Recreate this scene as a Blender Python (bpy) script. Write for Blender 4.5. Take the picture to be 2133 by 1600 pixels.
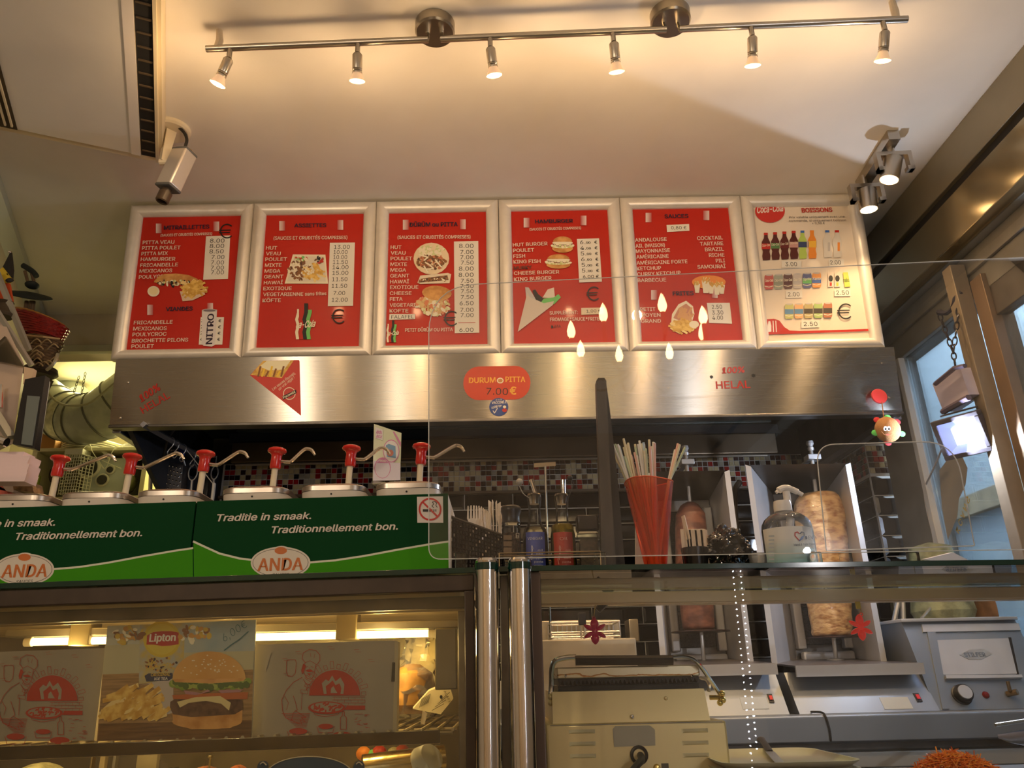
import bpy, bmesh, math, random
from mathutils import Vector, Matrix
from math import sin, cos, pi, radians, tan, atan2, sqrt
random.seed(7)
for o in list(bpy.data.objects): bpy.data.objects.remove(o)
C = bpy.context.scene.collection
SC = bpy.context.scene

# ------------------------------------------------------------------ camera
FPX = 1602.0
EYE = Vector((0, 0, 1.2))
PITCH, ROLL, YAW = radians(20.9), radians(1.3), radians(1.0)
FW = Vector((sin(YAW)*cos(PITCH), cos(YAW)*cos(PITCH), sin(PITCH)))
R0 = FW.cross(Vector((0, 0, 1))).normalized(); U0 = R0.cross(FW)
RT = R0*cos(ROLL) - U0*sin(ROLL); UP = U0*cos(ROLL) + R0*sin(ROLL)
cam = bpy.data.objects.new('camera', bpy.data.cameras.new('camera')); C.objects.link(cam)
m = Matrix((RT, UP, -FW)).transposed().to_4x4(); m.translation = EYE
cam.matrix_world = m
cam.data.sensor_width = 36; cam.data.lens = 36*FPX/2133; cam.data.clip_start = 0.02
SC.camera = cam
SC.view_settings.view_transform = 'Standard'; SC.view_settings.look = 'None'
SC.view_settings.gamma = 1; SC.view_settings.exposure = 0.0
SC.view_settings.use_curve_mapping = False

def ray(x, y): return (x-1066.5)*RT - (y-800)*UP + FPX*FW
def P(x, y, Y):
    d = ray(x, y); return EYE + d*((Y-EYE.y)/d.y)
def Pz(x, y, z):
    d = ray(x, y); return EYE + d*((z-EYE.z)/d.z)
def Px(x, y, X):
    d = ray(x, y); return EYE + d*(X/d.x)
def mpp(p): return (Vector(p)-EYE).dot(FW)/FPX

# ------------------------------------------------------------------ world and lamps
w = bpy.data.worlds.new('daylight'); SC.world = w; w.use_nodes = True
bg = w.node_tree.nodes['Background']; bg.inputs[0].default_value = (0.55, 0.72, 1, 1); bg.inputs[1].default_value = 6.0

def lamp(name, kind, loc, power, color, target=None, **kw):
    l = bpy.data.lights.new(name, kind); l.energy = power; l.color = color
    for k, v in kw.items(): setattr(l, k, v)
    o = bpy.data.objects.new(name, l); C.objects.link(o); o.location = loc
    if target is not None:
        o.rotation_euler = (Vector(target)-Vector(loc)).to_track_quat('-Z', 'Y').to_euler()
    return o
WARM = (1.0, 0.64, 0.32); COOL = (0.72, 0.82, 1.0)
# point fill lamps added behind the camera to brighten the fronts; street daylight
for lx_, ly_ in ((-0.95,-1.2),(-2.1,-1.7),(-1.7,-.6)): lamp('added_fill_lamp', 'POINT', (lx_, ly_, 2.55), 24, (1.0, 0.80, 0.58), None, shadow_soft_size=.04)
lamp('street_daylight', 'AREA', (2.45, 4.0, 3.5), 110, (0.75, 0.88, 1.0), (2.8, 4.6, 1.5), size=.8)
lamp('added_fill_right', 'POINT', (1.9,-1.5,1.9), 34, (.95,.93,.95), None, shadow_soft_size=.02)  # added fill for the grill and channel fronts, no real fitting
# kitchen tube lamp behind the hatch
lamp('kitchen_lamp', 'AREA', (-2.6, 5.0, 2.96), 40, (1.0, 0.86, 0.42), (-2.4, 4.6, 1.2), size=0.7)
lamp('kitchen_side_lamp', 'POINT', (-1.75, 4.7, 2.75), 13, (1.0, 0.84, 0.40), shadow_soft_size=0.08)

# ------------------------------------------------------------------ mesh helpers
class MB:
    def __init__(s): s.v = []; s.f = []; s.m = []; s.mats = []; s.flat = set()
    def mi(s, mat):
        if mat is None: return 0
        if mat not in s.mats: s.mats.append(mat)
        return s.mats.index(mat)
    def add(s, vs, fs, mat=None):
        n = len(s.v); k = s.mi(mat); s.v += [Vector(v) for v in vs]
        s.f += [tuple(i+n for i in f) for f in fs]; s.m += [k]*len(fs); return s
    def hexa(s, p, mat=None):   # 4 bottom, 4 top points
        return s.add(p, [(3,2,1,0),(4,5,6,7),(0,1,5,4),(1,2,6,5),(2,3,7,6),(3,0,4,7)], mat)
    def box(s, a, b, mat=None, M=None):
        x0,y0,z0 = a; x1,y1,z1 = b
        p = [Vector(q) for q in ((x0,y0,z0),(x1,y0,z0),(x1,y1,z0),(x0,y1,z0),(x0,y0,z1),(x1,y0,z1),(x1,y1,z1),(x0,y1,z1))]
        if M is not None: p = [M @ q for q in p]
        return s.hexa(p, mat)
    def rbox(s, a, b, bev=0.004, seg=2, mat=None, M=None):
        bm = bmesh.new(); bmesh.ops.create_cube(bm, size=1)
        a = Vector(a); b = Vector(b)
        for v in bm.verts: v.co = Vector([a[i]+(b[i]-a[i])*(v.co[i]+.5) for i in range(3)])
        bmesh.ops.bevel(bm, geom=bm.edges[:], offset=bev, segments=seg, affect='EDGES', profile=.5)
        bm.normal_update(); bm.faces.index_update()
        bb = [f.index for f in bm.faces if max(abs(c) for c in f.normal) > .999]; k0 = len(s.f); s.flat |= {k0+i for i in bb}
        return s.bm(bm, mat, M)
    def bm(s, bm, mat=None, M=None):
        bm.verts.index_update()
        vs = [(M @ v.co) if M is not None else v.co.copy() for v in bm.verts]
        fs = [[v.index for v in f.verts] for f in bm.faces]; bm.free()
        return s.add(vs, fs, mat)
    def tube(s, pts, r, n=8, mat=None, cap=True, closed=False, flat=1.0):
        pts = [Vector(p) for p in pts]; N = len(pts)
        if not isinstance(r, (list, tuple)): r = [r]*N
        up = None; vs = []; fs = []
        for i, p in enumerate(pts):
            if closed: t = pts[(i+1) % N]-pts[i-1]
            else: t = pts[min(i+1, N-1)]-pts[max(i-1, 0)]
            t.normalize()
            if up is None:
                up = Vector((0,0,1)) if abs(t.z) < .9 else Vector((0,1,0))
            a = t.cross(up)
            if a.length < 1e-5: a = t.orthogonal()
            a.normalize(); b = a.cross(t).normalized(); up = b
            for k in range(n):
                q = 2*pi*k/n; vs.append(p + a*cos(q)*r[i] + b*sin(q)*r[i]*flat)
        L = N if closed else N-1
        for i in range(L):
            for k in range(n):
                j = (i+1) % N
                fs.append((i*n+k, i*n+(k+1) % n, j*n+(k+1) % n, j*n+k))
        if cap and not closed:
            fs.append(tuple(range(n-1, -1, -1))); fs.append(tuple((N-1)*n+k for k in range(n)))
        return s.add(vs, fs, mat)
    def cyl(s, a, b, r, n=16, mat=None): return s.tube([a, b], r, n, mat)
    def lathe(s, prof, c=(0,0,0), n=24, mat=None, M=None, closed=False):
        c = Vector(c); vs = []; fs = []
        for (r, z) in prof:
            for k in range(n):
                q = 2*pi*k/n; p = Vector((r*cos(q), r*sin(q), z))
                vs.append(c + (M @ p if M is not None else p))
        L = len(prof)
        for i in range(L if closed else L-1):
            j = (i+1) % L
            for k in range(n): fs.append((i*n+k, i*n+(k+1) % n, j*n+(k+1) % n, j*n+k))
        if not closed:
            if prof[0][0] > 1e-6: fs.append(tuple(range(n-1, -1, -1)))
            if prof[-1][0] > 1e-6: fs.append(tuple((L-1)*n+k for k in range(n)))
        return s.add(vs, fs, mat)
    def prism(s, poly, d, mat=None):   # poly: 3D points, extruded along vector d
        n = len(poly); d = Vector(d); vs = [Vector(p) for p in poly]+[Vector(p)+d for p in poly]
        fs = [tuple(range(n-1,-1,-1)), tuple(range(n, 2*n))]+[(i,(i+1)%n,n+(i+1)%n,n+i) for i in range(n)]
        return s.add(vs, fs, mat)
    def ball(s, c, r, mat=None, seg=12, sc=(1,1,1), M=None):
        bm = bmesh.new(); bmesh.ops.create_uvsphere(bm, u_segments=seg, v_segments=max(6, seg//2+1), radius=r)
        T = Matrix.Translation(c) @ (M.to_4x4() if M is not None else Matrix()) @ Matrix.Diagonal((*sc, 1))
        return s.bm(bm, mat, T)
    def build(s, name, mat=None, parent=None, sharp=35, recalc=True, kind=None, label=None):
        org = Vector(parent['_o']) if parent is not None else Vector((0,0,0))
        if parent is None and s.v:   # own origin at the base centre
            n = len(s.v); org = Vector((sum(v.x for v in s.v)/n, sum(v.y for v in s.v)/n, min(v.z for v in s.v)))
        me = bpy.data.meshes.new(name); me.from_pydata([v-org for v in s.v], [], s.f)
        mats = s.mats or [mat]
        for q in mats: me.materials.append(q)
        me.polygons.foreach_set('material_index', s.m)
        if recalc:
            bm = bmesh.new(); bm.from_mesh(me); bmesh.ops.recalc_face_normals(bm, faces=bm.faces[:]); bm.to_mesh(me); bm.free()
        if sharp:
            me.polygons.foreach_set('use_smooth', [True]*len(me.polygons)); me.set_sharp_from_angle(angle=radians(sharp)); me.polygons.foreach_set('use_smooth', [i not in s.flat for i in range(len(me.polygons))])
        if any(q is not None and q.get('aniso') for q in mats):
            uv = me.uv_layers.new(name='brush')
            for lp in me.loops: c_ = me.vertices[lp.vertex_index].co; uv.data[lp.index].uv = (c_.x, c_.z+c_.y)
        me.update()
        o = bpy.data.objects.new(name, me); C.objects.link(o)
        if parent is not None: o.parent = parent
        else: o.location = org
        o['_o'] = list(org)
        if kind: o['kind'] = kind
        if label: o['label'] = label
        return o

def thing(name, label, cat, loc, group=None):
    o = bpy.data.objects.new(name, None); C.objects.link(o); o.location = loc; o['_o'] = list(loc)
    o.empty_display_size = .05; o['label'] = label; o['category'] = cat
    if group: o['group'] = group
    return o
def tag(o, label, cat, group=None, kind=None):
    o['label'] = label; o['category'] = cat
    if group: o['group'] = group
    if kind: o['kind'] = kind
    return o
def dup(root, d, label=None, parent=None):
    c = root.copy(); C.objects.link(c)
    if parent is None: c.location = root.location + Vector(d)
    else: c.parent = parent
    if label: c['label'] = label
    for ch in list(root.children): dup(ch, d, None, c)
    return c
def struct(o): o['kind'] = 'structure'; return o

# ------------------------------------------------------------------ materials
MC = {}
def mat(name, col, rough=.5, metal=0., emit=0., noise=0., nscale=20., col2=None, bump=0., bscale=80., alpha=None, aniso=0., coat=0., stretch=None, spec=.5, trans=0., ior=1.45, contrast=(.4,.6), thr=None, transl=0.):
    if name in MC: return MC[name]
    m = bpy.data.materials.new(name); m.use_nodes = True; nt = m.node_tree; b = nt.nodes['Principled BSDF']
    c = tuple(col)+(1,) if len(col) == 3 else col
    b.inputs['Base Color'].default_value = c; b.inputs['Roughness'].default_value = rough; b.inputs['Metallic'].default_value = metal
    b.inputs['Specular IOR Level'].default_value = spec; b.inputs['IOR'].default_value = ior
    b.inputs['Transmission Weight'].default_value = trans; b.inputs['Coat Weight'].default_value = coat; b.inputs['Coat Roughness'].default_value = .08
    if emit: b.inputs['Emission Color'].default_value = c; b.inputs['Emission Strength'].default_value = emit
    if aniso:
        b.inputs['Anisotropic'].default_value = aniso
        t = nt.nodes.new('ShaderNodeTangent'); t.direction_type = 'UV_MAP'; t.uv_map = 'brush'; nt.links.new(t.outputs[0], b.inputs['Tangent']); b.inputs['Anisotropic Rotation'].default_value = .25; m['aniso'] = 1
    def tc(sc):
        t = nt.nodes.new('ShaderNodeTexCoord'); mp = nt.nodes.new('ShaderNodeMapping'); nt.links.new(t.outputs['Object'], mp.inputs[0])
        mp.inputs['Scale'].default_value = sc; return mp
    if noise or col2:
        mp = tc(stretch or (1,1,1)); n = nt.nodes.new('ShaderNodeTexNoise'); n.inputs['Scale'].default_value = nscale; n.inputs['Detail'].default_value = 6
        nt.links.new(mp.outputs[0], n.inputs['Vector'])
        r = nt.nodes.new('ShaderNodeValToRGB'); r.color_ramp.elements[0].position = contrast[0]; r.color_ramp.elements[1].position = contrast[1]
        c2 = col2 or tuple(max(0, x*(1-noise)) for x in col[:3])
        r.color_ramp.elements[0].color = tuple(c2[:3])+(1,); r.color_ramp.elements[1].color = c
        nt.links.new(n.outputs['Fac'], r.inputs[0]); nt.links.new(r.outputs[0], b.inputs['Base Color'])
        if metal > .5:
            mr = nt.nodes.new('ShaderNodeMapRange'); mr.inputs['To Min'].default_value = rough*.75; mr.inputs['To Max'].default_value = rough*1.3
            nt.links.new(n.outputs['Fac'], mr.inputs[0]); nt.links.new(mr.outputs[0], b.inputs['Roughness'])
    if bump:
        mp = tc(stretch or (1,1,1)); n = nt.nodes.new('ShaderNodeTexNoise'); n.inputs['Scale'].default_value = bscale; n.inputs['Detail'].default_value = 4
        nt.links.new(mp.outputs[0], n.inputs['Vector'])
        bu = nt.nodes.new('ShaderNodeBump'); bu.inputs['Strength'].default_value = bump; bu.inputs['Distance'].default_value = .004
        nt.links.new(n.outputs['Fac'], bu.inputs['Height']); nt.links.new(bu.outputs[0], b.inputs['Normal'])
    MC[name] = m; return m
def clear(name, tint=(1,1,1), refl=1.0, rough=0.0, haze=0.0):
    """clear sheet: see-through with a Fresnel mirror reflection"""
    if name in MC: return MC[name]
    m = bpy.data.materials.new(name); m.use_nodes = True; nt = m.node_tree; nt.nodes.clear()
    out = nt.nodes.new('ShaderNodeOutputMaterial'); tr = nt.nodes.new('ShaderNodeBsdfTransparent'); tr.inputs[0].default_value = (*tint, 1)
    gl = nt.nodes.new('ShaderNodeBsdfGlossy'); gl.inputs['Roughness'].default_value = rough
    fr = nt.nodes.new('ShaderNodeFresnel'); fr.inputs[0].default_value = 1.45
    mu = nt.nodes.new('ShaderNodeMath'); mu.operation = 'MULTIPLY'; mu.inputs[1].default_value = refl
    mx = nt.nodes.new('ShaderNodeMixShader')
    nt.links.new(fr.outputs[0], mu.inputs[0]); nt.links.new(mu.outputs[0], mx.inputs[0])
    last = tr
    if haze:
        df = nt.nodes.new('ShaderNodeBsdfDiffuse'); df.inputs[0].default_value = (.8,.8,.8,1)
        n = nt.nodes.new('ShaderNodeTexNoise'); n.inputs['Scale'].default_value = 9; n.inputs['Detail'].default_value = 5
        t = nt.nodes.new('ShaderNodeTexCoord'); nt.links.new(t.outputs['Object'], n.inputs['Vector'])
        mm = nt.nodes.new('ShaderNodeMath'); mm.operation = 'MULTIPLY'; mm.inputs[1].default_value = haze*2
        nt.links.new(n.outputs['Fac'], mm.inputs[0])
        m2 = nt.nodes.new('ShaderNodeMixShader'); nt.links.new(mm.outputs[0], m2.inputs[0]); nt.links.new(tr.outputs[0], m2.inputs[1]); nt.links.new(df.outputs[0], m2.inputs[2]); last = m2
    nt.links.new(last.outputs[0], mx.inputs[1]); nt.links.new(gl.outputs[0], mx.inputs[2]); nt.links.new(mx.outputs[0], out.inputs[0])
    MC[name] = m; return m

CEIL = mat('ceiling_paint', (.82,.78,.71), .7, noise=.10, nscale=2.2, bump=.08, bscale=25, contrast=(.3,.6))
WALLP = mat('wall_paint', (.50,.44,.34), .7, noise=.12, nscale=3)
STEEL = mat('brushed_steel', (.44,.42,.38), .25, 1., noise=.03, nscale=10, stretch=(.5,1,60), aniso=.97)
STEELP = mat('plain_steel', (.60,.58,.55), .32, .75, noise=.15, nscale=9)
STEELD = mat('dark_steel', (.20,.19,.18), .35, 1., noise=.25, nscale=8)
CHROME = mat('chrome', (.82,.80,.78), .07, 1.)
NICKEL = mat('satin_nickel', (.50,.46,.40), .30, 1.)
ALU = mat('frame_aluminium', (.80,.76,.70), .36, .35, noise=.04, nscale=30)
BLACKP = mat('black_plastic', (.012,.011,.012), .35)
BLACKM = mat('black_matte', (.012,.012,.013), .7)
WHITEP = mat('white_plastic', (.78,.75,.70), .4)
CREAMP = mat('cream_plastic', (.68,.60,.44), .5)
BRONZE = mat('bronze_frame', (.055,.038,.026), .45, .3, noise=.2)
REDPRINT = mat('poster_red', (.50,.020,.009), .38, coat=.15, spec=.3)
REDGLOSS = mat('red_gloss_plastic', (.50,.018,.012), .18, coat=.5)
WHITEI = mat('white_print', (.80,.76,.70), .5)
PINKI = mat('pale_print', (.80,.62,.52), .5)
NAVYI = mat('navy_print', (.02,.006,.03), .5)
BLACKI = mat('black_print', (.008,.008,.008), .5)
REDI = mat('red_print', (.50,.02,.012), .5)
GRNI = mat('green_print', (.16,.55,.14), .5)
GREYI = mat('grey_print', (.55,.52,.50), .5)
CARD = mat('paper_card', (.80,.77,.70), .6)
BUN = mat('bun_print', (.72,.38,.12), .5, col2=(.50,.22,.05), nscale=25)
FRY = mat('fries_print', (.82,.55,.14), .5, col2=(.60,.33,.05), nscale=60)
MEAT = mat('meat_print', (.30,.14,.06), .5, col2=(.08,.035,.02), nscale=120)
SALAD = mat('salad_print', (.55,.60,.22), .5, col2=(.85,.80,.60), nscale=110)
CREAMI = mat('cream_print', (.85,.78,.60), .5)
YELI = mat('yellow_print', (.85,.58,.05), .5)
ORGI = mat('orange_print', (.85,.28,.03), .5)
BLUI = mat('blue_print', (.05,.15,.50), .5)
COLAI = mat('cola_print', (.09,.012,.008), .4)
BROWNI = mat('brown_print', (.25,.10,.03), .5)
LBLUI = mat('light_blue_print', (.45,.62,.80), .5)
CLEARI = mat('water_print', (.62,.66,.68), .5)
CABLE = mat('cable_black', (.02,.018,.016), .45)
GLASS = clear('clear_glass', (.97,.99,.97), 1.0)
PLEXI = clear('clear_acrylic', (.985,.985,.985), .9, haze=.006)
CASEGLASS = clear('case_glass', (.93,.93,.88), 1.0, haze=.01)
GEDGE = mat('green_glass_edge', (.004,.03,.022), .12, coat=.4)
PEDGE = mat('acrylic_edge', (.75,.74,.70), .25)
BULB = mat('halogen_bulb', (1.0,.62,.26), emit=9.)
BULBG = mat('bulb_reflector', (.9,.62,.38), .3, .3, emit=.35)
FLAME = mat('candle_bulb', (1.0,.70,.32), emit=40.)
TUBE = mat('warm_tube', (1.0,.72,.28), emit=7.)
FLOOD = mat('flood_led', (.72,.80,1.0), emit=14.)
LEDW = mat('led_white', (.75,.82,1.0), emit=260.)

# ------------------------------------------------------------------ flat print helper
_fonts = {}
def font(name):
    if name not in _fonts:
        f = None
        if name:
            try:
                import os
                f = bpy.data.fonts.load(os.path.join(bpy.utils.resource_path('LOCAL'), 'datafiles', 'fonts', name+'.woff2'))
            except Exception: f = None
        _fonts[name] = f
    return _fonts[name]
_glyph = {}
def glyphs(txt, bold, fname='Inter'):
    k = (txt, bold, fname)
    if k not in _glyph:
        cu = bpy.data.curves.new('t', 'FONT'); cu.body = txt; cu.size = 1; cu.resolution_u = 2; cu.offset = min(bold, .009)
        f = font(fname)
        if f: cu.font = f
        o = bpy.data.objects.new('t', cu)
        me = o.to_mesh()
        vs = [Vector((v.co.x, v.co.y)) for v in me.vertices]; fs = [tuple(p.vertices) for p in me.polygons]
        o.to_mesh_clear(); bpy.data.objects.remove(o); bpy.data.curves.remove(cu)
        _glyph[k] = (vs, fs)
    return _glyph[k]
class Sheet:
    """a flat sheet in the scene: origin, right, up; content is laid on it as thin flat layers"""
    def __init__(s, O, U, V, vmin=None):
        s.k = 0; s.vmin = vmin
        s.O = Vector(O); s.U = Vector(U).normalized(); s.V = Vector(V).normalized(); s.N = s.U.cross(s.V).normalized(); s.mb = {}
        s.cur = 'print'; s.tf = lambda x, y: (x, y)
    def crop(s, x0, y0, sc): s.tf = lambda x, y: (x0+x/sc, y0+y/sc); return s
    def uv(s, x, y):
        d = ray(*s.tf(x, y)); t = (s.O-EYE).dot(s.N)/d.dot(s.N); q = EYE+d*t-s.O
        return Vector((q.dot(s.U), q.dot(s.V)))
    def w(s, p, L): return s.O+s.U*p[0]+s.V*p[1]+s.N*(.0011+.00016*L+s.k*3e-6)
    def M(s):
        s.k += 1
        if s.cur in ('price_card',): return s.mb.setdefault('%s#%d' % (s.cur, s.k), MB())
        return s.mb.setdefault(s.cur, MB())
    def clip(s, pts):
        if s.vmin is None: return pts
        out = []
        for a, b in zip(pts, pts[1:]+pts[:1]):
            ia, ib = a[1] >= s.vmin, b[1] >= s.vmin
            if ia: out.append(a)
            if ia != ib: t = (s.vmin-a[1])/(b[1]-a[1]); out.append(Vector((a[0]+(b[0]-a[0])*t, s.vmin)))
        return out
    def polyuv(s, pts, mat, L=1):
        pts = s.clip(list(pts))
        if len(pts) > 2: B_ = s.M(); B_.add([s.w(p, L) for p in pts], [tuple(range(len(pts)))], mat)
    def poly(s, pts, mat, L=1): s.polyuv([s.uv(*p) for p in pts], mat, L)
    def rect(s, x0, y0, x1, y1, mat, L=1): s.poly([(x0,y1),(x1,y1),(x1,y0),(x0,y0)], mat, L)
    def ell(s, cx, cy, rx, ry, mat, L=1, rot=0, n=20, a0=0, a1=360):
        r = radians(rot); pts = []
        for k in range(n+(a1-a0 < 360)):
            q = radians(a0)+radians(a1-a0)*k/n; x = rx*cos(q); y = ry*sin(q)
            pts.append((cx+x*cos(r)-y*sin(r), cy-(x*sin(r)+y*cos(r))))
        s.poly(pts, mat, L)
    def line(s, pts, wd, mat, L=1, closed=False):
        q = [s.uv(*p) for p in pts]; wd = wd*abs((s.uv(pts[0][0]+10, pts[0][1])-s.uv(*pts[0])).x)/10/2
        if closed: q.append(q[0])
        for a, b in zip(q[:-1], q[1:]):
            d = b-a
            if d.length < 1e-7: continue
            d.normalize(); n = Vector((-d.y, d.x))*wd; e = d*wd*.5
            s.polyuv([a-n-e, b-n+e, b+n+e, a+n-e], mat, L)
    def text(s, t, x0, y0, x1, y1, h, mat, L=3, bold=.02, shear=0., f='Inter'):
        font_cap = max(v.y for v in glyphs('H', 0, f)[0])
        """baseline from (x0,y0) to (x1,y1), cap height h (all in the sheet's own pixels)"""
        vs, fs = glyphs(t, bold, f)
        if not vs: return
        a = s.uv(x0, y0); b = s.uv(x1, y1); hh = (s.uv(x0, y0-h)-a).length
        mx = max(v.x for v in vs); mn = min(v.x for v in vs); k = (b-a).length/(mx-mn); d = (b-a).normalized(); n = Vector((-d.y, d.x)); ky = hh/font_cap
        if bold > .012:
            e_ = min(bold, .05)*.42*ky
            for dx_, dy_ in ((-e_, e_*.3), (e_, -e_*.3)): s._text(vs, fs, a+d*dx_+n*dy_, d, n, mn, k, ky, shear, mat, L)
        s._text(vs, fs, a, d, n, mn, k, ky, shear, mat, L)
    def _text(s, vs, fs, a, d, n, mn, k, ky, shear, mat, L):
        B_ = s.M(); q_ = [a+d*((v.x-mn)*k+shear*v.y*ky)+n*v.y*ky for v in vs]
        if s.vmin is not None and min(p[1] for p in q_) < s.vmin:
            for f_ in fs:
                c_ = s.clip([q_[i] for i in f_])
                if len(c_) > 2: B_.add([s.w(p, L) for p in c_], [tuple(range(len(c_)))], mat)
        else: B_.add([s.w(p, L) for p in q_], fs, mat)
    def build(s, parent, names=None):
        for k, mb in s.mb.items():
            if mb.v: mb.build(k.split('#')[0], None, parent, sharp=0, recalc=False)
        s.mb = {}
def curve(pts, n=6):
    out = []; P_ = [Vector(p) for p in pts]
    for i in range(len(P_)-1):
        p0 = P_[max(i-1,0)]; p1 = P_[i]; p2 = P_[i+1]; p3 = P_[min(i+2, len(P_)-1)]
        for k in range(n):
            t = k/n
            out.append(.5*((2*p1)+(p2-p0)*t+(2*p0-5*p1+4*p2-p3)*t*t+(3*p1-p0-3*p2+p3)*t**3))
    out.append(P_[-1]); return out
def rotz(a): return Matrix.Rotation(a, 4, 'Z')
def axis_m(d):
    return Vector(d).normalized().to_track_quat('Z', 'Y').to_matrix()
# ------------------------------------------------------------------ room shell
HC = 3.15
def wallbox(name, a, b, mt, par=None): return struct(MB().box(a, b).build(name, mt, par, sharp=0))
wallbox('floor', (-4,-3,-.1), (3.0,6.6,0), mat('floor_tile', (.16,.12,.09), .5, noise=.4, nscale=6))
wallbox('ceiling', (-4,-3,HC), (1.9,4.06,HC+.12), CEIL)
wallbox('wall_front', (-4,-3.1,0), (3.0,-3,HC), mat('dining_wall', (.66,.50,.32), .6, noise=.3, nscale=3))
wallbox('wall_left', (-4.1,-3,0), (-4,6.6,HC), WALLP)
wallbox('ceiling_kitchen', (-4,4.06,3.10), (-.9,6.6,3.22), mat('kitchen_ceiling', (.78,.74,.58), .6))
wallbox('wall_kitchen', (-4,5.6,0), (-.9,5.7,3.1), mat('kitchen_wall', (.70,.66,.46), .6, noise=.1, nscale=4))
wallbox('wall_kitchen_side', (-1.50,4.06,0), (-1.42,5.6,3.1), MC['kitchen_wall'])
wallbox('wall_right', (1.95,-3,0), (2.05,1.6,HC), mat('side_wall', (.30,.27,.23), .6))
# header above the kitchen hatch, with its trim strip
wallbox('wall_back_header', (-4,3.90,2.93), (-1.42,4.06,HC), WALLP)
struct(MB().rbox((-3.2,3.86,2.905),(-1.45,3.90,2.945),.004).build('trim_1', mat('trim_grey', (.36,.35,.27), .5)))
# back wall behind the hood (mosaic and black tiles are laid on it)
GROUT = mat('grout_dark', (.035,.03,.028), .8)
GROUTW = mat('grout_white', (.62,.60,.56), .8)
wb = wallbox('wall_back', (-1.56,3.96,0), (1.96,4.06,HC), GROUT)
# oblique left partition and cornice
a0 = Vector((-2.02,2.52,0)); a1 = Vector((-2.60,3.955,0)); dd = (a1-a0).normalized(); nn = Vector((-dd.y, dd.x, 0))
struct(MB().prism([a0, a1, a1+nn*.08, a0+nn*.08], (0,0,HC)).build('wall_left_partition', WALLP, sharp=0))
nn = -nn
c0 = a0+Vector((0,0,HC-.09)); c1 = a1+Vector((0,0,HC-.09))
struct(MB().prism([c0, c0+nn*.05+Vector((0,0,.05)), c0+nn*.05+Vector((0,0,.088)), c0+Vector((0,0,.088))], c1-c0).build('trim_2', mat('cornice_grey', (.40,.41,.36), .5)))

# right side: metal fascia in two panels with a dark joint, soffit, window front
FASC = mat('fascia_metal', (.42,.35,.22), .17, .85, noise=.06, nscale=5)
FASC2 = mat('fascia_upper', (.30,.26,.18), .36, .6, noise=.08, nscale=5)
SOFF = mat('soffit_grey', (.33,.33,.30), .45, .3, noise=.06, nscale=6)
f = MB().rbox((1.78,-3,2.975),(1.95,3.62,HC-.002),.004).build('trim_3', FASC2); struct(f)
MB().box((1.80,-3,2.93),(1.95,3.62,2.975)).build('joint', BLACKM, f, sharp=0)
struct(MB().rbox((1.78,-3,2.745),(1.84,3.62,2.93),.004).build('trim_4', FASC))
struct(MB().rbox((1.842,-3,2.745),(2.05,3.62,2.80),.003).build('trim_5', SOFF))
WFR = mat('window_frame_metal', (.30,.29,.26), .45, .4, noise=.15, nscale=7)
WFB = mat('window_frame_bronze', (.24,.16,.10), .4, .4, noise=.15, nscale=7)
XW = 1.90
wf = MB().rbox((XW-.02,1.6,2.56),(XW+.08,3.60,2.745),.004).build('window_1', WFR); struct(wf)
MB().rbox((XW-.035,1.6,2.655),(XW-.02,3.60,2.70),.003).build('head_strip', WFR, wf)
MB().rbox((XW-.03,3.335,1.0),(XW+.07,3.60,2.56),.004).build('jamb', WFR, wf)
MB().rbox((XW-.035,3.300,1.0),(XW-.005,3.332,2.56),.003).build('jamb_bead', mat('bead_white', (.62,.62,.60), .5), wf)
MB().rbox((XW-.10,2.675,1.0),(XW-.04,2.735,2.70),.003).build('mullion', mat('mullion_bronze', (.26,.21,.15), .45, .3, noise=.1), wf)
MB().rbox((XW-.04,2.60,1.0),(XW+.05,2.675,2.62),.003).build('mullion', WFB, wf)
MB().rbox((XW-.02,1.6,2.44),(XW+.03,2.60,2.56),.003).build('transom', STEELD, wf)
MB().rbox((XW-.06,1.6,.90),(XW+.10,3.60,1.0),.003).build('window_sill', WFR, wf)
MB().box((XW,2.735,1.0),(XW+.006,3.30,2.56)).build('pane', clear('window_glass', (.80,.88,.92), .8, haze=.02), wf, sharp=0)
MB().box((XW,1.6,1.0),(XW+.006,2.60,2.44)).build('pane', MC['window_glass'], wf, sharp=0)
wallbox('wall_right_dado', (1.92,1.6,0), (2.02,3.62,.90), MC['side_wall'])
# outside / vestibule beyond the window
XB = 3.0
ow = wallbox('wall_outside', (XB,-3,0), (XB+.1,6.6,3.6), mat('facade_blue_grey', (.50,.53,.54), .8, noise=.12, nscale=3))
wallbox('wall_outside_end', (2.0,5.2,0), (XB,5.3,3.6), MC['facade_blue_grey'])
wallbox('trim_outside', (XB-.05,2.2,2.10), (XB,6.0,2.22), mat('facade_wood', (.55,.38,.22), .6, noise=.3, nscale=10))
bx = MB().rbox((XB-.03,3.9,1.55),(XB,4.15,1.75),.005).build('wall_vent', STEELD); tag(bx, 'small dark vent plate on the blue-grey wall beyond the window', 'vent')
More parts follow.
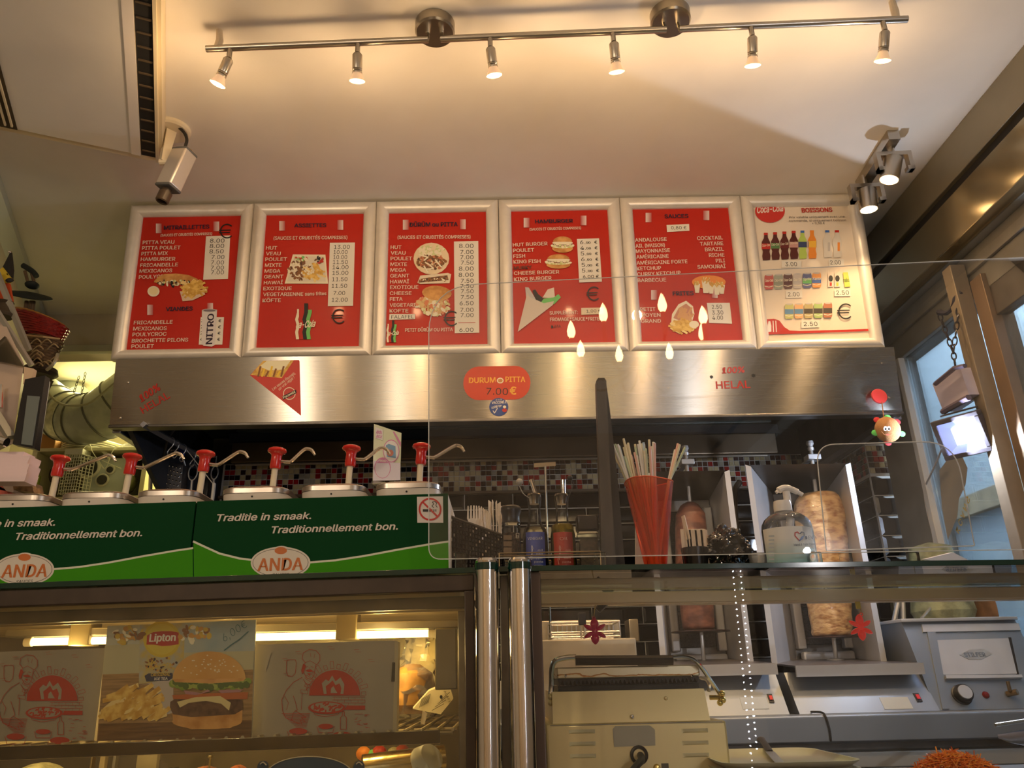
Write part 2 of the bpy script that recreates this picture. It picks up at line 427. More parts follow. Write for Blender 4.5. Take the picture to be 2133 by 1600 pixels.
# decals on the window glass: grey shape, gold lettering seen from behind, yellow star
def onpane(px, py): return Px(px, py, XW-.003)
S = Sheet(Px(1960,1100,XW-.003), (0,-1,0), (0,0,1))
S.cur = 'window_decal'
KS = mat('decal_grey', (.30,.27,.22), .7)
S.poly([(1975,1125),(1963,1060),(1957,980),(1972,960),(2000,940),(2016,975),(2012,1010),(1998,1040),(1995,1075)], KS, 1)
S.cur = 'window_decal_meat'
S.poly([(2022,1245),(2072,1245),(2078,1265),(2083,1290),(2040,1296),(2024,1290),(2018,1270)], mat('decal_meat', (.30,.16,.08), .7, noise=.4, nscale=15), 1)
S.cur = 'star_sticker'
pts = []
for k in range(24):
    r = 26 if k % 2 else 17
    pts.append((2010+r*.62*sin(k*pi/12), 1248+r*cos(k*pi/12)))
S.poly(pts, mat('star_yellow', (.75,.62,.03), .6), 2)
S.cur = 'gold_lettering'
GOLD = mat('gold_print', (.62,.42,.06), .45)
for i, ch in enumerate('KCANS'):
    x = 1993+i*5.0-2; y = 1106-i*15.5
    vs, fs = glyphs(ch, .02)
    mx = max(v.x for v in vs)
    a = S.uv(x, y); up = (S.uv(x+5, y-15.5)-a).normalized(); rt = Vector((up.y, -up.x)); h = .036
    # mirrored letters (read from the street), running up the glass
    S.M().add([S.w(a+up*((v.x/mx)*h*.75)-rt*(v.y/.727*h)*-1, 2) for v in vs], fs, GOLD)
S.build(wf)

# tiles: mosaic strip and black bevelled tiles
TCOL = [((.34,.012,.012),'red'), ((.56,.46,.26),'sand'), ((.045,.012,.01),'brown'), ((.012,.010,.012),'black'), ((.13,.075,.035),'tan'), ((.38,.34,.26),'stone')]
TM = [mat('mosaic_'+n, c, .10, coat=.5) for c, n in TCOL]
def tile_mesh(nm, sx, sz, d, bev, mt):
    me = bpy.data.meshes.new(nm); b = MB()
    b.add([(0,0,0),(sx,0,0),(sx,0,sz),(0,0,sz),(bev,-d,bev),(sx-bev,-d,bev),(sx-bev,-d,sz-bev),(bev,-d,sz-bev)],
          [(0,1,5,4),(1,2,6,5),(2,3,7,6),(3,0,4,7),(4,5,6,7)])
    me.from_pydata(b.v, [], b.f); me.materials.append(mt); me.update(); return me
TS = .0258; PT = .0280
TMESH = [tile_mesh('mosaic_tile', TS, TS, .004, .002, m_) for m_ in TM]
ZM0 = 2.112
wm = MB().box((-1.46,3.952,ZM0-.004),(1.9,3.962,ZM0+5*PT+.03)).build('mosaic_bed', GROUTW, wb, sharp=0)
def place(me, name, loc, parent, M=None):
    o = bpy.data.objects.new(name, me); C.objects.link(o); o.parent = parent; o.location = Vector(loc)-Vector(parent['_o'])
    if M is not None: o.rotation_euler = (0,0,M)
    return o
prs = random.Random(3); pal = [0,1,2,3,4,1,2,0,5,1,2]
restm = MB(); cnt = 0
cols = []
x = -1.45
while x < 1.75: cols.append(x); x += PT
for j in range(6):
    for i, x in enumerate(reversed(cols)):
        k = pal[prs.randrange(len(pal))]; z = ZM0+j*PT
        if cnt < 250 and x > -.2 and j < 5: place(TMESH[k], 'mosaic_tile', (x,3.952,z), wb); cnt += 1
        else:
            me = TMESH[k]; restm.add([Vector((x,3.952,z))+v.co for v in me.vertices], [tuple(p.vertices) for p in me.polygons], TM[k])
restm.build('mosaic_tiles', None, wb, sharp=0, recalc=False, kind='stuff')
BT = mat('black_tile', (.010,.009,.010), .09, coat=.6, bump=.05, bscale=6)
def metro(wx): return tile_mesh('black_tile', wx-.004, .079, .008, .012, BT)
BW = .252; bme = metro(BW)
x0s = -1.45
MB().box((-1.46,3.954,1.0),(1.9,3.960,ZM0-.004)).build('joint_bed', GROUTW, wb, sharp=0)
for r in range(11):
    z = ZM0-.012-(r+1)*.083
    x = x0s-(BW/2 if r % 2 else 0)+.0
    while x < 1.75:
        if x > -1.50: place(bme, 'black_tile', (x,3.953,z), wb)
        x += BW
b_ = MB().box((-1.46,3.925,ZM0-.016),(1.78,3.952,ZM0-.003)).build('ledge_strip', mat('ledge_brown', (.14,.10,.06), .4), wb, sharp=0)
# tiled pillar at the right
YP = 3.62
pl = wallbox('wall_pillar', (1.79,YP+.004,0), (1.895,3.96,2.90), GROUTW)
TP = Px(1790,920,1.79)
for j in range(5):
    for i in range(4):
        k = pal[prs.randrange(len(pal))]
        place(TMESH[k], 'mosaic_tile', (1.792+i*.0262,YP+.004,2.09+j*PT), pl)
    for i in range(11):
        k = [2,3,4,2,0][prs.randrange(5)]
        place(TMESH[k], 'mosaic_tile', (1.79,3.94-i*PT,2.09+j*PT), pl, -pi/2)
bm2 = tile_mesh('black_tile', .102, .092, .008, .013, BT); bm3 = tile_mesh('black_tile', .15, .092, .008, .013, BT)
for r in range(-6, 10):
    z = 2.09-.012-(r+1)*.096 if r >= 0 else 2.09+5*PT+(-r-1)*.096+.006
    place(bm2, 'black_tile', (1.791,YP+.004,z), pl)
    for i in range(2): place(bm3, 'black_tile', (1.79,3.945-i*.154,z), pl, -pi/2)

# ------------------------------------------------------------------ ceiling cassette air conditioner
Zc = 3.05
q = [Pz(x, y, Zc) for x, y in [(333,296),(275,324),(0,265),(325,0)]]
rd = (Pz(325,0,Zc)-Pz(333,290,Zc)).normalized(); ld = (Pz(0,265,Zc)-Pz(275,322,Zc)).normalized()
n2 = Vector((-ld.y, ld.x, 0)); n2 = n2 if n2.dot(rd) > 0 else -n2
cor = Pz(338,342,Zc)     # corner of the cassette
def ac(u, v, z=0): return Vector((cor.x, cor.y, Zc))+ld*u+n2*v+Vector((0,0,z))
ACW = mat('aircon_white', (.86,.84,.80), .45, noise=.05, nscale=3); ACC = mat('aircon_cream', (.76,.66,.46), .45)
t = thing('air_conditioner', 'large white ceiling cassette air conditioner with dark louvre slots', 'air conditioner', ac(.45,.45))
def acbox(b, u0, v0, u1, v1, z0, z1, mt=None): b.hexa([ac(u0,v0,z0),ac(u1,v0,z0),ac(u1,v1,z0),ac(u0,v1,z0),ac(u0,v0,z1),ac(u1,v0,z1),ac(u1,v1,z1),ac(u0,v1,z1)], mt)
L_ = 1.0
b = MB()
# rounded outer rim
rim = [ac(.05,0), ac(L_,0), ac(L_,L_), ac(0,L_), ac(0,.05), ac(.015,.015)]
b.prism([p+Vector((0,0,.004)) for p in rim], (0,0,HC-Zc-.005)); b.build('housing', ACC, t)
b = MB(); acbox(b, .105,.030, L_-.3,L_-.02, 0,.03); b.build('panel', ACW, t)
b = MB(); acbox(b, .074,.030, .105,L_-.02, -.004,.03); b.build('edge_strip', mat('aircon_strip', (.84,.80,.78), .4), t)
b = MB(); acbox(b, .020,.03, .072,L_-.02, .002,.011); b.build('slot', BLACKM, t)
for k in range(14):
    b = MB(); acbox(b, .026,.06+k*.06, .068,.066+k*.06, -.002,.003); b.build('louvre', mat('louvre_dark', (.10,.07,.04), .5), t)
b = MB(); acbox(b, .012,.012, .022,L_-.02, -.006,.012); b.build('rim', ACC, t)
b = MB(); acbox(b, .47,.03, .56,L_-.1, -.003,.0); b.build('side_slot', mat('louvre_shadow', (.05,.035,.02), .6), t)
for k in range(4):
    b = MB(); acbox(b, .48+k*.02,.05, .486+k*.02,L_-.1, -.010,-.003); b.build('louvre', ACC, t)

# ------------------------------------------------------------------ track light with six spots
ZR = 3.075
ra = Pz(430,102,ZR); rb = Pz(1890,40,ZR); rdv = (rb-ra).normalized()
def on_rail(px): # point on rail at photo column px
    best = min(range(201), key=lambda k: abs((lambda q: 1066.5+FPX*(q-EYE).dot(RT)/(q-EYE).dot(FW))(ra+(rb-ra)*k/200)-px)); return ra+(rb-ra)*best/200
t = thing('track_light', 'long satin nickel ceiling rail carrying six small spotlights', 'ceiling light', (ra+rb)/2)
c1 = on_rail(903); c2 = on_rail(1398)
for a, bq in ((ra, c1-rdv*.02), (c1+rdv*.02, c2-rdv*.02), (c2+rdv*.02, rb)):
    MB().tube([a, bq], .011, 12).build('rail', NICKEL, t)
for c_ in (c1, c2):
    cc = Vector((c_.x, c_.y+.012, 0))
    MB().lathe([(0,HC-.04),(.058,HC-.04),(.063,HC-.034),(.063,HC-.001),(0,HC-.001)], cc, 32).build('canopy', mat('canopy_nickel', (.40,.36,.30), .28, 1., aniso=.5), t)
    for s in (-1,1): MB().cyl(c_+rdv*.022*s, Vector((c_.x+rdv.x*.022*s, c_.y+.012, HC-.038)), .006, 8).build('stem', NICKEL, t)
for px in (452, 1865):
    c_ = on_rail(px)
    MB().tube([c_, c_+Vector((.004,.004,.035)), Vector((c_.x,c_.y,HC-.001))], [.010,.012,.010], 10).build('rail_bracket', mat('bracket_plastic', (.60,.50,.36), .4), t)
tgt = [(452,178),(744,172),(1030,160),(1285,153),(1568,140),(1838,130)]
SPOTG = 'small spotlights on the ceiling rail'
names = ['leftmost spotlight on the ceiling rail, tilted to the left', 'second spotlight from the left on the ceiling rail', 'third spotlight from the left on the ceiling rail, right of the first round canopy',
         'fourth spotlight from the left on the ceiling rail, left of the second round canopy', 'fifth spotlight from the left on the ceiling rail, tilted slightly right', 'rightmost spotlight on the ceiling rail, beside the rail end']
for i, px in enumerate((482,744,1022,1277,1562,1836)):
    c_ = on_rail(px); bx_, by_ = tgt[i]
    # bulb face centre: 0.13 m below the rail
    e = Pz(bx_, by_, ZR-.125)
    st = c_+Vector((0,0,-.042)); d = (e-st).normalized()
    s_ = thing('spotlight', names[i], 'spotlight', e, SPOTG)
    MB().tube([c_, st], .008, 10).build('stem', NICKEL, s_)
    L0 = (e-st).length; M_ = axis_m(d)
    MB().lathe([(0,.0),(.012,.001),(.0155,.006),(.0155,.048),(.014,.050),(.0155,.053),(.014,.056),(.0155,.059),(.0155,.062),(0,.062)], st, 20, M=M_).build('lamp_holder', NICKEL, s_)
    bu = MB().lathe([(.013,.060),(.016,L0-.022),(.0245,L0-.004),(.0225,L0-.004)], st, 24, M=M_).build('bulb', BULBG, s_)
    MB().lathe([(0,L0-.006),(.022,L0-.006),(.020,L0-.002),(0,L0+.001)], st, 24, M=M_).build('bulb_face', BULB, bu)
    lamp('spot_lamp', 'SPOT', e+d*.012, [13,14,15,15,14,13][i], WARM, e+d, spot_size=radians(105), spot_blend=.9, shadow_soft_size=.02)
    lamp('spot_spill', 'POINT', e+d*.03, 2.8, WARM, None, shadow_soft_size=.025)

# ------------------------------------------------------------------ twin square-bracket spotlights at the right
t = thing('twin_spotlight', 'satin steel double spotlight with square U brackets beside the drinks board', 'spotlight', Pz(1820,380,HC))
k0 = Pz(1800,392,3.10); k1 = Pz(1858,303,3.10)
dv = (k1-k0).normalized(); sv = Vector((dv.y,-dv.x,0)).normalized()
b = MB(); pts_ = [k0-dv*.02-sv*.022, k1+dv*.03-sv*.022, k1+dv*.03+sv*.022, k0-dv*.02+sv*.022]
b.prism([p+Vector((0,0,.006)) for p in pts_], (0,0,HC-3.10-.007)); b.build('ceiling_bar', NICKEL, t)
for (px, py, ex, ey) in ((1858,322,1852,375), (1802,388,1810,437)):
    a = Pz(px, py, 3.075); e = Pz(ex, ey, 2.965)
    MB().cyl(a, a+Vector((0,0,.05)), .012, 12).build('swivel', NICKEL, t)
    u = sv; b = MB(); hw = .068
    fr = lambda s, w, z: a+u*s+Vector((0,w,z))
    for (s0, s1, z0, z1) in ((-hw,hw,-.012,.006), (-hw,-hw+.016,-.078,-.012), (hw-.016,hw,-.078,-.012), (-hw,-hw+.026,-.078,-.062), (hw-.026,hw,-.078,-.062)):
        b.hexa([fr(s0,-.014,z0),fr(s1,-.014,z0),fr(s1,.014,z0),fr(s0,.014,z0),fr(s0,-.014,z1),fr(s1,-.014,z1),fr(s1,.014,z1),fr(s0,.014,z1)])
    b.build('bracket', NICKEL, t)
    d = (e-(a+Vector((0,0,-.02)))).normalized(); M_ = axis_m(d); st = a+Vector((0,0,-.02))
    L0 = (e-st).length
    b = MB().lathe([(0,0),(.034,0),(.036,.003),(.036,L0),(.033,L0),(.033,L0-.006),(0,L0-.006)], st, 28, M=M_)
    b.build('lamp_body', NICKEL, t)
    MB().lathe([(0,L0-.004),(.032,L0-.004),(.028,L0+.002),(0,L0+.004)], st, 24, M=M_).build('bulb_face', mat('halogen_bright', (1.,.66,.34), emit=14.), t)
    lamp('twin_lamp', 'SPOT', e+d*.015, 16, WARM, e+d, spot_size=radians(110), spot_blend=.8, shadow_soft_size=.02)

# ------------------------------------------------------------------ security camera
t = thing('security_camera', 'silver box security camera on a cream ceiling bracket', 'security camera', Pz(375,270,HC))
f0 = Pz(358,268,HC)
MB().lathe([(0,-.018),(.06,-.018),(.068,-.012),(.068,0),(0,0)], f0, 28).build('mount_plate', CREAMP, t)
body = [Px(0,0,1)]*0
Yc = f0.y-.02
pa = P(385,318,Yc); pb = P(350,392,Yc); d = (pb-pa).normalized()
arm0 = f0+Vector((-.005,0,-.018)); arm1 = P(340,338,Yc)
b = MB(); b.tube([arm0, arm1], [.026,.016], 4); b.build('arm', CREAMP, t)
MB().cyl(arm1+Vector((-.012,0,0)), arm1+Vector((.02,0,0)), .012, 10).build('pivot', CREAMP, t)
M4 = Matrix.Translation((pa+pb)/2) @ (d.to_track_quat('Z','Y').to_matrix().to_4x4()) @ Matrix.Rotation(radians(20),4,'Z')
hl = (pb-pa).length/2
MB().rbox((-.03,-.036,-hl),(.03,.036,hl),.007,3,None,M4).build('body', mat('camera_silver', (.66,.62,.58), .35, .6), t)
for s in (-1,1): MB().rbox((-.031,-.037,s*hl-.006),(.031,.037,s*hl+.006),.006,2,None,M4).build('end_cap', mat('camera_cap', (.12,.12,.12), .5), t)
for k in range(4):
    MB().box((-.031,-.012+k*.008,-hl+.01),(-.0295,-.010+k*.008,hl-.01),None,M4).build('rib', mat('camera_rib', (.4,.38,.35), .4, .6), t)
lens0 = pb+d*.006
MB().lathe([(.016,0),(.016,.012),(.023,.014),(.023,.050),(.020,.054),(.017,.052),(.015,.04),(0,.04)], lens0, 24, M=axis_m(d)).build('lens', mat('lens_brown', (.07,.045,.025), .35), t)
cb = curve([P(328,245,Yc),P(352,252,Yc),P(380,272,Yc),P(389,290,Yc),P(386,308,Yc),P(390,322,Yc)], 6)
MB().tube(cb, .006, 8).build('cable', CABLE, t)
MB().cyl(P(395,312,Yc), P(389,330,Yc), .009, 10).build('connector', mat('brass', (.45,.30,.14), .3, 1.), t)
# ------------------------------------------------------------------ menu boards
BX0, BW_, BY, BZ, BH = -1.575, .5277, 2.90, 2.437, .702
BV = Vector((0,-.055,.70)).normalized(); BN = Vector((1,0,0)).cross(BV)
fw = .054; 
def bp(u, v, n=0.): return Vector((BX0+u, BY, BZ))+BV*v*(1+.018*u/3.17)+BN*n
prof = [(0,-.020),(0,.008),(.006,.016),(.016,.0215),(.028,.0225),(.040,.019),(.050,.010),(.054,.002),(.054,-.004)]
labels = ['leftmost menu board, red poster headed MITRAILLETTES in an aluminium frame', 'second menu board from the left, red poster headed ASSIETTES',
          'third menu board from the left, red poster headed DÜRÜM ou PITTA', 'fourth menu board from the left, red poster headed HAMBURGER',
          'fifth menu board from the left, red poster headed SAUCES and FRITES', 'rightmost menu board, white drinks poster headed BOISSONS']
GLOSSW = mat('poster_white', (.82,.72,.60), .32, coat=.3)
boards = []
for i in range(6):
    u0 = i*BW_+.001; u1 = (i+1)*BW_-.001
    t = thing('menu_board', labels[i], 'menu board', bp((u0+u1)/2, 0), 'framed menu boards above the hood')
    corners = [(u0,0),(u1,0),(u1,BH),(u0,BH)]; inn = [(1,1),(-1,1),(-1,-1),(1,-1)]
    for k in range(4):
        b = MB(); A_ = corners[k]; B_ = corners[(k+1)%4]; ia = inn[k]; ib = inn[(k+1)%4]
        vs = []
        for (cx, ii) in ((A_, ia), (B_, ib)):
            for (q_, h_) in prof: vs.append(bp(cx[0]+ii[0]*q_, cx[1]+ii[1]*q_*(.85 if ii[1] > 0 else 1.), h_))
        n = len(prof); fs = [(j, j+1, n+j+1, n+j) for j in range(n-1)]
        b.add(vs, fs); b.build('frame_rail', ALU, t, sharp=60, recalc=False)
    MB().hexa([bp(u0+.002,.002,-.02),bp(u1-.002,.002,-.02),bp(u1-.002,BH-.002,-.02),bp(u0+.002,BH-.002,-.02)]+[bp(u0+.002,.002,-.006),bp(u1-.002,.002,-.006),bp(u1-.002,BH-.002,-.006),bp(u0+.002,BH-.002,-.006)]).build('backing', STEELD, t, sharp=0)
    # poster, slightly wavy sheet
    b = MB(); nx, ny = 14, 18; vs = []; fs = []
    ph = i*1.7
    for yy in range(ny+1):
        for xx in range(nx+1):
            a_ = u0+fw-.004+(u1-u0-2*fw+.008)*xx/nx; c_ = fw*.85-.004+(BH-1.85*fw+.008)*yy/ny
            vs.append(bp(a_, c_, .0004*sin(xx*.9+ph+yy*.35)+.0003*sin(yy*.8+ph)-.0015))
    for yy in range(ny):
        for xx in range(nx): q_ = yy*(nx+1)+xx; fs.append((q_,q_+1,q_+nx+2,q_+nx+1))
    b.add(vs, fs); po = b.build('poster', GLOSSW if i == 5 else REDPRINT, t, sharp=180, recalc=False)
    boards.append(po)
def bsheet(): return Sheet(bp(0,0), (1,0,0), BV)
def tabs(S, x0, y0, x1, y1, h):
    """white fading tabs at both ends of a heading"""
    for s, (x, y) in ((1,(x0,y0)), (-1,(x1,y1))):
        S.cur = 'heading_tab#%d' % (S.k)
        for k in range(5):
            a = 1-k/5; m_ = mat('tab%d' % k, tuple(.75*a+.45*(1-a) if c == 0 else .62*a+.03*(1-a) for c in range(3)), .5)
            S.rect(x+s*k*9, y, x+s*(k+1)*9, y+h, m_, 1)
def prices(S, rows, mt=BLACKI, h=26, bold=.0):
    S.cur = 'prices'
    for (t_, x0, x1, y) in rows: S.text(t_, x0, y, x1, y-1, h, mt, 4, bold)
def lines(S, rows, h, mt=PINKI, cur='lettering', bold=.018):
    S.cur = cur
    for (t_, x0, y0, x1, y1) in rows: S.text(t_, x0, y0, x1, y1, h, mt, 3, bold)
def euro(S, cx, cy, r, L=5):
    S.cur = 'euro_sign'; wd = r*.19
    pts = [(cx+r*.95*cos(radians(a)), cy-r*sin(radians(a))) for a in range(48, 315, 14)]
    S.line(pts, wd, BLACKI, L); S.line([(cx-r*1.15, cy-r*.12),(cx+r*.5, cy-r*.16)], wd*.8, BLACKI, L); S.line([(cx-r*1.15, cy+r*.22),(cx+r*.4, cy+r*.18)], wd*.8, BLACKI, L)
RND = random.Random(11)
def fries(S, cx, cy, rx, ry, n, wd, ang=(0,180), L=2, mt=None):
    for k in range(n):
        a = RND.uniform(0, 2*pi); rr = sqrt(RND.random()); x = cx+rx*rr*cos(a); y = cy+ry*rr*sin(a)
        q_ = radians(RND.uniform(*ang)); l = RND.uniform(.6, 1.)*wd*4.6
        S.line([(x-l/2*cos(q_), y+l/2*sin(q_)), (x+l/2*cos(q_), y-l/2*sin(q_))], wd, mt or (FRY if k % 3 else mat('fries_light', (.85,.66,.28), .5)), L+(k % 3))
def burger(S, cx, cy, w, h, L=2):
    S.cur = 'burger_picture#%d' % S.k
    S.ell(cx, cy+h*.25, w*.5, h*.28, BUN, L); S.ell(cx, cy+h*.1, w*.56, h*.16, SALAD, L+1)
    S.ell(cx, cy, w*.48, h*.15, MEAT, L+2); S.ell(cx, cy-h*.09, w*.5, h*.11, CREAMI, L+3)
    for k in range(9): S.ell(cx-w*.5+w*k/8, cy+h*.04+RND.uniform(-3,6)*h/60, w*.07, h*.07, SALAD if k % 2 else CREAMI, L+3, n=8)
    S.ell(cx, cy-h*.16, w*.46, h*.34, BUN, L+4, a0=0, a1=180)
def blobs(S, cx, cy, rx, ry, n, r, mats, L):
    for k in range(n):
        a = RND.uniform(0,2*pi); rr = sqrt(RND.random())
        S.ell(cx+rx*rr*cos(a), cy+ry*rr*sin(a), r*RND.uniform(.6,1.3), r*RND.uniform(.4,.9), mats[k % len(mats)], L+k % 3, RND.uniform(0,180), n=7)
def cokes(S, x, y, s):
    """white, black and green wavy bottle outlines with script lettering"""
    S.cur = 'bottle_logo'
    def wave(x0, w_, top, m_, L):
        ys = [top, .25, .45, .62, .8, 1.0]; off = [.0, -.0, -.10, -.02, -.10, -.05]
        l = [(x+s*(x0+o), y+s*yy*1.9) for o, yy in zip(off, ys)]; r_ = [(px_+s*w_, py_) for px_, py_ in l]
        S.poly(l+r_[::-1], m_, L)
    wave(.1,.16,.16,CREAMI,1); wave(.68,.20,.18,GRNI,1); wave(.48,.2,.0,BLACKI,2)
    S.poly([(x+s*.22,y),(x+s*.48,y),(x+s*.5,y+s*.5),(x+s*.45,y+s*1.9),(x+s*.2,y+s*1.9),(x+s*.2,y+s*.5)], REDPRINT, 1)
    S.text('ca-Cola', x+s*.02, y+s*1.32, x+s*1.02, y+s*1.25, s*.36, CREAMI, 5, .02, shear=.3)

# board 1 and 2, read off in the enlarged view of the photograph
S = bsheet().crop(220,400,3.809)
tabs(S, 400,252, 902,236, 76)
lines(S, [('MITRAILLETTES',463,300,822,290)], 30, NAVYI, 'heading', .045)
lines(S, [('(SAUCES ET CRUDITÉS COMPRISES)',437,355,846,342)], 20)
lines(S, [('PITTA VEAU',294,416,545,411),('PITTA POULET',289,460,593,455),('PITTA MIX',284,505,494,500),('HAMBURGER',279,549,553,545),
          ('FRICANDELLE',274,597,574,590),('MEXICANOS',269,642,528,637),('POULYCROC',264,690,524,682)], 27)
lines(S, [('VIANDES',478,945,690,940)], 30, NAVYI, 'heading', .045)
lines(S, [('FRICANDELLE',224,1052,531,1046),('MEXICANOS',219,1100,485,1096),('POULYCROC',213,1147,483,1141),('BROCHETTE PILONS',208,1196,655,1187),('POULET',204,1240,382,1238)], 28)
tabs(S, 332,896, 853,882, 80)
S.cur = 'price_card'; S.poly([(798,352),(990,346),(972,690),(775,698)], CARD, 2); S.poly([(756,994),(941,994),(927,1212),(740,1212)], CARD, 2)
prices(S, [('8.00',828,943,404),('8.00',826,940,446),('8.50',824,936,489),('7.00',840,942,534),('7.00',836,938,577),('7.00',834,938,618),('7.00',836,938,655)], h=31)
S.cur = 'prices'
for k, (a_, c_) in enumerate([('2','0'),('2','0'),('2','0'),('4','0')]):
    y_ = 1034+k*49; x_ = -k*3
    S.text(a_, 758+x_, y_, 782+x_, y_, 26, BLACKI, 4, .0); S.text(c_, 838+x_, y_, 862+x_, y_, 22, BLACKI, 4, .0); S.text('€', 895+x_, y_, 917+x_, y_, 22, BLACKI, 4, .02)
S.cur = 'can_picture'
S.poly([(766,940),(886,935),(868,1215),(845,1228),(780,1222),(762,1205)], mat('can_print', (.72,.68,.68), .4), 5); S.ell(825,942,60,14,GREYI,6); S.ell(825,942,48,9,mat('can_top', (.2,.17,.2), .5),7)
S.text('NITRO', 846,1208, 862,968, 46, NAVYI, 8, .045)
S.cur = 'sandwich_picture'
S.poly([(388,705),(420,672),(470,652),(560,648),(660,660),(730,690),(756,730),(700,760),(560,730),(420,722),(385,718)], BUN, 2)
blobs(S, 560,725,150,22,50,13,[CREAMI,MEAT,SALAD,BLACKI],3)
S.ell(382,790,48,42,CREAMI,5); S.ell(382,788,36,30,mat('sauce_print',(.85,.72,.42),.5),6)
S.poly([(590,790),(612,868),(690,862),(792,815),(780,790)], mat('tray_print',(.72,.55,.40),.5), 4); fries(S, 690,770,88,58,60,17,(-60,60),5)
euro(S, 965,312,54)
S.build(boards[0])
tabs(S, 1379,232, 1886,225, 76)
lines(S, [('ASSIETTES',1498,281,1750,278)], 28, NAVYI, 'heading', .045)
lines(S, [('(SAUCES ET CRUDITÉS COMPRISES)',1333,381,1918,375)], 26)
lines(S, [('HUT',1273,459,1360,459),('VEAU',1272,504,1389,504),('POULET',1267,550,1439,548),('MIXTE',1265,597,1395,595),('MEGA',1262,643,1387,642),('GEANT',1258,688,1410,686),
          ('HAWAÏ',1256,735,1406,733),('EXOTIQUE',1252,781,1476,779),('VEGETARIENNE',1250,828,1568,825),('sans frites',1582,824,1752,820),('KÖFTE',1246,876,1391,874)], 27)
S.cur = 'price_card'; S.poly([(1780,405),(1979,403),(1964,905),(1764,908)], CARD, 2)
prices(S, [('13.00',1812,1938,454),('10.00',1809,1920,495),('10.00',1807,1916,535),('11.50',1803,1922,574),('14.00',1800,1927,615),('15.00',1799,1926,660),('11.50',1797,1919,710),('11.50',1794,1916,763),('7.00',1808,1900,820),('12.00',1794,1921,873)], h=31)
S.cur = 'plate_picture'
S.poly([(1487,497),(1745,499),(1766,730),(1422,729)], CREAMI, 2); S.poly([(1500,512),(1735,512),(1748,712),(1440,712)], mat('plate_in',(.74,.68,.55),.5), 3)
blobs(S, 1545,620,90,75,90,15,[MEAT,BROWNI,MEAT,CREAMI],4); blobs(S, 1550,530,50,22,24,13,[SALAD,GRNI,REDI,CREAMI],5); blobs(S, 1700,540,32,28,14,12,[BLACKI,MEAT,REDI],5); fries(S, 1655,640,75,60,36,15,(-70,20),6)
blobs(S, 1600,620,60,40,12,12,[CREAMI],8)
cokes(S, 1505, 885, 150)
euro(S, 1855,988,54)
S.build(boards[1])
# boards 3 and 4
S = bsheet().crop(760,400,3.809)
tabs(S, 302,222, 800,218, 78)
lines(S, [('DÜRÜM ou PITTA',356,276,736,272)], 32, NAVYI, 'heading', .04)
lines(S, [('(SAUCES ET CRUDITÉS COMPRISES)',260,374,838,370)], 26)
lines(S, [('HUT',205,453,290,453),('VEAU',205,498,323,498),('POULET',204,543,374,542),('MIXTE',203,588,334,588),('MEGA',203,633,327,634),('GEANT',202,680,352,678),('HAWAÏ',200,727,350,725),
          ('EXOTIQUE',200,771,424,769),('CHEESE',198,818,370,817),('FETA',198,865,300,864),('VEGETARIEN',197,912,455,910),('KOFTE',196,957,345,957),('PETIT DÜRÜM OU PITTA',320,1110,698,1105)], 27)
S.cur = 'price_card'; S.poly([(707,394),(900,390),(908,1118),(713,1122)], CARD, 2); S.poly([(196,970),(400,970),(399,1010),(193,1016)], CARD, 2); S.line([(742,1039),(876,1037)], 5, REDI, 4)
lines(S, [('FALAFEL',210,1006,388,1004)], 27, BLACKI, 'price_card', .0)
prices(S, [(p_,x_,862,y_) for p_, x_, y_ in (('8.00',748,446),('7.00',757,494),('7.00',757,536),('7.50',762,579),('8.00',746,626),('8.00',744,675),('7.50',762,722),('7.50',757,765),('7.50',762,806),('7.50',762,852),('6.50',752,900),('7.00',757,953),('7.00',760,995),('6.00',750,1111))], h=32)
S.cur = 'durum_picture'
S.ell(528,530,142,126,mat('wrap_print',(.80,.66,.45),.5),2); blobs(S, 525,470,110,40,40,18,[SALAD,mat('lettuce_light',(.62,.66,.34),.5),CREAMI],3); blobs(S, 530,560,112,55,110,15,[MEAT,BROWNI,MEAT,mat('pink_meat',(.55,.2,.1),.5)],4)
for q_ in ([(430,500),(500,520),(470,545)],[(480,560),(520,585),(545,610),(490,615)],[(560,540),(600,590),(615,600)],[(470,590),(500,640)]): S.line(q_, 12, CREAMI, 8)
S.poly([(418,722),(440,665),(660,644),(686,655),(672,725),(440,732)], mat('wrap_print2',(.78,.68,.52),.5), 5); S.poly([(425,722),(432,692),(655,662),(665,700)], MEAT, 6); blobs(S, 545,700,110,14,20,9,[CREAMI,BROWNI],7)
blobs(S, 545,900,130,75,120,20,[mat('shred_a',(.72,.52,.24),.5),mat('shred_b',(.62,.40,.18),.5),SALAD,mat('tomato',(.70,.25,.12),.5),CREAMI],5)
S.ell(572,805,118,58,BUN,9,-4)
euro(S, 690,1005,56)
cokes(S, 172,1020,92)
S.build(boards[2])
tabs(S, 1260,208, 1757,190, 76)
lines(S, [('HAMBURGER',1352,250,1650,243)], 28, NAVYI, 'heading', .045)
lines(S, [('(SAUCES ET CRUDITÉS COMPRISES)',1307,309,1715,297)], 20)
lines(S, [('HUT BURGER',1175,436,1450,424),('POULET',1176,480,1343,475),('FISH',1178,526,1272,522),('KING FISH',1180,570,1394,564),('CHEESE BURGER',1184,661,1542,648),('KING BURGER',1184,709,1482,697),
          ('SUPPLÉMENT:',1466,975,1690,970),('FROMAGE*SAUCE*FRITES',1470,1027,1880,1020)], 27)
lines(S, [('MURKY',1183,618,1325,610)], 26, mat('struck_print',(.12,.03,.02),.5), 'lettering', .05)
lines(S, [('DiMA',1480,1084,1556,1078)], 24, BLACKI, 'handwriting', .0)
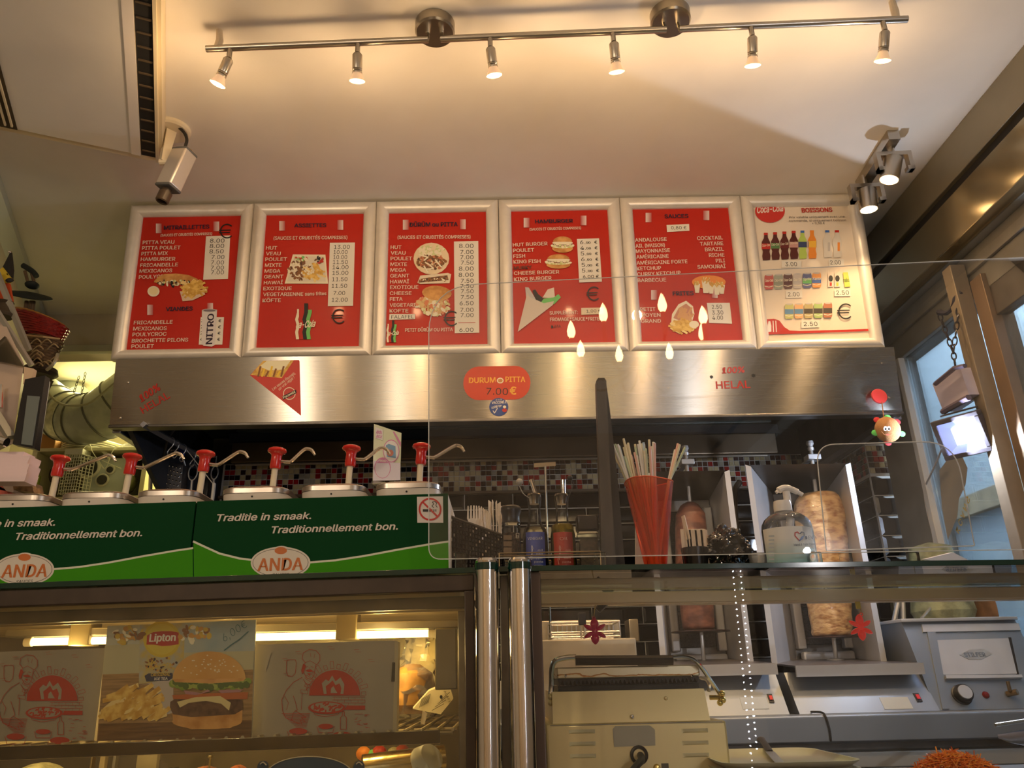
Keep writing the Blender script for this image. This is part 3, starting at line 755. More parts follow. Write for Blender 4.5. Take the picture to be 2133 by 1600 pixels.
S.cur = 'price_card'; S.poly([(1682,375),(1858,370),(1880,714),(1700,720)], CARD, 2); S.poly([(1716,922),(1893,918),(1893,970),(1717,976)], mat('card_amber',(.78,.66,.48),.5), 2)
S.cur = 'prices'
for k, n_ in enumerate('645655'):
    x_ = k*3; y_ = 416+k*45
    S.text(n_+'.', 1707+x_, y_, 1750+x_, y_, 30, BLACKI, 4, .0); S.text('00', 1755+x_, y_-3, 1790+x_, y_-4, 17, BLACKI, 4, .06); S.text('€', 1820+x_, y_-4, 1843+x_, y_-5, 22, BLACKI, 4, .02)
S.text('6,00 €', 1730, 686, 1858, 684, 24, BLACKI, 4, .01)
S.text('1,00 €', 1758, 960, 1874, 955, 23, BLACKI, 4, .0)
burger(S, 1568,418,165,125); burger(S, 1535,552,190,110)
S.cur = 'cone_picture'
S.poly([(1213,1112),(1290,795),(1305,835),(1420,885),(1500,868),(1490,900)], mat('cone_pale',(.66,.58,.50),.5), 4)
S.poly([(1272,757),(1300,760),(1325,800),(1365,870),(1280,850)], GREYI, 2); S.poly([(1328,785),(1352,775),(1375,812),(1420,850),(1400,885),(1358,862)], BLACKI, 3)
S.poly([(1395,880),(1420,848),(1500,838),(1535,812),(1555,838),(1505,890),(1470,900)], GRNI, 3); S.poly([(1410,840),(1450,775),(1500,760),(1508,845)], mat('cone_light',(.76,.66,.56),.5), 2)
euro(S, 1818,808,52)
S.build(boards[3])
# boards 5 and 6
S = bsheet().crop(1280,380,3.678)
tabs(S, 238,234, 725,218, 72)
lines(S, [('SAUCES',385,275,566,272)], 28, NAVYI, 'heading', .045)
S.cur = 'price_card'; S.poly([(398,327),(571,320),(574,372),(402,381)], CARD, 2)
prices(S, [('0,80 €',434,552,361)], h=24)
lines(S, [('ANDALOUSE',158,457,400,449),('AIL',162,502,222,499),('(MAISON)',234,499,386,494),('MAYONNAISE',164,542,425,534),('AMÉRICAINE',168,586,415,579),('AMÉRICAINE FORTE',170,632,559,620),
          ('KETCHUP',173,675,357,669),('CURRY KETCHUP',175,719,507,706),('BARBECUE',178,765,396,760),
          ('COCKTAIL',634,443,830,437),('TARTARE',656,486,833,481),('BRAZIL',694,529,838,525),('RICHE',724,572,842,570),('PILI',777,615,846,613),('SAMOURAÏ',636,663,851,657)], 27)
lines(S, [('PETIT',197,986,314,985),('MOYEN',200,1031,352,1029),('GRAND',203,1077,356,1075)], 27)
lines(S, [('FRITES',447,868,606,864)], 30, NAVYI, 'heading', .045)
tabs(S, 280,826, 790,812, 74)
S.cur = 'price_card'; S.poly([(707,925),(882,924),(900,1084),(724,1078)], CARD, 2)
prices(S, [('2.50',746,824,970),('3.30',748,834,1014),('4.00',750,832,1053)], h=30)
S.cur = 'cones_picture'
S.ell(722,765,130,52,ORGI,2)
for (x_, y_, s_) in ((632,805,.9),(700,790,1.25),(740,810,.9),(785,815,1.),(822,812,.9)):
    S.poly([(x_-26*s_,y_-28*s_),(x_+26*s_,y_-28*s_),(x_+16*s_,y_+48*s_),(x_-16*s_,y_+48*s_)], CREAMI, 5); fries(S, x_, y_-32*s_, 22*s_, 12*s_, 9, 8, (50,130), 4)
S.cur = 'fries_picture'
S.poly([(428,1125),(440,1010),(490,935),(548,908),(600,950),(612,1010),(590,1080)], CREAMI, 3); S.poly([(450,1040),(490,965),(548,930),(590,965),(600,1030),(540,1080)], mat('cone_shadow',(.55,.25,.16),.5), 4)
fries(S, 545,1030,55,60,26,15,(20,120),5,mat('fries_dark',(.66,.36,.16),.5)); fries(S, 515,1100,85,45,40,17,(-50,10),7); S.ell(608,1090,38,28,CREAMI,10)
S.build(boards[4])
S.cur = 'red_disc'
S.ell(1190,222,114,88,mat('disc_red',(.60,.04,.03),.3),2,n=32)
S.cur = 'lettering'; S.text('Coca-Cola', 1090,238,1290,222, 50, WHITEI, 4, .02, shear=.25)
lines(S, [('BOISSONS',1436,232,1668,226)], 32, REDI, 'heading', .045)
lines(S, [('Prix valable uniquement avec une',1338,277,1762,271),('commande, si uniquement boisson',1336,304,1772,298),('+ 0,30 €',1512,322,1610,321)], 16, mat('dark_grey_print',(.08,.06,.06),.5), 'lettering', .0)
def bottle(x, y0, y1, w_, m_, cap, lab, L=2):
    S.cur = 'bottle_picture#%d' % S.k; h_ = y1-y0
    S.rect(x-w_*.26, y0, x+w_*.20, y0+h_*.085, cap, L+2)
    S.poly([(x-w_*.22,y0+h_*.08),(x+w_*.18,y0+h_*.08),(x+w_*.22,y0+h_*.18),(x+w_*.46,y0+h_*.34),(x+w_*.48,y0+h_*.55),(x+w_*.40,y0+h_*.7),(x+w_*.52,y0+h_*.85),(x+w_*.46,y1),(x-w_*.36,y1+3),(x-w_*.44,y0+h_*.86),(x-w_*.36,y0+h_*.7),(x-w_*.50,y0+h_*.56),(x-w_*.50,y0+h_*.34),(x-w_*.26,y0+h_*.2)], m_, L)
    if lab: S.rect(x-w_*.50, y0+h_*.40, x+w_*.50, y0+h_*.60, lab, L+1)
for k, (lb_, cp_) in enumerate(((REDI,REDI),(mat('green_label',(.10,.22,.08),.5),REDI),(mat('dark_label',(.12,.01,.01),.5),REDI),(mat('grey_label',(.55,.30,.28),.5),REDI))):
    bottle(1160+k*71, 388-k*5, 595-k*3, 66, COLAI, cp_, lb_); S.cur = 'lettering'; S.text('Coca-Cola', 1130+k*71, 495-k*6, 1188+k*71, 490-k*6, 18, CREAMI, 5, .01, shear=.25)
bottle(1440, 371, 585, 64, mat('lime_bottle',(.45,.62,.12),.4), BLUI, mat('navy_label',(.04,.06,.16),.5)); bottle(1513, 369, 583, 66, ORGI, ORGI, BLUI)
S.cur = 'drink_label'; S.rect(1485,450,1545,500,mat('amber_drink',(.88,.50,.05),.4),4)
for x_, c_ in ((1630,BLUI),(1705,REDI)):
    bottle(x_, 368, 575, 68, mat('clear_bottle',(.70,.66,.60),.3), c_, None); S.rect(x_+2,462,x_+20,528,GREYI if c_ is BLUI else ORGI,5)
S.cur = 'price_card'
for q_ in ([(1278,600),(1430,600),(1430,655),(1278,655)],[(1640,590),(1755,590),(1757,640),(1640,645)],[(1312,832),(1436,830),(1438,885),(1312,888)],[(1682,824),(1806,820),(1806,872),(1684,874)],[(1430,1058),(1570,1056),(1572,1112),(1430,1116)]): S.poly(q_, CARD, 2)
prices(S, [('3.00',1310,1398,644),('2.00',1653,1735,631),('2.00',1329,1418,875),('2.50',1699,1796,862),('2.50',1450,1555,1102)], h=31)
def can(x, y, w_, h_, m_, m2, nm='can_picture'):
    S.cur = '%s#%d' % (nm, S.k)
    S.poly([(x-w_*.4,y),(x+w_*.4,y-3),(x+w_*.5,y+h_*.12),(x+w_*.5,y+h_*.88),(x+w_*.4,y+h_),(x-w_*.36,y+h_+2),(x-w_*.5,y+h_*.88),(x-w_*.5,y+h_*.12)], m_, 2)
    S.ell(x, y+2, w_*.38, 6, GREYI, 3, n=12); S.rect(x-w_*.5, y+h_*.36, x+w_*.5, y+h_*.70, m2, 3); S.line([(x-w_*.45,y+h_*.78),(x,y+h_*.84),(x+w_*.45,y+h_*.76)], 6, CREAMI, 4)
cc_ = [((.55,.10,.08),REDI),((.35,.38,.30),mat('olive',(.28,.30,.22),.5)),((.13,.05,.04),COLAI),((.62,.56,.52),GREYI),((.10,.12,.30),GRNI),((.85,.35,.08),BLUI)]
for k, (c_, m2) in enumerate(cc_):
    can(1182+k*73, 710-k*3, 68, 112, mat('can%d' % k, c_, .35), m2)
    S.cur = 'lettering'; S.text(['Coca-Cola','Coca-Cola','Coca-Cola','Coca-Cola','Sprite','Fanta'][k], 1152+k*73, 766-k*3, 1212+k*73, 762-k*3, 19, CREAMI, 5, .02, shear=.25)
for x_ in (1633,1684): S.cur = 'carton_picture#%d' % S.k; S.poly([(x_,692),(x_+44,690),(x_+44,802),(x_,804)], mat('carton_print',(.80,.68,.58),.5), 2); S.ell(x_+22,738,17,24,BLACKI,4); S.rect(x_+14,768,x_+30,795,REDI if x_ < 1650 else YELI,4)
S.cur = 'can_picture#n'; S.poly([(1748,692),(1786,690),(1806,800),(1762,804)], mat('nalu_can',(.55,.62,.10),.5), 2)
S.cur = 'lettering'; 
S.text('nalu', 1756,766,1796,762,30, mat('olive_print',(.15,.22,.04),.5),5,.02)
for k, (c_, m2) in enumerate((((.55,.55,.20),LBLUI),((.75,.45,.22),LBLUI),((.50,.42,.20),ORGI),((.40,.55,.20),GRNI),((.45,.18,.10),ORGI))):
    can(1337+k*74, 933-k*2, 66, 112, mat('canb%d' % k, c_, .35), mat('canmid%d' % k, [(.10,.25,.45),(.10,.25,.45),(.05,.04,.03),(.05,.04,.03),(.05,.04,.03)][k], .5))
S.cur = 'red_footer'
S.poly([(1144,1052),(1220,1046),(1262,1060),(1300,1110),(1340,1136),(1420,1140),(1945,1124),(1946,1140),(1158,1168)], REDI, 2)
S.poly([(1178,1065),(1192,1065),(1200,1100),(1200,1145),(1174,1148),(1172,1100)], WHITEI, 4)
for x_ in (1213,1234): S.line([(x_,1063),(x_+4,1146)], 7, WHITEI, 4)
euro(S, 1770,990,56)
S.build(boards[5])

# ------------------------------------------------------------------ extractor hood
HX0, HX1 = -1.545, 1.62
hb = MB()
t = thing('extractor_hood', 'wide brushed stainless extractor hood under the menu boards', 'extractor hood', (0,3.3,2.17))
Z0, Z1 = 2.165, 2.434; Y0h, Y1h = 2.915, 2.878   # front panel leans slightly
# front panel
S0 = Sheet((0,Y0h,Z0), (1,0,0), (0,Y1h-Y0h,Z1-Z0))
b = MB().hexa([(HX0,Y0h,Z0),(HX1,Y0h,Z0),(HX1,Y0h+.015,Z0),(HX0,Y0h+.015,Z0),(HX0,Y1h,Z1),(HX1,Y1h,Z1),(HX1,Y1h+.03,Z1),(HX0,Y1h+.03,Z1)])
b.build('front_panel', STEEL, t, sharp=0)
MB().rbox((HX0,2.905,Z0-.012),(HX1,2.955,Z0+.001),.003).build('front_lip', STEELD, t)
for x_ in (HX0, HX1-.02):
    MB().hexa([(x_,2.93,Z0),(x_+.02,2.93,Z0),(x_+.02,3.95,Z0),(x_,3.95,Z0),(x_,2.90,2.43),(x_+.02,2.90,2.43),(x_+.02,3.95,2.43),(x_,3.95,2.43)]).build('side_panel', STEELD, t, sharp=0)
    MB().rbox((x_-.004,2.95,Z0-.02),(x_+.03,3.94,Z0+.008),.003).build('side_lip', mat('lip_steel', (.35,.36,.40), .35, 1.), t)
# sloping filter plane and rear trough
b = MB(); b.hexa([(HX0+.02,2.96,2.40),(HX1-.02,2.96,2.40),(HX1-.02,3.94,2.42),(HX0+.02,3.94,2.42),(HX0+.02,2.96,2.415),(HX1-.02,2.96,2.415),(HX1-.02,3.94,2.432),(HX0+.02,3.94,2.432)])
b.build('inner_roof', mat('hood_inside', (.035,.045,.04), .5, .3), t, sharp=0)
MB().rbox((-1.30,3.60,2.195),(1.35,3.625,2.295),.004).build('rear_trough', mat('trough_steel', (.20,.15,.10), .38, .9, noise=.25, nscale=2.5), t)
MB().box((-1.34,3.66,2.31),(1.39,3.95,2.36)).build('filter_slot', BLACKM, t, sharp=0)
MB().rbox((-1.30,3.63,2.36),(1.35,3.95,2.40),.004).build('filter_cover', mat('filter_green', (.045,.055,.048), .45, .3), t)
MB().tube([(-1.28,3.62,2.188),(1.30,3.62,2.188)], .007, 8).build('drain_pipe', mat('pipe_grey',(.22,.19,.15),.4,.5), t)
for (px, py) in ((267,797),(251,871),(1837,757),(1852,829)):
    q_ = S0.uv(px, py); p_ = S0.w(q_, 0); MB().lathe([(0,.004),(.004,.003),(.0055,0)], p_, 12, M=axis_m(S0.N)).build('screw', CHROME, t)
# lettering stuck on the hood
S0.cur = 'lettering'
HEL = mat('helal_red', (.42,.02,.012), .5)
S0.text('100%', 295,838, 334,812, 15, HEL, 1, .06, shear=.2); S0.text('HELAL', 298,862, 355,828, 15, HEL, 1, .015)
S0.text('100%', 1504,778, 1550,776, 12, HEL, 1, .06, shear=.2); S0.text('HELAL', 1492,810, 1563,808, 15, HEL, 1, .015)
S0.text('*', 1479,794, 1486,794, 12, BLACKI, 1, .02); S0.text('*', 1566,791, 1574,791, 12, BLACKI, 1, .02)
S0.build(t)
def plate(name, S, pts, thick, mt, label, cat):
    """a thin sticker or card lying on a sheet"""
    q_ = [S.w(S.uv(*p), 0) for p in pts]; 
    o = thing(name, label, cat, sum(q_, Vector())/len(q_)); MB().prism([p-S.N*.0008 for p in q_], S.N*thick).build('card', mt, o, sharp=0); return o
# fries cone sticker
o = plate('cone_sticker', S0, [(521,782),(548,752),(622,750),(624,752),(627,866)], .0008, mat('sticker_red',(.55,.03,.015),.4), 'red triangular sticker of a fries cone with sauce on the left of the hood', 'sticker')
S0.cur = 'fries_print'
S0.poly([(523,781),(548,752),(612,751),(587,788),(540,783)], FRY, 2); S0.poly([(541,764),(556,752),(606,751),(592,770),(560,772)], mat('mayo',(.85,.80,.55),.4), 3)
for k in range(7): S0.line([(538+k*8,784),(543+k*8,764+(k%3)*5)], 4, YELI if k % 2 else BROWNI, 4)
S0.cur = 'lettering'
S0.text('Les sauces Pauwels,', 569,814, 616,779, 6, CREAMI, 4, .0, shear=.2); S0.text('un vrai régal !', 582,814, 614,788, 6, CREAMI, 4, .0, shear=.2)
S0.ell(603,820,13,13,CREAMI,3); S0.ell(603,820,11.5,11.5,mat('sticker_red2',(.50,.03,.02),.4),4); S0.poly([(588,826),(617,812),(618,819),(590,833)], BLACKI, 5); S0.text('Pauwels', 591,831, 616,818, 5, CREAMI, 6, .02)
S0.build(o)
# durum sticker
pts = []
for cx, a0_ in ((1073,-90),(997,90)):
    for k in range(13):
        q_ = radians(a0_+k*15); pts.append((cx+(32)*cos(q_), 798-(cx-1035)*.02-35*sin(q_)))
o = plate('price_sticker', S0, pts, .0008, mat('sticker_orange',(.58,.05,.01),.35), 'orange-red pill-shaped sticker reading DURUM PITTA 7.00 €', 'sticker')
S0.cur = 'lettering'
S0.text('DURUM', 977,798, 1032,797, 11, mat('letter_yellow',(.85,.42,.04),.5), 3, .03); S0.text('PITTA', 1053,796, 1094,796, 11, MC['letter_yellow'], 3, .03)
S0.text('7.00', 1013,822, 1058,823, 14, BLACKI, 3, .0); S0.text('€', 1062,822, 1075,822, 16, MC['letter_yellow'], 3, .05)
S0.ell(1042,793,7,6,CREAMI,4); S0.ell(1042,793,5,4,BUN,5)
S0.build(o)
o = plate('round_badge', S0, [(1039+20*cos(radians(k*18)), 848-19*sin(radians(k*18))) for k in range(20)], .0008, mat('badge_blue',(.03,.07,.28),.35), 'round blue vaccination badge below the orange sticker', 'badge')
S0.cur = 'lettering'
S0.text('JE SUIS', 1032,835, 1046,834, 3, WHITEI, 10, .0); S0.text('VACCINÉ.E', 1024,842, 1055,840, 5, WHITEI, 10, .03, shear=.15); S0.text('CONTRE LA', 1030,847, 1046,846, 2.5, WHITEI, 10, .0); S0.text('COVID-19', 1024,852, 1044,848, 4, WHITEI, 10, .03, shear=.15)
S0.line([(1027,856),(1030,861),(1036,851)], 1.6, WHITEI, 10); S0.ell(1051,855,5,4,REDI,10); S0.ell(1051,848,3.4,3,CREAMI,10)
S0.build(o)
# hanging plush on the hood corner
o = thing('plush_toy', 'round smiling plush burger hanging from a red disc at the hood corner', 'toy', P(1849,895,2.86))
ph = P(1849,895,2.86); rr = mpp(ph)*26
dp = P(1831,826,2.885)
MB().lathe([(0,.006),(.03,.006),(.032,.003),(.032,0),(0,0)], dp, 28, M=axis_m((0,-1,.05))).build('suction_disc', mat('disc_pink',(.60,.05,.06),.4), o)
MB().tube([dp+Vector((.004,-.006,-.025)), ph+Vector((-.006,0,rr))], .0022, 6).build('cord', BROWNI, o)
MB().ball(ph, rr, None, 24, (1.0,.8,1.05)).build('body', mat('plush_tan',(.42,.21,.08),.9,noise=.15,nscale=60,bump=.4,bscale=300), o, sharp=80)
FG = mat('felt_green',(.10,.50,.12),.9); FR = mat('felt_red',(.55,.03,.04),.9)
for k, (dx, dz, m_, rt_) in enumerate(((-26,-6,FG,0),(29,-9,FG,0),(-17,22,FR,30),(24,17,FR,-40),(-4,-28,FR,0),(6,27,FG,10))):
    s_ = mpp(ph); MB().ball(ph+Vector((dx*s_,.004,dz*s_)), .012 if k else .013, None, 12, (1.2,.3,1.0)).build('leaf', m_, o, sharp=80)
SP = Sheet(ph+Vector((0,-rr*.83,0)), (1,0,0), (0,0,1)); SP.cur = 'face'
for x_ in (1844,1851): SP.ell(x_,893,4,5,WHITEI,2); SP.ell(x_+.5,894,2,2.6,BLACKI,3)
SP.line([(1836,899),(1841,905),(1849,908),(1857,903)], 1.4, BROWNI, 2); SP.ell(1849,906,4,2.5,mat('mouth',(.35,.08,.05),.8),1)
SP.build(o)
# ------------------------------------------------------------------ kitchen seen through the hatch
DUCTM = mat('galvanised_duct', (.46,.49,.45), .42, .35, noise=.3, nscale=7)
dpth = curve([P(30,800,4.75),P(70,820,4.62),P(115,856,4.5),P(160,872,4.42),P(205,868,4.36),P(250,838,4.32),P(300,800,4.28)], 6)
t = thing('ventilation_duct', 'thick galvanised ventilation duct curving behind the left end of the hood', 'duct', dpth[18])
MB().tube(dpth, .150, 28).build('duct', DUCTM, t, sharp=60)
for k in (6, 11, 15, 20, 25, 30):
    c_ = dpth[k]; d = (dpth[k+1]-dpth[k-1]).normalized(); a_, b_ = d.orthogonal().normalized(), None; b_ = d.cross(a_)
    ring = [c_+a_*.151*cos(2*pi*j/32)+b_*.151*sin(2*pi*j/32) for j in range(32)]
    MB().tube(ring, .006, 6, closed=True).build('seam', mat('duct_seam', (.09,.09,.07), .5), t)
q_ = [c_ for c_ in dpth[16:19]]; MB().tube([q_[0]+Vector((0,0,0)), q_[2]], .1535, 28, cap=False).build('tape_band', mat('duct_tape', (.55,.55,.45), .35, .5, noise=.3, nscale=30), t)
el = curve([P(66,815,4.95),P(100,805,4.9),P(140,812,4.85),P(160,828,4.8)], 5)
MB().tube(el, .085, 20).build('elbow', DUCTM, t)
def chain(name, a, b, n, r, wr, mt, lab, parent=None, cat='chain'):
    o = parent or thing(name, lab, cat, a)
    a = Vector(a); b = Vector(b); d = (b-a)/n; L = d.length
    for k in range(n):
        c_ = a+d*(k+.5); M_ = axis_m(d)@Matrix.Rotation(pi/2*(k%2)+.4,3,'Z')
        ring = [c_+M_@Vector((r*cos(q), 0, L*.60*sin(q))) for q in [2*pi*j/10 for j in range(10)]]
        MB().tube(ring, wr, 5, closed=True).build('link', mt, o)
    return o
CH = mat('chain_dark', (.05,.05,.04), .5, .6)
chain('hanging_chain', P(178,776,4.3), P(166,842,4.3), 9, .006, .002, CH, 'short dark chain over the duct, right one of the pair')
chain('hanging_chain', P(165,784,4.35), P(150,830,4.35), 7, .006, .002, CH, 'short dark chain over the duct, left one of the pair')
o = MB().tube(curve([P(95,812,4.2),P(120,838,4.18),P(150,845,4.16),P(190,838,4.14),P(240,797,4.12),P(262,790,4.12)], 6), .007, 8).build('power_cable', mat('cable_grey',(.30,.30,.22),.5)); tag(o, 'grey cable sagging across the front of the duct', 'cable')
# shelf unit
SHM = mat('shelf_cream', (.62,.58,.36), .5)
YS = 4.55
z1 = P(180,932,YS).z; z2 = P(180,1034,YS).z; xl = P(66,950,YS).x; xr = P(275,950,YS).x+.1
t = thing('shelf_unit', 'cream kitchen shelf unit behind the sauce pumps', 'shelf', ((xl+xr)/2, YS+.2, 0))
MB().rbox((xl,YS,z1-.022),(xr,YS+.42,z1),.003).build('top_board', SHM, t)
MB().rbox((xl,YS,z2-.025),(xr,YS+.42,z2),.003).build('shelf_board', SHM, t)
for x_ in (xl, xr-.03): MB().rbox((x_,YS+.001,0),(x_+.03,YS+.42,z1-.022),.003).build('side_board', SHM, t)
MB().box((xl+.03,YS+.40,z2),(xr-.03,YS+.415,z1-.022)).build('back_board', mat('shelf_back',(.30,.27,.14),.6), t, sharp=0)
MB().rbox((xl,YS,.0),(xr,YS+.42,.06),.003).build('base', SHM, t)
# things on the shelf
pc = P(183,925,YS+.12); pw = mpp(pc)*58
for k in range(5):
    zz = z1+.002+k*.013
    o = MB().lathe([(0,0),(pw*.6,0),(pw,.010),(pw,.013),(pw*.6,.004),(0,.004)], (pc.x,YS+.18,zz), 36).build('plate', mat('plate_white',(.75,.73,.62),.3)); tag(o, ['lowest','second lowest','middle','second highest','topmost'][k]+' white plate in the stack on the cream kitchen shelf', 'plate', 'stack of white plates on the kitchen shelf')
bx_ = P(97,905,YS); o = MB().rbox((bx_.x-.05,YS+.02,z1+.001),(bx_.x+.05,YS+.2,z1+.13),.004).build('cardboard_box', mat('cardboard',(.45,.22,.06),.7)); tag(o, 'orange-brown cardboard box under the left end of the duct', 'box')
pn = P(258,905,YS); t = thing('saucepan', 'shallow steel pan on the shelf beside the plates', 'pan', (pn.x,YS+.2,z1+.001))
MB().lathe([(0,.001),(.09,.001),(.10,.01),(.105,.05),(.10,.052),(.095,.012),(0,.01)], (pn.x+.03,YS+.18,z1), 32).build('body', STEELP, t)
MB().tube([(pn.x-.06,YS+.12,z1+.04),(pn.x-.14,YS+.03,z1+.05)], .008, 8).build('handle', STEELP, t)
# appliance with round grille, hose and knobs
a0 = P(186,1000,YS+.01); s_ = mpp(a0)
t = thing('fan_appliance', 'white kitchen appliance with a round grille, two knobs and a coiled hose', 'appliance', (P(218,1000,YS).x, YS+.2, z2+.001))
ax0 = P(160,1000,YS).x; ax1 = P(250,1000,YS).x
MB().rbox((ax0,YS+.06,z2+.001),(ax1,YS+.34,z1-.05),.012,3).build('body', mat('appliance_white',(.60,.66,.58),.35), t)
def ringy(cx, cy, r, tr, nm, mt, Y=YS+.055, par=None):
    c_ = P(cx, cy, Y); s_ = mpp(c_)
    MB().tube([c_+Vector((r*s_*cos(q),0,r*s_*sin(q))) for q in [2*pi*k/28 for k in range(28)]], tr*s_, 8, closed=True).build(nm, mt, par or t)
    return c_, s_
APW = mat('appliance_cream',(.75,.74,.58),.4)
c_, s_ = ringy(186,975,20,3.5,'grille_ring',APW); MB().lathe([(0,0),(18*s_,0),(18*s_,-.01),(0,-.012)], c_, 24, M=axis_m((0,1,0))).build('grille', mat('grille_dark',(.05,.05,.04),.6), t)
for cx, cy, r in ((213,1000,12),(230,979,8)):
    c_, s_ = ringy(cx, cy, r, 2.5, 'knob_ring', APW); MB().lathe([(0,0),(r*.8*s_,0),(r*.8*s_,.012),(0,.014)], c_, 20, M=axis_m((0,-1,0))).build('knob', mat('knob_dark',(.06,.06,.05),.5), t)
MB().tube(curve([P(165,955,YS+.03),P(175,938,YS+.03),P(195,933,YS+.03),P(215,940,YS+.03),P(228,955,YS+.03)], 8), .011, 8).build('hose', APW, t)
for q_ in ([(160,945),(172,936),(186,925),(192,940),(205,960),(216,975)],[(242,930),(232,945),(222,972),(214,975),(204,955)],[(205,955),(225,965),(252,976)]):
    MB().tube(curve([P(x_,y_,YS-.01) for x_,y_ in q_], 5), .0022, 6).build('cord', APW, t)
# wire basket
t = thing('wire_basket', 'white plastic-coated wire basket on the cream kitchen shelf', 'basket', (P(155,1000,YS-.02).x, YS+.05, z2+.001))
WB = mat('wire_white',(.62,.62,.52),.5)
bx0 = P(128,1000,YS-.03); bx1 = P(184,1000,YS-.03); zb0 = z2+.002; zb1 = P(150,948,YS-.03).z
for k in range(13):
    z_ = zb0+.01+(zb1-zb0-.01)*k/12
    MB().tube([(bx0.x,YS+.05,z_),(bx0.x,YS-.035,z_),(bx0.x+(bx1.x-bx0.x)*.62,YS-.045,z_),(bx1.x,YS+.0,z_-.01)], .0022, 5).build('wire', WB, t)
for k in range(8):
    x_ = bx0.x+(bx1.x-bx0.x)*.62*k/7; MB().cyl((x_,YS-.038,zb0),(x_,YS-.040,zb1), .0022, 5).build('upright', WB, t)
for k in range(1,5):
    x_ = bx0.x+(bx1.x-bx0.x)*(.62+.38*k/4); MB().cyl((x_,YS-.045+.045*k/4,zb0),(x_,YS-.045+.045*k/4,zb1-.01), .003, 5).build('upright', WB, t)
MB().rbox((bx0.x-.003,YS-.05,zb1),(bx0.x+(bx1.x-bx0.x)*.66,YS+.05,zb1+.035),.004).build('rim', WB, t)
o = MB().ball(P(95,990,YS+.2), .07, None, 14, (1,.8,.9)).build('onion_bag', mat('bag_brown',(.14,.10,.04),.7,noise=.5,nscale=30,bump=.5,bscale=60)); tag(o, 'brown bag in the dark left bay of the kitchen shelf', 'bag')
bl = P(283,1003,YS+.1); o = MB().lathe([(0,0),(.02,0),(.055,.02),(.08,.07),(.075,.075),(.05,.025),(0,.01)], Vector((bl.x,YS+.1,z2+.085)), 28, M=axis_m((-.55,-.8,.1))).build('green_bowl', mat('bowl_green',(.16,.17,.07),.2,coat=.5)); tag(o, 'olive green bowl standing on edge right of the kitchen shelf', 'bowl')
fr_ = P(66,1008,4.1); 
t = thing('picture_frame', 'small lime-green framed picture left of the first sauce pump', 'picture', fr_)
a_ = P(50,1034,4.52); c_ = P(81,990,4.52); a_.z = z2+.001; MB().rbox((a_.x,4.53,a_.z),(c_.x,4.545,c_.z),.002).build('frame', mat('lime_frame',(.30,.38,.05),.5), t)
MB().box((a_.x+.012,4.526,a_.z+.002),(c_.x-.022,4.5295,c_.z-.012)).build('picture', mat('pale_picture',(.55,.58,.45),.5), t, sharp=0)
# dark angled side screen under the hood, with utensil rail
XL = -1.50
t = thing('side_screen', 'dark metal side screen under the left end of the hood', 'screen', Px(340,1000,XL))
q_ = [Px(x_,y_,XL) for x_, y_ in [(262,892),(345,1062),(470,1062),(452,965)]]
MB().prism(q_, (.02,0,0)).build('panel', mat('screen_dark',(.045,.05,.065),.45,.4,noise=.3,nscale=5), t, sharp=0)
XR = -1.40
r0 = Px(298,884,XR); r1 = Px(425,956,XR)
t = thing('utensil_rail', 'grey steel rail with S-hooks under the left side of the hood', 'rail', (r0+r1)/2)
MB().tube([r0, r1], .013, 4).build('rail', mat('rail_blue_grey',(.28,.29,.34),.35,.8), t)
def rail(f): return r0+(r1-r0)*f
def shook(f, par):
    c_ = rail(f); pts_ = [c_+Vector((0,0,.014)), c_+Vector((.012,0,.004)), c_+Vector((.010,0,-.02)), c_+Vector((-.004,0,-.04)), c_+Vector((-.010,0,-.055)), c_+Vector((0,0,-.066)), c_+Vector((.010,0,-.055))]
    MB().tube(curve(pts_, 3), .0022, 6).build('hook', STEELP, par)
for f_ in (.42,.50,.62,.80): shook(f_, t)
# box grater
t = thing('box_grater', 'steel box grater with raised teeth hanging under the hood rail', 'grater', P(368,990,3.35))
Yg = 3.35; g = [P(x_,y_,Yg) for x_, y_ in [(330,1048),(372,1056),(382,968),(345,958)]]
MB().prism(g, (0,.06,0)).build('body', mat('grater_steel',(.14,.145,.17),.35,.9), t, sharp=0)
for r_ in range(9):
    for k in range(5):
        u_ = (k+.5+(.5 if r_ % 2 else 0)-.2)/5.2; v_ = (r_+.6)/9.6
        p_ = (g[0]*(1-u_)+g[1]*u_)*(1-v_)+(g[3]*(1-u_)+g[2]*u_)*v_
        MB().lathe([(0,.004),(.0035,.003),(.005,0)], p_+Vector((0,-.0003,0)), 8, M=axis_m((0,-1,.3))).build('tooth', CHROME, t)
hp = P(376,937,Yg); MB().rbox((hp.x-.012,Yg,hp.z-.022),(hp.x+.012,Yg+.03,hp.z+.022),.005).build('handle_clip', mat('clip_blue',(.01,.03,.30),.3), t)
MB().tube(curve([g[3]+Vector((.0,.02,0)), P(348,945,Yg), P(362,938,Yg), P(378,950,Yg), g[2]+Vector((0,.02,0))], 4), .004, 6).build('handle', STEELP, t)
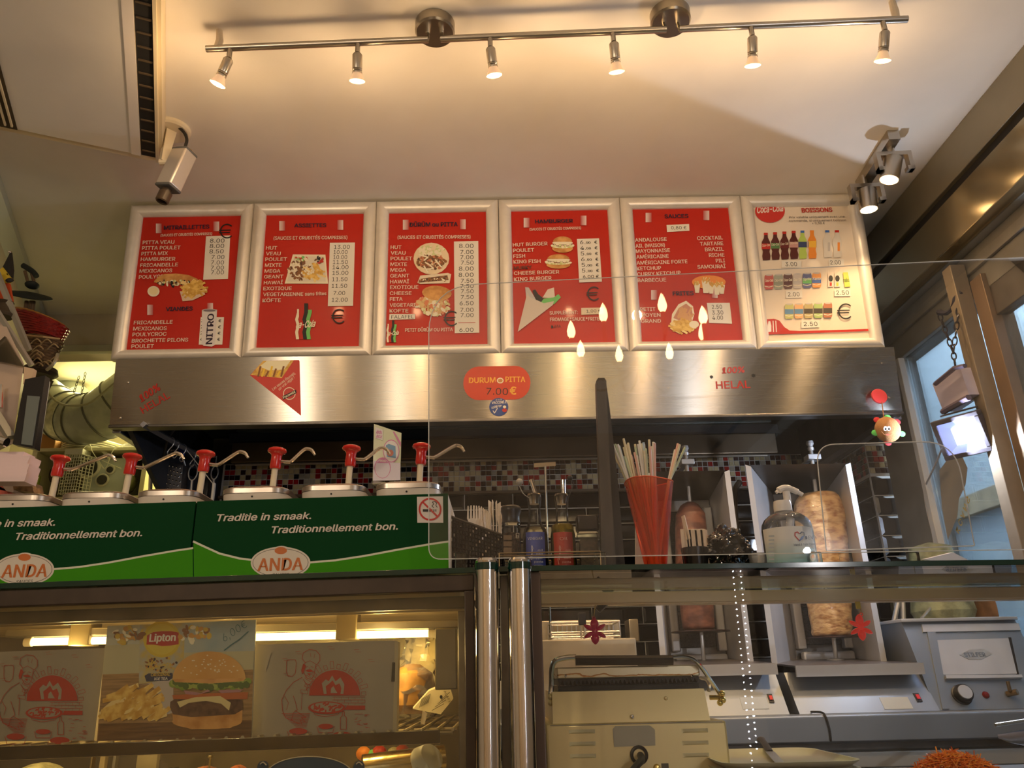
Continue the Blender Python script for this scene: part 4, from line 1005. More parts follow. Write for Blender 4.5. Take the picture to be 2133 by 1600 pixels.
def strainer(cx, cy, rx, ry, Y, lab):
    c_ = P(cx, cy, Y); s_ = mpp(c_)
    t = thing('strainer', lab, 'strainer', c_)
    MB().tube([c_+Vector((rx*s_*cos(q),0,ry*s_*sin(q))) for q in [2*pi*k/24 for k in range(24)]], .003, 6, closed=True).build('rim', STEELP, t)
    MB().lathe([(rx*s_*.97,0),(rx*s_*.8,.02),(rx*s_*.45,.035),(0,.04)], c_, 20, M=Matrix.Diagonal((1,1,1)) @ axis_m((0,1,0))).build('mesh_bowl', clear('fine_mesh',(.25,.25,.27),.3), t)
    MB().tube([c_+Vector((0,0,-ry*s_)), c_+Vector((.004,0,-ry*s_-.10))], .006, 8).build('handle', STEELP, t)
    MB().tube([c_+Vector((0,0,ry*s_)), c_+Vector((.0,0,ry*s_+.05))], .002, 6).build('hook', STEELP, t)
    rp_ = rail((Y-r0.y)/(r1.y-r0.y)); MB().tube([c_+Vector((0,0,ry*s_+.045)), rp_], .0022, 6).build('hook', STEELP, t)
strainer(402,984,9,17,3.4,'round mesh strainer hanging right of the box grater')
strainer(447,985,7,14,3.5,'small oval strainer hanging beside the mosaic edge')
t = thing('ladle_cup', 'tall steel cup with handle hanging left of the box grater', 'ladle', P(318,980,3.4))
c_ = P(318,955,3.4); MB().lathe([(.018,-.012),(.024,-.010),(.024,.0),(.020,.002)], c_, 20).build('cup_rim', STEELP, t); MB().cyl(c_+Vector((-.004,0,-.01)), P(312,1045,3.4), .009, 10).build('shaft', STEELP, t)
b_ = MB().rbox(P(427,1052,3.5)+Vector((-.022,0,0)), P(427,990,3.5)+Vector((.022,.03,0)), .006); b_.tube([P(427,992,3.51), rail((3.51-r0.y)/(r1.y-r0.y))], .003, 6); o = b_.build('black_spatula', BLACKP); tag(o, 'black spatula blade hanging between the two strainers', 'spatula')
b_ = MB().rbox(P(441,1052,3.3)+Vector((-.010,0,0)), P(443,1005,3.3)+Vector((.010,.02,0)), .005); b_.tube([P(443,1007,3.31), rail((3.31-r0.y)/(r1.y-r0.y))], .002, 6); o = b_.build('white_peeler', WHITEP); tag(o, 'short white handled utensil beside the leftmost mosaic tiles', 'utensil')
o = MB().tube(curve([P(372,885,3.1),P(352,910,3.15),P(343,940,3.2),P(337,965,3.3),P(330,1000,3.4)], 6), .006, 8).build('black_hose', CABLE); tag(o, 'dark flexible hose running down from the left end of the hood', 'cable')

# ------------------------------------------------------------------ left edge: cabinet with ornaments, sheets and screen
CW = mat('cabinet_beige',(.50,.40,.33),.5,noise=.06,nscale=5); AL2 = mat('aluminium_grey',(.38,.38,.34),.4,.5)
YC = 2.5
t = thing('glass_cabinet', 'beige upright cabinet with a slanting aluminium edge at the left border', 'cabinet', P(10,850,YC))
q_ = [P(x_,y_,YC) for x_, y_ in [(-60,935),(26,925),(50,758),(8,668),(-60,660)]]
MB().prism(q_, (-.12,.10,0)).build('side_panel', CW, t, sharp=0)
def bar(px0, py0, px1, py1, Y0_, Y1_, w_, mt, nm, par): MB().tube([P(px0,py0,Y0_), P(px1,py1,Y1_)], w_, 4).build(nm, mt, par, sharp=20)
bar(-30,610,66,762,YC-.04,YC+.06,.010,AL2,'edge_rail',t); bar(-10,560,60,730,YC+.05,YC+.15,.012,AL2,'edge_rail',t)
MB().prism([P(x_,y_,YC-.02) for x_, y_ in [(-40,745),(22,757),(48,764),(10,700)]], (0,.01,0)).build('glass_shelf', clear('smoked_glass',(.55,.55,.5),1.), t, sharp=0)
bar(-20,845,22,912,YC-.06,YC-.06,.016,AL2,'handle_rail',t)
b = MB().cyl(P(2,802,YC-.03), P(1,850,YC-.03), .007, 10); b.build('handle', CHROME, t)
# black framed screen
t = thing('framed_screen', 'tall narrow black-framed grey panel standing left of the duct', 'screen', P(60,850,2.42))
q_ = [P(x_,y_,2.42) for x_, y_ in [(26,925),(72,935),(94,782),(52,790)]]
MB().prism(q_, (0,.03,0)).build('frame', BLACKP, t, sharp=0)
q_ = [P(x_,y_,2.415) for x_, y_ in [(44,925),(66,928),(82,826),(57,824)]]
MB().prism(q_, (0,.004,0)).build('panel', mat('screen_grey',(.14,.17,.17),.3), t, sharp=0)
q_ = [P(x_,y_,2.45) for x_, y_ in [(70,935),(76,935),(98,792),(94,785)]]
MB().prism(q_, (0,.02,0)).build('edge', mat('pale_edge',(.52,.58,.58),.4), t, sharp=0)
q_ = [P(x_,y_,2.43) for x_, y_ in [(48,800),(62,805),(70,768),(50,764)]]
MB().prism(q_, (0,.02,0)).build('paper_tab', mat('tab_wood',(.55,.42,.30),.6), t, sharp=0)
# paper stack on the counter
prs2 = random.Random(5)
for k in range(7):
    y0_ = 1003-k*8.5; x1_ = 44+prs2.uniform(-3,12)+k*.8; Yp = 1.86+k*.004
    a_ = P(-60,y0_,Yp); c_ = P(x1_,y0_,Yp); d_ = P(x1_+4,y0_-11,Yp); e_ = P(-60,y0_-11,Yp)
    o = MB().prism([a_,c_,d_,e_], (0,.05,0)).build('paper_sheet', mat('paper_pink',(.72,.58,.60),.7)); tag(o, ['lowest','second lowest','third lowest','middle','third highest','second highest','topmost'][k]+' pale pink folded paper in the pile at the left border', 'paper', 'pile of folded papers at the left border')
a_ = P(-10,925,1.85); o = MB().tube([P(-40,905,1.85), P(14,922,1.85)], .012, 10).build('steel_clip', CHROME); tag(o, 'shiny steel clip on top of the pile of papers', 'clip')
for nm, lab, q_, m_ in (('wrapped_snack','brown and white striped packet under the pile of papers',[(28,1020),(70,1026),(66,1004),(40,998),(26,1005)],mat('packet',(.28,.17,.08),.5,noise=.6,nscale=60)),('pink_packet','pink packet at the left border above the first sauce lid',[(-30,1030),(18,1030),(2,1008),(-30,1005)],mat('pinkp',(.70,.16,.12),.5)),('napkin_pack','white napkin pack under the pile of papers',[(-2,1020),(28,1026),(30,1003),(4,1003)],mat('napk',(.70,.62,.58),.7))):
    o = MB().prism([P(x_,y_,1.98) for x_,y_ in q_], (0,.05,0)).build(nm, m_); tag(o, lab, 'packet')
# ornaments on the cabinet
t = thing('small_flag', 'small black, yellow and red flag hanging at the left border', 'flag', P(15,540,2.6))
for nm, m_, pts_ in (('black_band',mat('flag_black',(.015,.014,.012),.8),[(22,524),(5,557),(12,570),(24,580),(26,560)]),('yellow_band',mat('flag_yellow',(.55,.40,.03),.8),[(6,556),(-14,575),(-14,590),(14,590),(26,581)]),('red_band',mat('flag_red',(.48,.06,.01),.8),[(-14,590),(19,590),(25,626),(-14,628)])):
    q_ = [P(x_,y_,2.6) for x_, y_ in pts_]; MB().prism(q_, (0,.012,0)).build(nm, m_, t, sharp=0)
MB().ball(P(20,584,2.59), .012, None, 10, (1.3,.6,.8)).build('knot', BLACKM, t); MB().tube([P(23,524,2.61), P(6,625,2.61)], .003, 6).build('pole', BROWNI, t)
MB().ball(P(20,525,2.60), .006, None, 8).build('finial', CHROME, t)
o = MB().lathe([(0,0),(.035,0),(.04,.01),(.03,.02),(.02,.05),(.03,.06),(0,.07)], P(4,660,2.6), 16).build('figurine_base', mat('ornament_dark',(.05,.035,.02),.6,bump=.4)); tag(o, 'small dark carved ornament below the flag', 'ornament')
HATM = mat('hat_dark',(.012,.018,.018),.7); WOODM = mat('ornament_wood',(.14,.09,.05),.7,noise=.4,nscale=20)
Yh = 3.0
t = thing('ornament_figure', 'dark carved figure wearing a wide round hat above the red basket', 'ornament', P(65,600,Yh))
c_ = P(62,614,Yh); s_ = mpp(c_); TILT = axis_m((.28,-.55,1))
MB().lathe([(0,.012),(18*s_,.008),(40*s_,.0),(42*s_,-.004),(40*s_,-.008),(0,-.010)], c_, 36, M=TILT).build('hat_brim', HATM, t)
MB().ball(P(67,594,Yh), 14*s_, None, 14, (1,1,.55)).build('hat_crown', HATM, t)
for (x0_,y0_,x1_,y1_) in ((52,565,58,588),(66,570,72,592)): MB().tube([P(x0_,y0_,Yh),P(x1_,y1_,Yh)], .007, 8).build('arm', WOODM, t)
MB().tube(curve([P(48,553,Yh),P(60,560,Yh),P(70,568,Yh),P(76,576,Yh)],4), [.012]*13, 8).build('head', HATM, t)
for (x0_,x1_) in ((56,52),(66,62),(70,66)): MB().tube([P(x0_,628,Yh),P(x1_,656,Yh)], .009, 8).build('leg', WOODM, t)
# woven baskets
def woven(name, lab, outline_top, outline_bot, Y, rows, cols_, mt, parent=None, amp=.004):
    t = parent or thing(name, lab, 'basket', P(*outline_bot[0], Y))
    b = MB()
    (lx,ly),(rx,ry) = outline_top; (lx2,ly2),(rx2,ry2) = outline_bot
    for r_ in range(rows):
        f_ = (r_+.5)/rows; L_ = P(lx+(lx2-lx)*f_, ly+(ly2-ly)*f_, Y); R_ = P(rx+(rx2-rx)*f_, ry+(ry2-ry)*f_, Y)
        c_ = (L_+R_)/2; w_ = (R_-L_)/2; n = 40; pts_ = []
        for k in range(n):
            q = 2*pi*k/n; rad = 1+.03*((k+r_) % 2)*1.5
            pts_.append(c_+w_*cos(q)*rad+Vector((0,1,0))*w_.length*sin(q)*rad*.8)
        b = MB().tube(pts_, (P(0,ly2,Y)-P(0,ly,Y)).length/rows*.58, 6, closed=True); b.build('strand', mt, t)
    return t
RW = mat('wicker_red',(.22,.008,.006),.35,coat=.3,noise=.3,nscale=60); BWK = mat('wicker_brown',(.13,.075,.035),.6,noise=.5,nscale=50)
t = woven('red_basket','red woven basket with a gold rim on top of the brown wicker basket',[(34,654),(136,682)],[(50,698),(124,706)],2.9,8,40,RW)
rim_c = (P(34,652,2.9)+P(134,680,2.9))/2; w_ = (P(134,680,2.9)-P(34,652,2.9))/2
MB().tube([rim_c+w_*cos(q)+Vector((0,w_.length*.8*sin(q),0)) for q in [2*pi*k/40 for k in range(40)]], .006, 6, closed=True).build('rim', mat('gold_rim',(.30,.14,.03),.4), t)
MB().tube([P(52,698,2.82),P(90,702,2.78),P(124,706,2.84)], .004, 6).build('lower_rim', mat('straw',(.40,.27,.14),.6), t)
t = woven('wicker_basket','brown wicker basket with loose twigs under the red basket',[(58,704),(128,712)],[(64,752),(104,756)],2.9,9,40,BWK)
for k in range(12):
    x_ = prs2.uniform(70,118); y_ = prs2.uniform(712,762)
    MB().tube(curve([P(x_-14,y_+6,2.80),P(x_,y_-6,2.78),P(x_+10,y_+2,2.79)],4), .0028, 5).build('twig', mat('twig',(.30,.22,.12),.5), t)
MB().tube(curve([P(98,770,2.80),P(108,762,2.78),P(116,750,2.78),P(120,738,2.8)],4), .007, 6).build('ribbon', mat('ribbon_silver',(.45,.42,.32),.3,.5), t)
o = MB().lathe([(0,0),(.05,0),(.065,.012),(.06,.03),(.03,.045),(0,.05)], P(82,784,2.85), 20).build('basket_stand', mat('stand_dark',(.03,.02,.012),.5)); tag(o, 'dark round stand carrying the wicker basket', 'stand')
o = MB().prism([P(x_,y_,2.9) for x_,y_ in [(58,802),(86,808),(98,785),(70,780)]], (0,.05,0)).build('dark_post', mat('post_dark',(.06,.035,.025),.5)); tag(o, 'dark wooden block above the framed grey panel', 'block')

# ------------------------------------------------------------------ back worktop with doner machines
WT = mat('worktop_steel',(.30,.33,.37),.42,.7,noise=.08,nscale=4)
YWK = 2.72; zw = P(1800,1488,YWK).z
t = thing('back_worktop', 'long stainless worktop with a deep rounded front edge carrying the doner machines', 'worktop', (.6,3.3,0))
MB().rbox((-1.3,YWK,zw-.085),(1.89,3.94,zw),.008,3).build('top', WT, t)
MB().box((-1.3,YWK+.10,0),(1.89,3.94,zw-.085)).build('recess', STEELD, t, sharp=0)
MB().rbox((-1.3,YWK+.02,zw-.16),(1.89,YWK+.14,zw-.112),.004).build('shelf_edge', mat('shelf_steel',(.62,.62,.60),.4,.6), t)
o = MB().tube(curve([P(1690,1486,2.80)+Vector((0,0,.004)),P(1712,1487,2.74)+Vector((0,0,.004)),P(1720,1494,2.7165),P(1728,1520,2.7165),P(1731,1545,2.7165)],5), .0035, 8).build('black_wire', CABLE); tag(o, 'thin black cord hanging over the worktop edge below the right doner machine', 'cord')
DST = mat('doner_steel',(.60,.61,.64),.42,.5,noise=.12,nscale=5); DSD = mat('doner_steel_dark',(.22,.21,.20),.35,1.,noise=.2,nscale=6)
MESHM = mat('burner_mesh',(.07,.065,.065),.6,.3,noise=.6,nscale=240)
def doner(lab, px_l, px_r, py_t, cx_px, ax_top, meat, base_l, base_r, body_y0, body_y1, cut_l=False):
    Yf, Yb = 3.02, 3.36
    L_ = P(px_l, py_t, Yf); R_ = P(px_r, py_t, Yf); zt = L_.z; zb = zw+.18
    cx = (L_.x+R_.x)/2; cb = P(cx_px, 1340, 3.2).x+.02; wb_ = .118
    t = thing('doner_grill', lab, 'doner grill', (cx, 3.3, zw))
    w_ = (R_.x-L_.x)/2
    # cabinet turned towards the counter: back, roof, flared side wings
    MB().rbox((cb-wb_,Yb,zb),(cb+wb_,Yb+.10,zt-.05),.004).build('back_panel', DSD, t)
    MB().hexa([(cb-wb_,Yb,zt-.05),(cb+wb_,Yb,zt-.05),(cb+wb_,Yb+.12,zt-.05),(cb-wb_,Yb+.12,zt-.05),(cx-w_,Yf,zt-.006),(cx+w_,Yf,zt-.006),(cb+wb_+.02,Yb+.12,zt),(cb-wb_-.02,Yb+.12,zt)]).build('roof', DSD, t, sharp=0)
    for s in (-1,1):
        p_ = [(cx+s*w_,Yf,zb-.02),(cx+s*(w_-.022),Yf,zb-.02),(cb+s*wb_,Yb,zb-.02),(cb+s*(wb_+.02),Yb+.05,zb-.02),(cx+s*w_,Yf,zt-.004),(cx+s*(w_-.022),Yf,zt-.012),(cb+s*wb_,Yb,zt-.05),(cb+s*(wb_+.02),Yb+.05,zt-.03)]
        MB().hexa(p_).build('side_wing', DST, t, sharp=0)
        MB().rbox((cb+s*(wb_-.022)-.018,Yb-.04,zb+.04),(cb+s*(wb_-.022)+.018,Yb,zt-.09),.006).build('burner_post', DST, t)
    nb = 4; h_ = (zt-.10-zb-.05)/nb
    for k in range(nb):
        z_ = zb+.05+k*h_; MB().rbox((cb-wb_+.042,Yb-.02,z_+.006),(cb+wb_-.042,Yb-.001,z_+h_-.006),.004).build('burner', MESHM, t)
    MB().rbox((cb-wb_*.9,Yb-.06,zb-.10),(cb+wb_*.9,Yb-.02,zb+.03),.01).build('lower_plate', DST, t)
    # spit
    top = P(*ax_top, 3.2); mx = meat['x']; 
    spx = P(cx_px, 1340, 3.2)
    MB().tube([Vector((spx.x,3.2,zb-.06)), Vector((top.x,3.2,top.z-.02))], .0085, 10).build('spit', STEELP, t)
    MB().lathe([(0,0),(.012,0),(.014,.012),(.009,.018),(.016,.03),(.014,.042),(.0,.045)], Vector((top.x,3.2,top.z-.03)), 16).build('spit_knob', DST, t)
    MB().rbox((top.x-.028,3.17,top.z-.075),(top.x+.028,3.225,top.z-.052),.003).build('top_bracket', DST, t)
    MB().rbox((top.x-.012,3.2,top.z-.068),(top.x+.012,Yb,top.z-.06),.002).build('top_arm', DST, t)
    pl_ = P(meat['plate'][0], meat['plate'][1], 3.2)
    MB().lathe([(0,-.003),(meat['pr'],-.002),(meat['pr'],.002),(0,.003)], Vector((spx.x,3.2,pl_.z)), 36).build('drip_plate', mat('drip_plate',(.10,.06,.05),.4,.8), t)
    MB().lathe([(0,0),(.034,0),(.034,.03),(.02,.036),(0,.036)], Vector((spx.x,3.2,zb-.035)), 24).build('motor_hub', DST, t)
    # base unit with control panel
    bl_ = P(base_l, body_y1, 2.86); br_ = P(base_r, body_y1, 2.86); zt2 = P(base_l, body_y0, 2.80).z
    MB().hexa([(bl_.x,2.80,zw+.001),(br_.x,2.80,zw+.001),(br_.x,3.55,zw+.001),(bl_.x,3.55,zw+.001),(bl_.x,2.90,zt2-.02),(br_.x,2.90,zt2-.02),(br_.x,3.55,zt2-.02),(bl_.x,3.55,zt2-.02)]).build('base_unit', WT, t, sharp=0)
    # drip tray folded sheet
    MB().hexa([(bl_.x+.02,2.83,zt2-.035),(br_.x-.01,2.83,zt2-.035),(br_.x-.01,2.84,zt2-.035),(bl_.x+.02,2.84,zt2-.035),(bl_.x+.02,2.83,zt2+.002),(br_.x-.01,2.83,zt2+.002),(br_.x-.01,2.84,zt2+.002),(bl_.x+.02,2.84,zt2+.002)]).build('tray_lip', DST, t, sharp=0)
    MB().hexa([(bl_.x+.02,2.84,zt2-.004),(br_.x-.01,2.84,zt2-.004),(br_.x-.06,3.45,zt2+.03),(bl_.x+.01,3.45,zt2+.03),(bl_.x+.02,2.84,zt2+.002),(br_.x-.01,2.84,zt2+.002),(br_.x-.06,3.45,zt2+.036),(bl_.x+.01,3.45,zt2+.036)]).build('drip_tray', mat('tray_steel',(.40,.37,.37),.38,1.,noise=.2,nscale=12), t, sharp=0)
    return t, zt2, bl_, br_
dm2, zt2, bl2, br2 = doner('right doner grill, open steel cabinet holding the pale chicken spit', 1552, 1772, 966, 1735, (1687,925), dict(x=0, plate=(1730,1328), pr=.10), 1652, 1940, 1388, 1481)
dm1, zt1, bl1, br1 = doner('left doner grill, open steel cabinet holding the dark veal spit', 1342, 1520, 980, 1462, (1427,935), dict(x=0, plate=(1456,1316), pr=.115), 1375, 1632, 1388, 1484)
def panel_bits(t, zt_, swx, swy, lx0, lx1):
    Yp = 2.80
    sw_ = None
    for nm, (x0_,y0_,x1_,y1_), m_, d_ in (('switch',(swx-4,swy-9,swx+4,swy+9),BLACKP,.004),('switch_rocker',(swx-2.5,swy-6,swx+2.5,swy+3),mat('switch_red',(.55,.01,.01),.3,emit=.25),.008),('rating_label',(lx0,1452,lx1,1478),mat('label_grey',(.50,.54,.56),.4),.002)):
        a_ = P(x0_,y1_,Yp); c_ = P(x1_,y0_,Yp)
        k = .10/(zt_-.02-zw)
        y_ = lambda z: 2.80+(z-zw)*k
        o_ = MB().hexa([(a_.x,y_(a_.z)-d_,a_.z),(c_.x,y_(a_.z)-d_,a_.z),(c_.x,y_(a_.z)+.003,a_.z),(a_.x,y_(a_.z)+.003,a_.z),(a_.x,y_(c_.z)-d_,c_.z),(c_.x,y_(c_.z)-d_,c_.z),(c_.x,y_(c_.z)+.003,c_.z),(a_.x,y_(c_.z)+.003,c_.z)]).build(nm, m_, sw_ if nm == 'switch_rocker' else t, sharp=0)
        sw_ = o_ if nm == 'switch' else sw_
panel_bits(dm2, zt2, 1921, 1453, 1845, 1900); panel_bits(dm1, zt1, 1612, 1455, 1550, 1602)
# meat
def meat(name, lab, prof_px, ax, Y, m_, rgh, seed):
    """profile: list of (py, left px, right px)"""
    t = thing(name, lab, 'meat', P(ax, prof_px[-1][0], Y)); rn = random.Random(seed)
    n = 72; rows = []; K = 70
    from mathutils import noise as NZ
    def at(py):
        for (a, b) in zip(prof_px[:-1], prof_px[1:]):
            if a[0] <= py <= b[0]:
                f_ = (py-a[0])/(b[0]-a[0]); f2 = f_
                return a[1]+(b[1]-a[1])*f2, a[2]+(b[2]-a[2])*f2
        return prof_px[-1][1:]
    vs = []; fs = []
    for j in range(K+1):
        py = prof_px[0][0]+(prof_px[-1][0]-prof_px[0][0])*j/K; l_, r_ = at(py)
        L_ = P(l_, py, Y); R_ = P(r_, py, Y); c_ = (L_+R_)/2; rad = (R_-L_).length/2
        for k in range(n):
            q = 2*pi*k/n
            v_ = Vector((cos(q)*3, sin(q)*3, c_.z*26))
            d_ = 1+rgh*(NZ.noise(v_*1.0)*.8+NZ.noise(Vector((cos(q)*9+seed, sin(q)*9, c_.z*60)))*.45)
            if j == 0: d_ = 1
            vs.append(c_+Vector((cos(q)*rad*d_, sin(q)*rad*d_, 0)))
    for j in range(K):
        for k in range(n): fs.append((j*n+k, j*n+(k+1)%n, (j+1)*n+(k+1)%n, (j+1)*n+k))
    fs.append(tuple(range(n))); fs.append(tuple(range(K*n, K*n+n)))
    MB().add(vs, fs).build('meat_cone', m_, t, sharp=70)
    return t
CHM = mat('chicken_meat',(.64,.42,.20),.38,col2=(.30,.12,.04),nscale=26,stretch=(1,1,2.6),bump=.6,bscale=55,coat=.25,contrast=(.30,.56))
VM = mat('veal_meat',(.28,.12,.08),.42,col2=(.13,.055,.045),nscale=14,stretch=(1,1,2),bump=.4,bscale=40,coat=.3)
c_m = meat('chicken_doner','pale golden stacked chicken cone on the right doner grill',[(1026,1690,1722),(1030,1668,1738),(1040,1658,1747),(1070,1657,1758),(1120,1662,1762),(1180,1672,1766),(1250,1682,1770),(1320,1694,1772),(1325,1698,1768)],1735,3.2,CHM,.075,1)
v_m = meat('veal_doner','dark smooth veal cone on the left doner grill',[(1046,1430,1444),(1052,1418,1455),(1072,1408,1468),(1110,1407,1472),(1180,1408,1478),(1250,1415,1485),(1308,1422,1488),(1312,1426,1484)],1455,3.2,VM,.02,2)
# gas pipe between the machines
o = MB().tube(curve([P(1540,1005,3.5),P(1532,1020,3.45),P(1530,1050,3.4),P(1533,1100,3.4),P(1542,1180,3.4),P(1548,1250,3.4)],5), .014, 10).build('gas_pipe', mat('pipe_copper',(.30,.22,.16),.35,.8)); tag(o, 'bent gas pipe between the two doner grills', 'pipe')
# slanted fryer at the right
t = thing('fryer_unit', 'stainless bain-marie unit with round knob and tap at the right border', 'appliance', P(2030,1480,2.82))
Yf = 2.82
fl = P(1950,1480,Yf).x; frx = 1.885; ztp = P(1930,1296,2.95).z
MB().hexa([(fl,Yf,zw+.001),(frx,Yf,zw+.001),(frx,3.45,zw+.001),(fl,3.45,zw+.001),(fl,Yf+.12,ztp),(frx,Yf+.12,ztp),(frx,3.45,ztp),(fl,3.45,ztp)]).build('housing', WT, t, sharp=0)
def fpt(px, py):  # point on the slanted front
    a_ = Vector((0,Yf,zw)); n_ = Vector((0,-(ztp-zw),.12)).normalized(); d_ = ray(px,py); k = (a_-EYE).dot(n_)/d_.dot(n_); return EYE+d_*k, n_
FN = fpt(2000,1400)[1]
def fpan(nm, pts_, d_, m_): MB().prism([fpt(*p)[0] for p in pts_], FN*d_).build(nm, m_, t, sharp=0)
fpan('upper_panel', [(1955,1468-62),(2118,1404),(2100,1330),(1950,1334)], .002, DST)
fpan('top_strip', [(1922,1318),(2125,1314),(2120,1300),(1919,1302)], .006, DST)
fpan('frame_bar', [(1962,1478),(1976,1478),(1948,1318),(1930,1318)], .006, WT)
fpan('ledge', [(1968,1417),(2126,1415),(2124,1409),(1966,1410)], .016, DST)
fpan('shadow_groove', [(2118,1412),(2124,1412),(2106,1328),(2100,1328)], .001, BLACKM)
MB().rbox((fl-.01,Yf+.10,ztp),(frx,3.45,ztp+.012),.003).build('lid', DST, t)
kp = fpt(2003,1448)[0]; kn_ = MB().lathe([(0,0),(.034,0),(.034,.004),(.030,.006),(.030,.024),(.026,.028),(.0,.028)], kp, 28, M=axis_m(FN)).build('knob', BLACKP, t)
MB().lathe([(0,.0275),(.024,.0275),(.023,.031),(0,.031)], kp, 28, M=axis_m(FN)).build('knob_cap', DST, kn_)
lp = fpt(2053,1448)[0]; MB().lathe([(0,0),(.012,0),(.012,.003),(.008,.008),(0,.010)], lp, 20, M=axis_m(FN)).build('indicator', mat('dark_red_lens',(.15,.01,.01),.2), t)
tp = fpt(2098,1446)[0]; MB().tube([tp, tp+FN*.03+Vector((.02,0,-.004))], .010, 10).build('tap', mat('brass_dark',(.20,.14,.08),.4,.8), t); MB().rbox(tp+FN*.018+Vector((-.004,-.006,0)), tp+FN*.018+Vector((.006,.004,.035)), .002).build('tap_lever', MC['brass_dark'], t)
# embossed maker's lozenge
q_ = [fpt(x_,y_)[0] for x_, y_ in [(1998,1365),(2020,1353),(2050,1353),(2066,1363),(2043,1375),(2018,1375)]]
MB().prism(q_, FN*.0035).build('emblem', STEELP, t, sharp=0)
SF = Sheet(fpt(2000,1365)[0]+FN*.003, (1,0,0), Vector((0,.12,ztp-zw))); SF.cur = 'emblem_lettering'; SF.text('STILFER', 2010,1369,2054,1368,8,mat('emboss',(.30,.32,.35),.3,.9),2,.03); SF.build(t)
o = MB().hexa([(fl-.42,Yf+.22,zw+.18),(fl-.02,Yf+.22,zw+.18),(fl-.02,3.4,zw+.18),(fl-.42,3.4,zw+.18),(fl-.42,Yf+.22,ztp-.02),(fl-.02,Yf+.22,ztp-.02),(fl-.02,3.4,ztp-.02),(fl-.42,3.4,ztp-.02)][:0] or [Vector(v) for v in ((fl-.10,3.60,zw+.001),(fl-.012,3.56,zw+.001),(fl+.10,3.90,zw+.001),(fl-.10,3.90,zw+.001),(fl-.10,3.60,ztp-.005),(fl-.012,3.56,ztp-.005),(fl+.10,3.90,ztp-.005),(fl-.10,3.90,ztp-.005))]).build('black_fryer', mat('fryer_black',(.025,.022,.02),.45,.3), None, sharp=0); tag(o, 'greasy black fryer body between the right doner grill and the bain-marie', 'fryer')
for k, (x0_, y0_, x1_, y1_, r_) in enumerate(((1862,1296,1872,1248,.010),(1882,1296,1880,1248,.010))):
    o = MB().tube([P(x0_,y0_,3.2),P(x1_,y1_,3.2)], r_, 8).build('steel_post', STEELP); tag(o, ['dull steel post behind the black fryer, left one','dull steel post behind the black fryer, right one'][k], 'post')
o = MB().tube([P(1920,1288,3.1),P(1953,1250,3.15)], .006, 8).build('long_spoon', STEELP); tag(o, 'thin steel spoon handle leaning above the bain-marie', 'utensil')
# fryer baskets at the centre-left
FS = mat('fryer_steel',(.55,.47,.34),.35,.6,noise=.2,nscale=8)
t = thing('deep_fryer', 'steel deep fryer with raised back and wire baskets behind the contact grill', 'fryer', (P(1230,1400,2.95).x, 3.1, zw))
fl_ = P(1120,1400,2.95).x-.1; fr2 = P(1330,1400,2.95).x; zt3 = P(1200,1331,2.95).z
MB().rbox((fl_,2.95,zw+.001),(fr2,3.45,zt3),.006,2).build('body', FS, t)
zt4 = P(1200,1290,3.4).z
for (x0_, x1_) in ((1120,1292),(1310,1330)):
    a_ = P(x0_,1300,3.3).x; c_ = P(x1_,1300,3.3).x; MB().rbox((a_,3.3,zt3),(c_,3.42,P(1200,1292,3.3).z),.004).build('rear_panel', FS, t)
b0 = P(1148,1328,3.1); b1 = P(1290,1294,3.1)
for z_ in (b0.z, (b0.z+b1.z)/2-.01, b1.z):
    MB().tube([(b0.x,3.1,z_),(b1.x,3.1,z_),(b1.x,3.28,z_),(b0.x,3.28,z_)], .0035, 6, closed=True).build('basket_wire', STEELP, t)
for k in range(15):
    x_ = b0.x+(b1.x-b0.x)*k/14
    if k in (0,14,6,7): MB().cyl((x_,3.1,b0.z),(x_,3.1,b1.z+.004),.003,6).build('basket_wire', STEELP, t)
    MB().cyl((x_,3.28,b0.z),(x_,3.28,b1.z+.014),.0025,6).build('basket_wire', STEELP, t)
hx = P(1213,1290,3.0); MB().rbox((hx.x-.014,3.0,P(1213,1302,3.0).z),(hx.x+.014,3.025,P(1213,1276,3.0).z),.003).build('basket_handle', BLACKP, t)
MB().tube([P(1211,1302,3.01),P(1211,1330,3.03)], .003, 6).build('handle_rod', STEELP, t); MB().tube([P(1217,1302,3.01),P(1217,1330,3.03)], .003, 6).build('handle_rod', STEELP, t)
# tall T-bar stand near the back wall
t = thing('t_bar_rod', 'thin chrome rod with a flat T-shaped head in front of the mosaic strip', 'rod', P(1138,1100,3.2))
MB().tube([Vector((P(1142,1180,3.2).x,3.2,zt3+.001)),P(1142,1180,3.2),P(1136,972,3.2)], .005, 8).build('rod', CHROME, t)
MB().tube([P(1112,967,3.2),P(1157,964,3.2)], .014, 4).build('head', NICKEL, t)
# black utensils hanging behind the counter channel
o = MB().tube([P(1245,1272,2.1),P(1262,1252,2.1),P(1275,1240,2.1)], [.009,.012,.009], 8).build('knife_handle', mat('handle_blue_grey',(.03,.035,.045),.3)); tag(o, 'dark knife handle hanging above the pink flower', 'utensil')

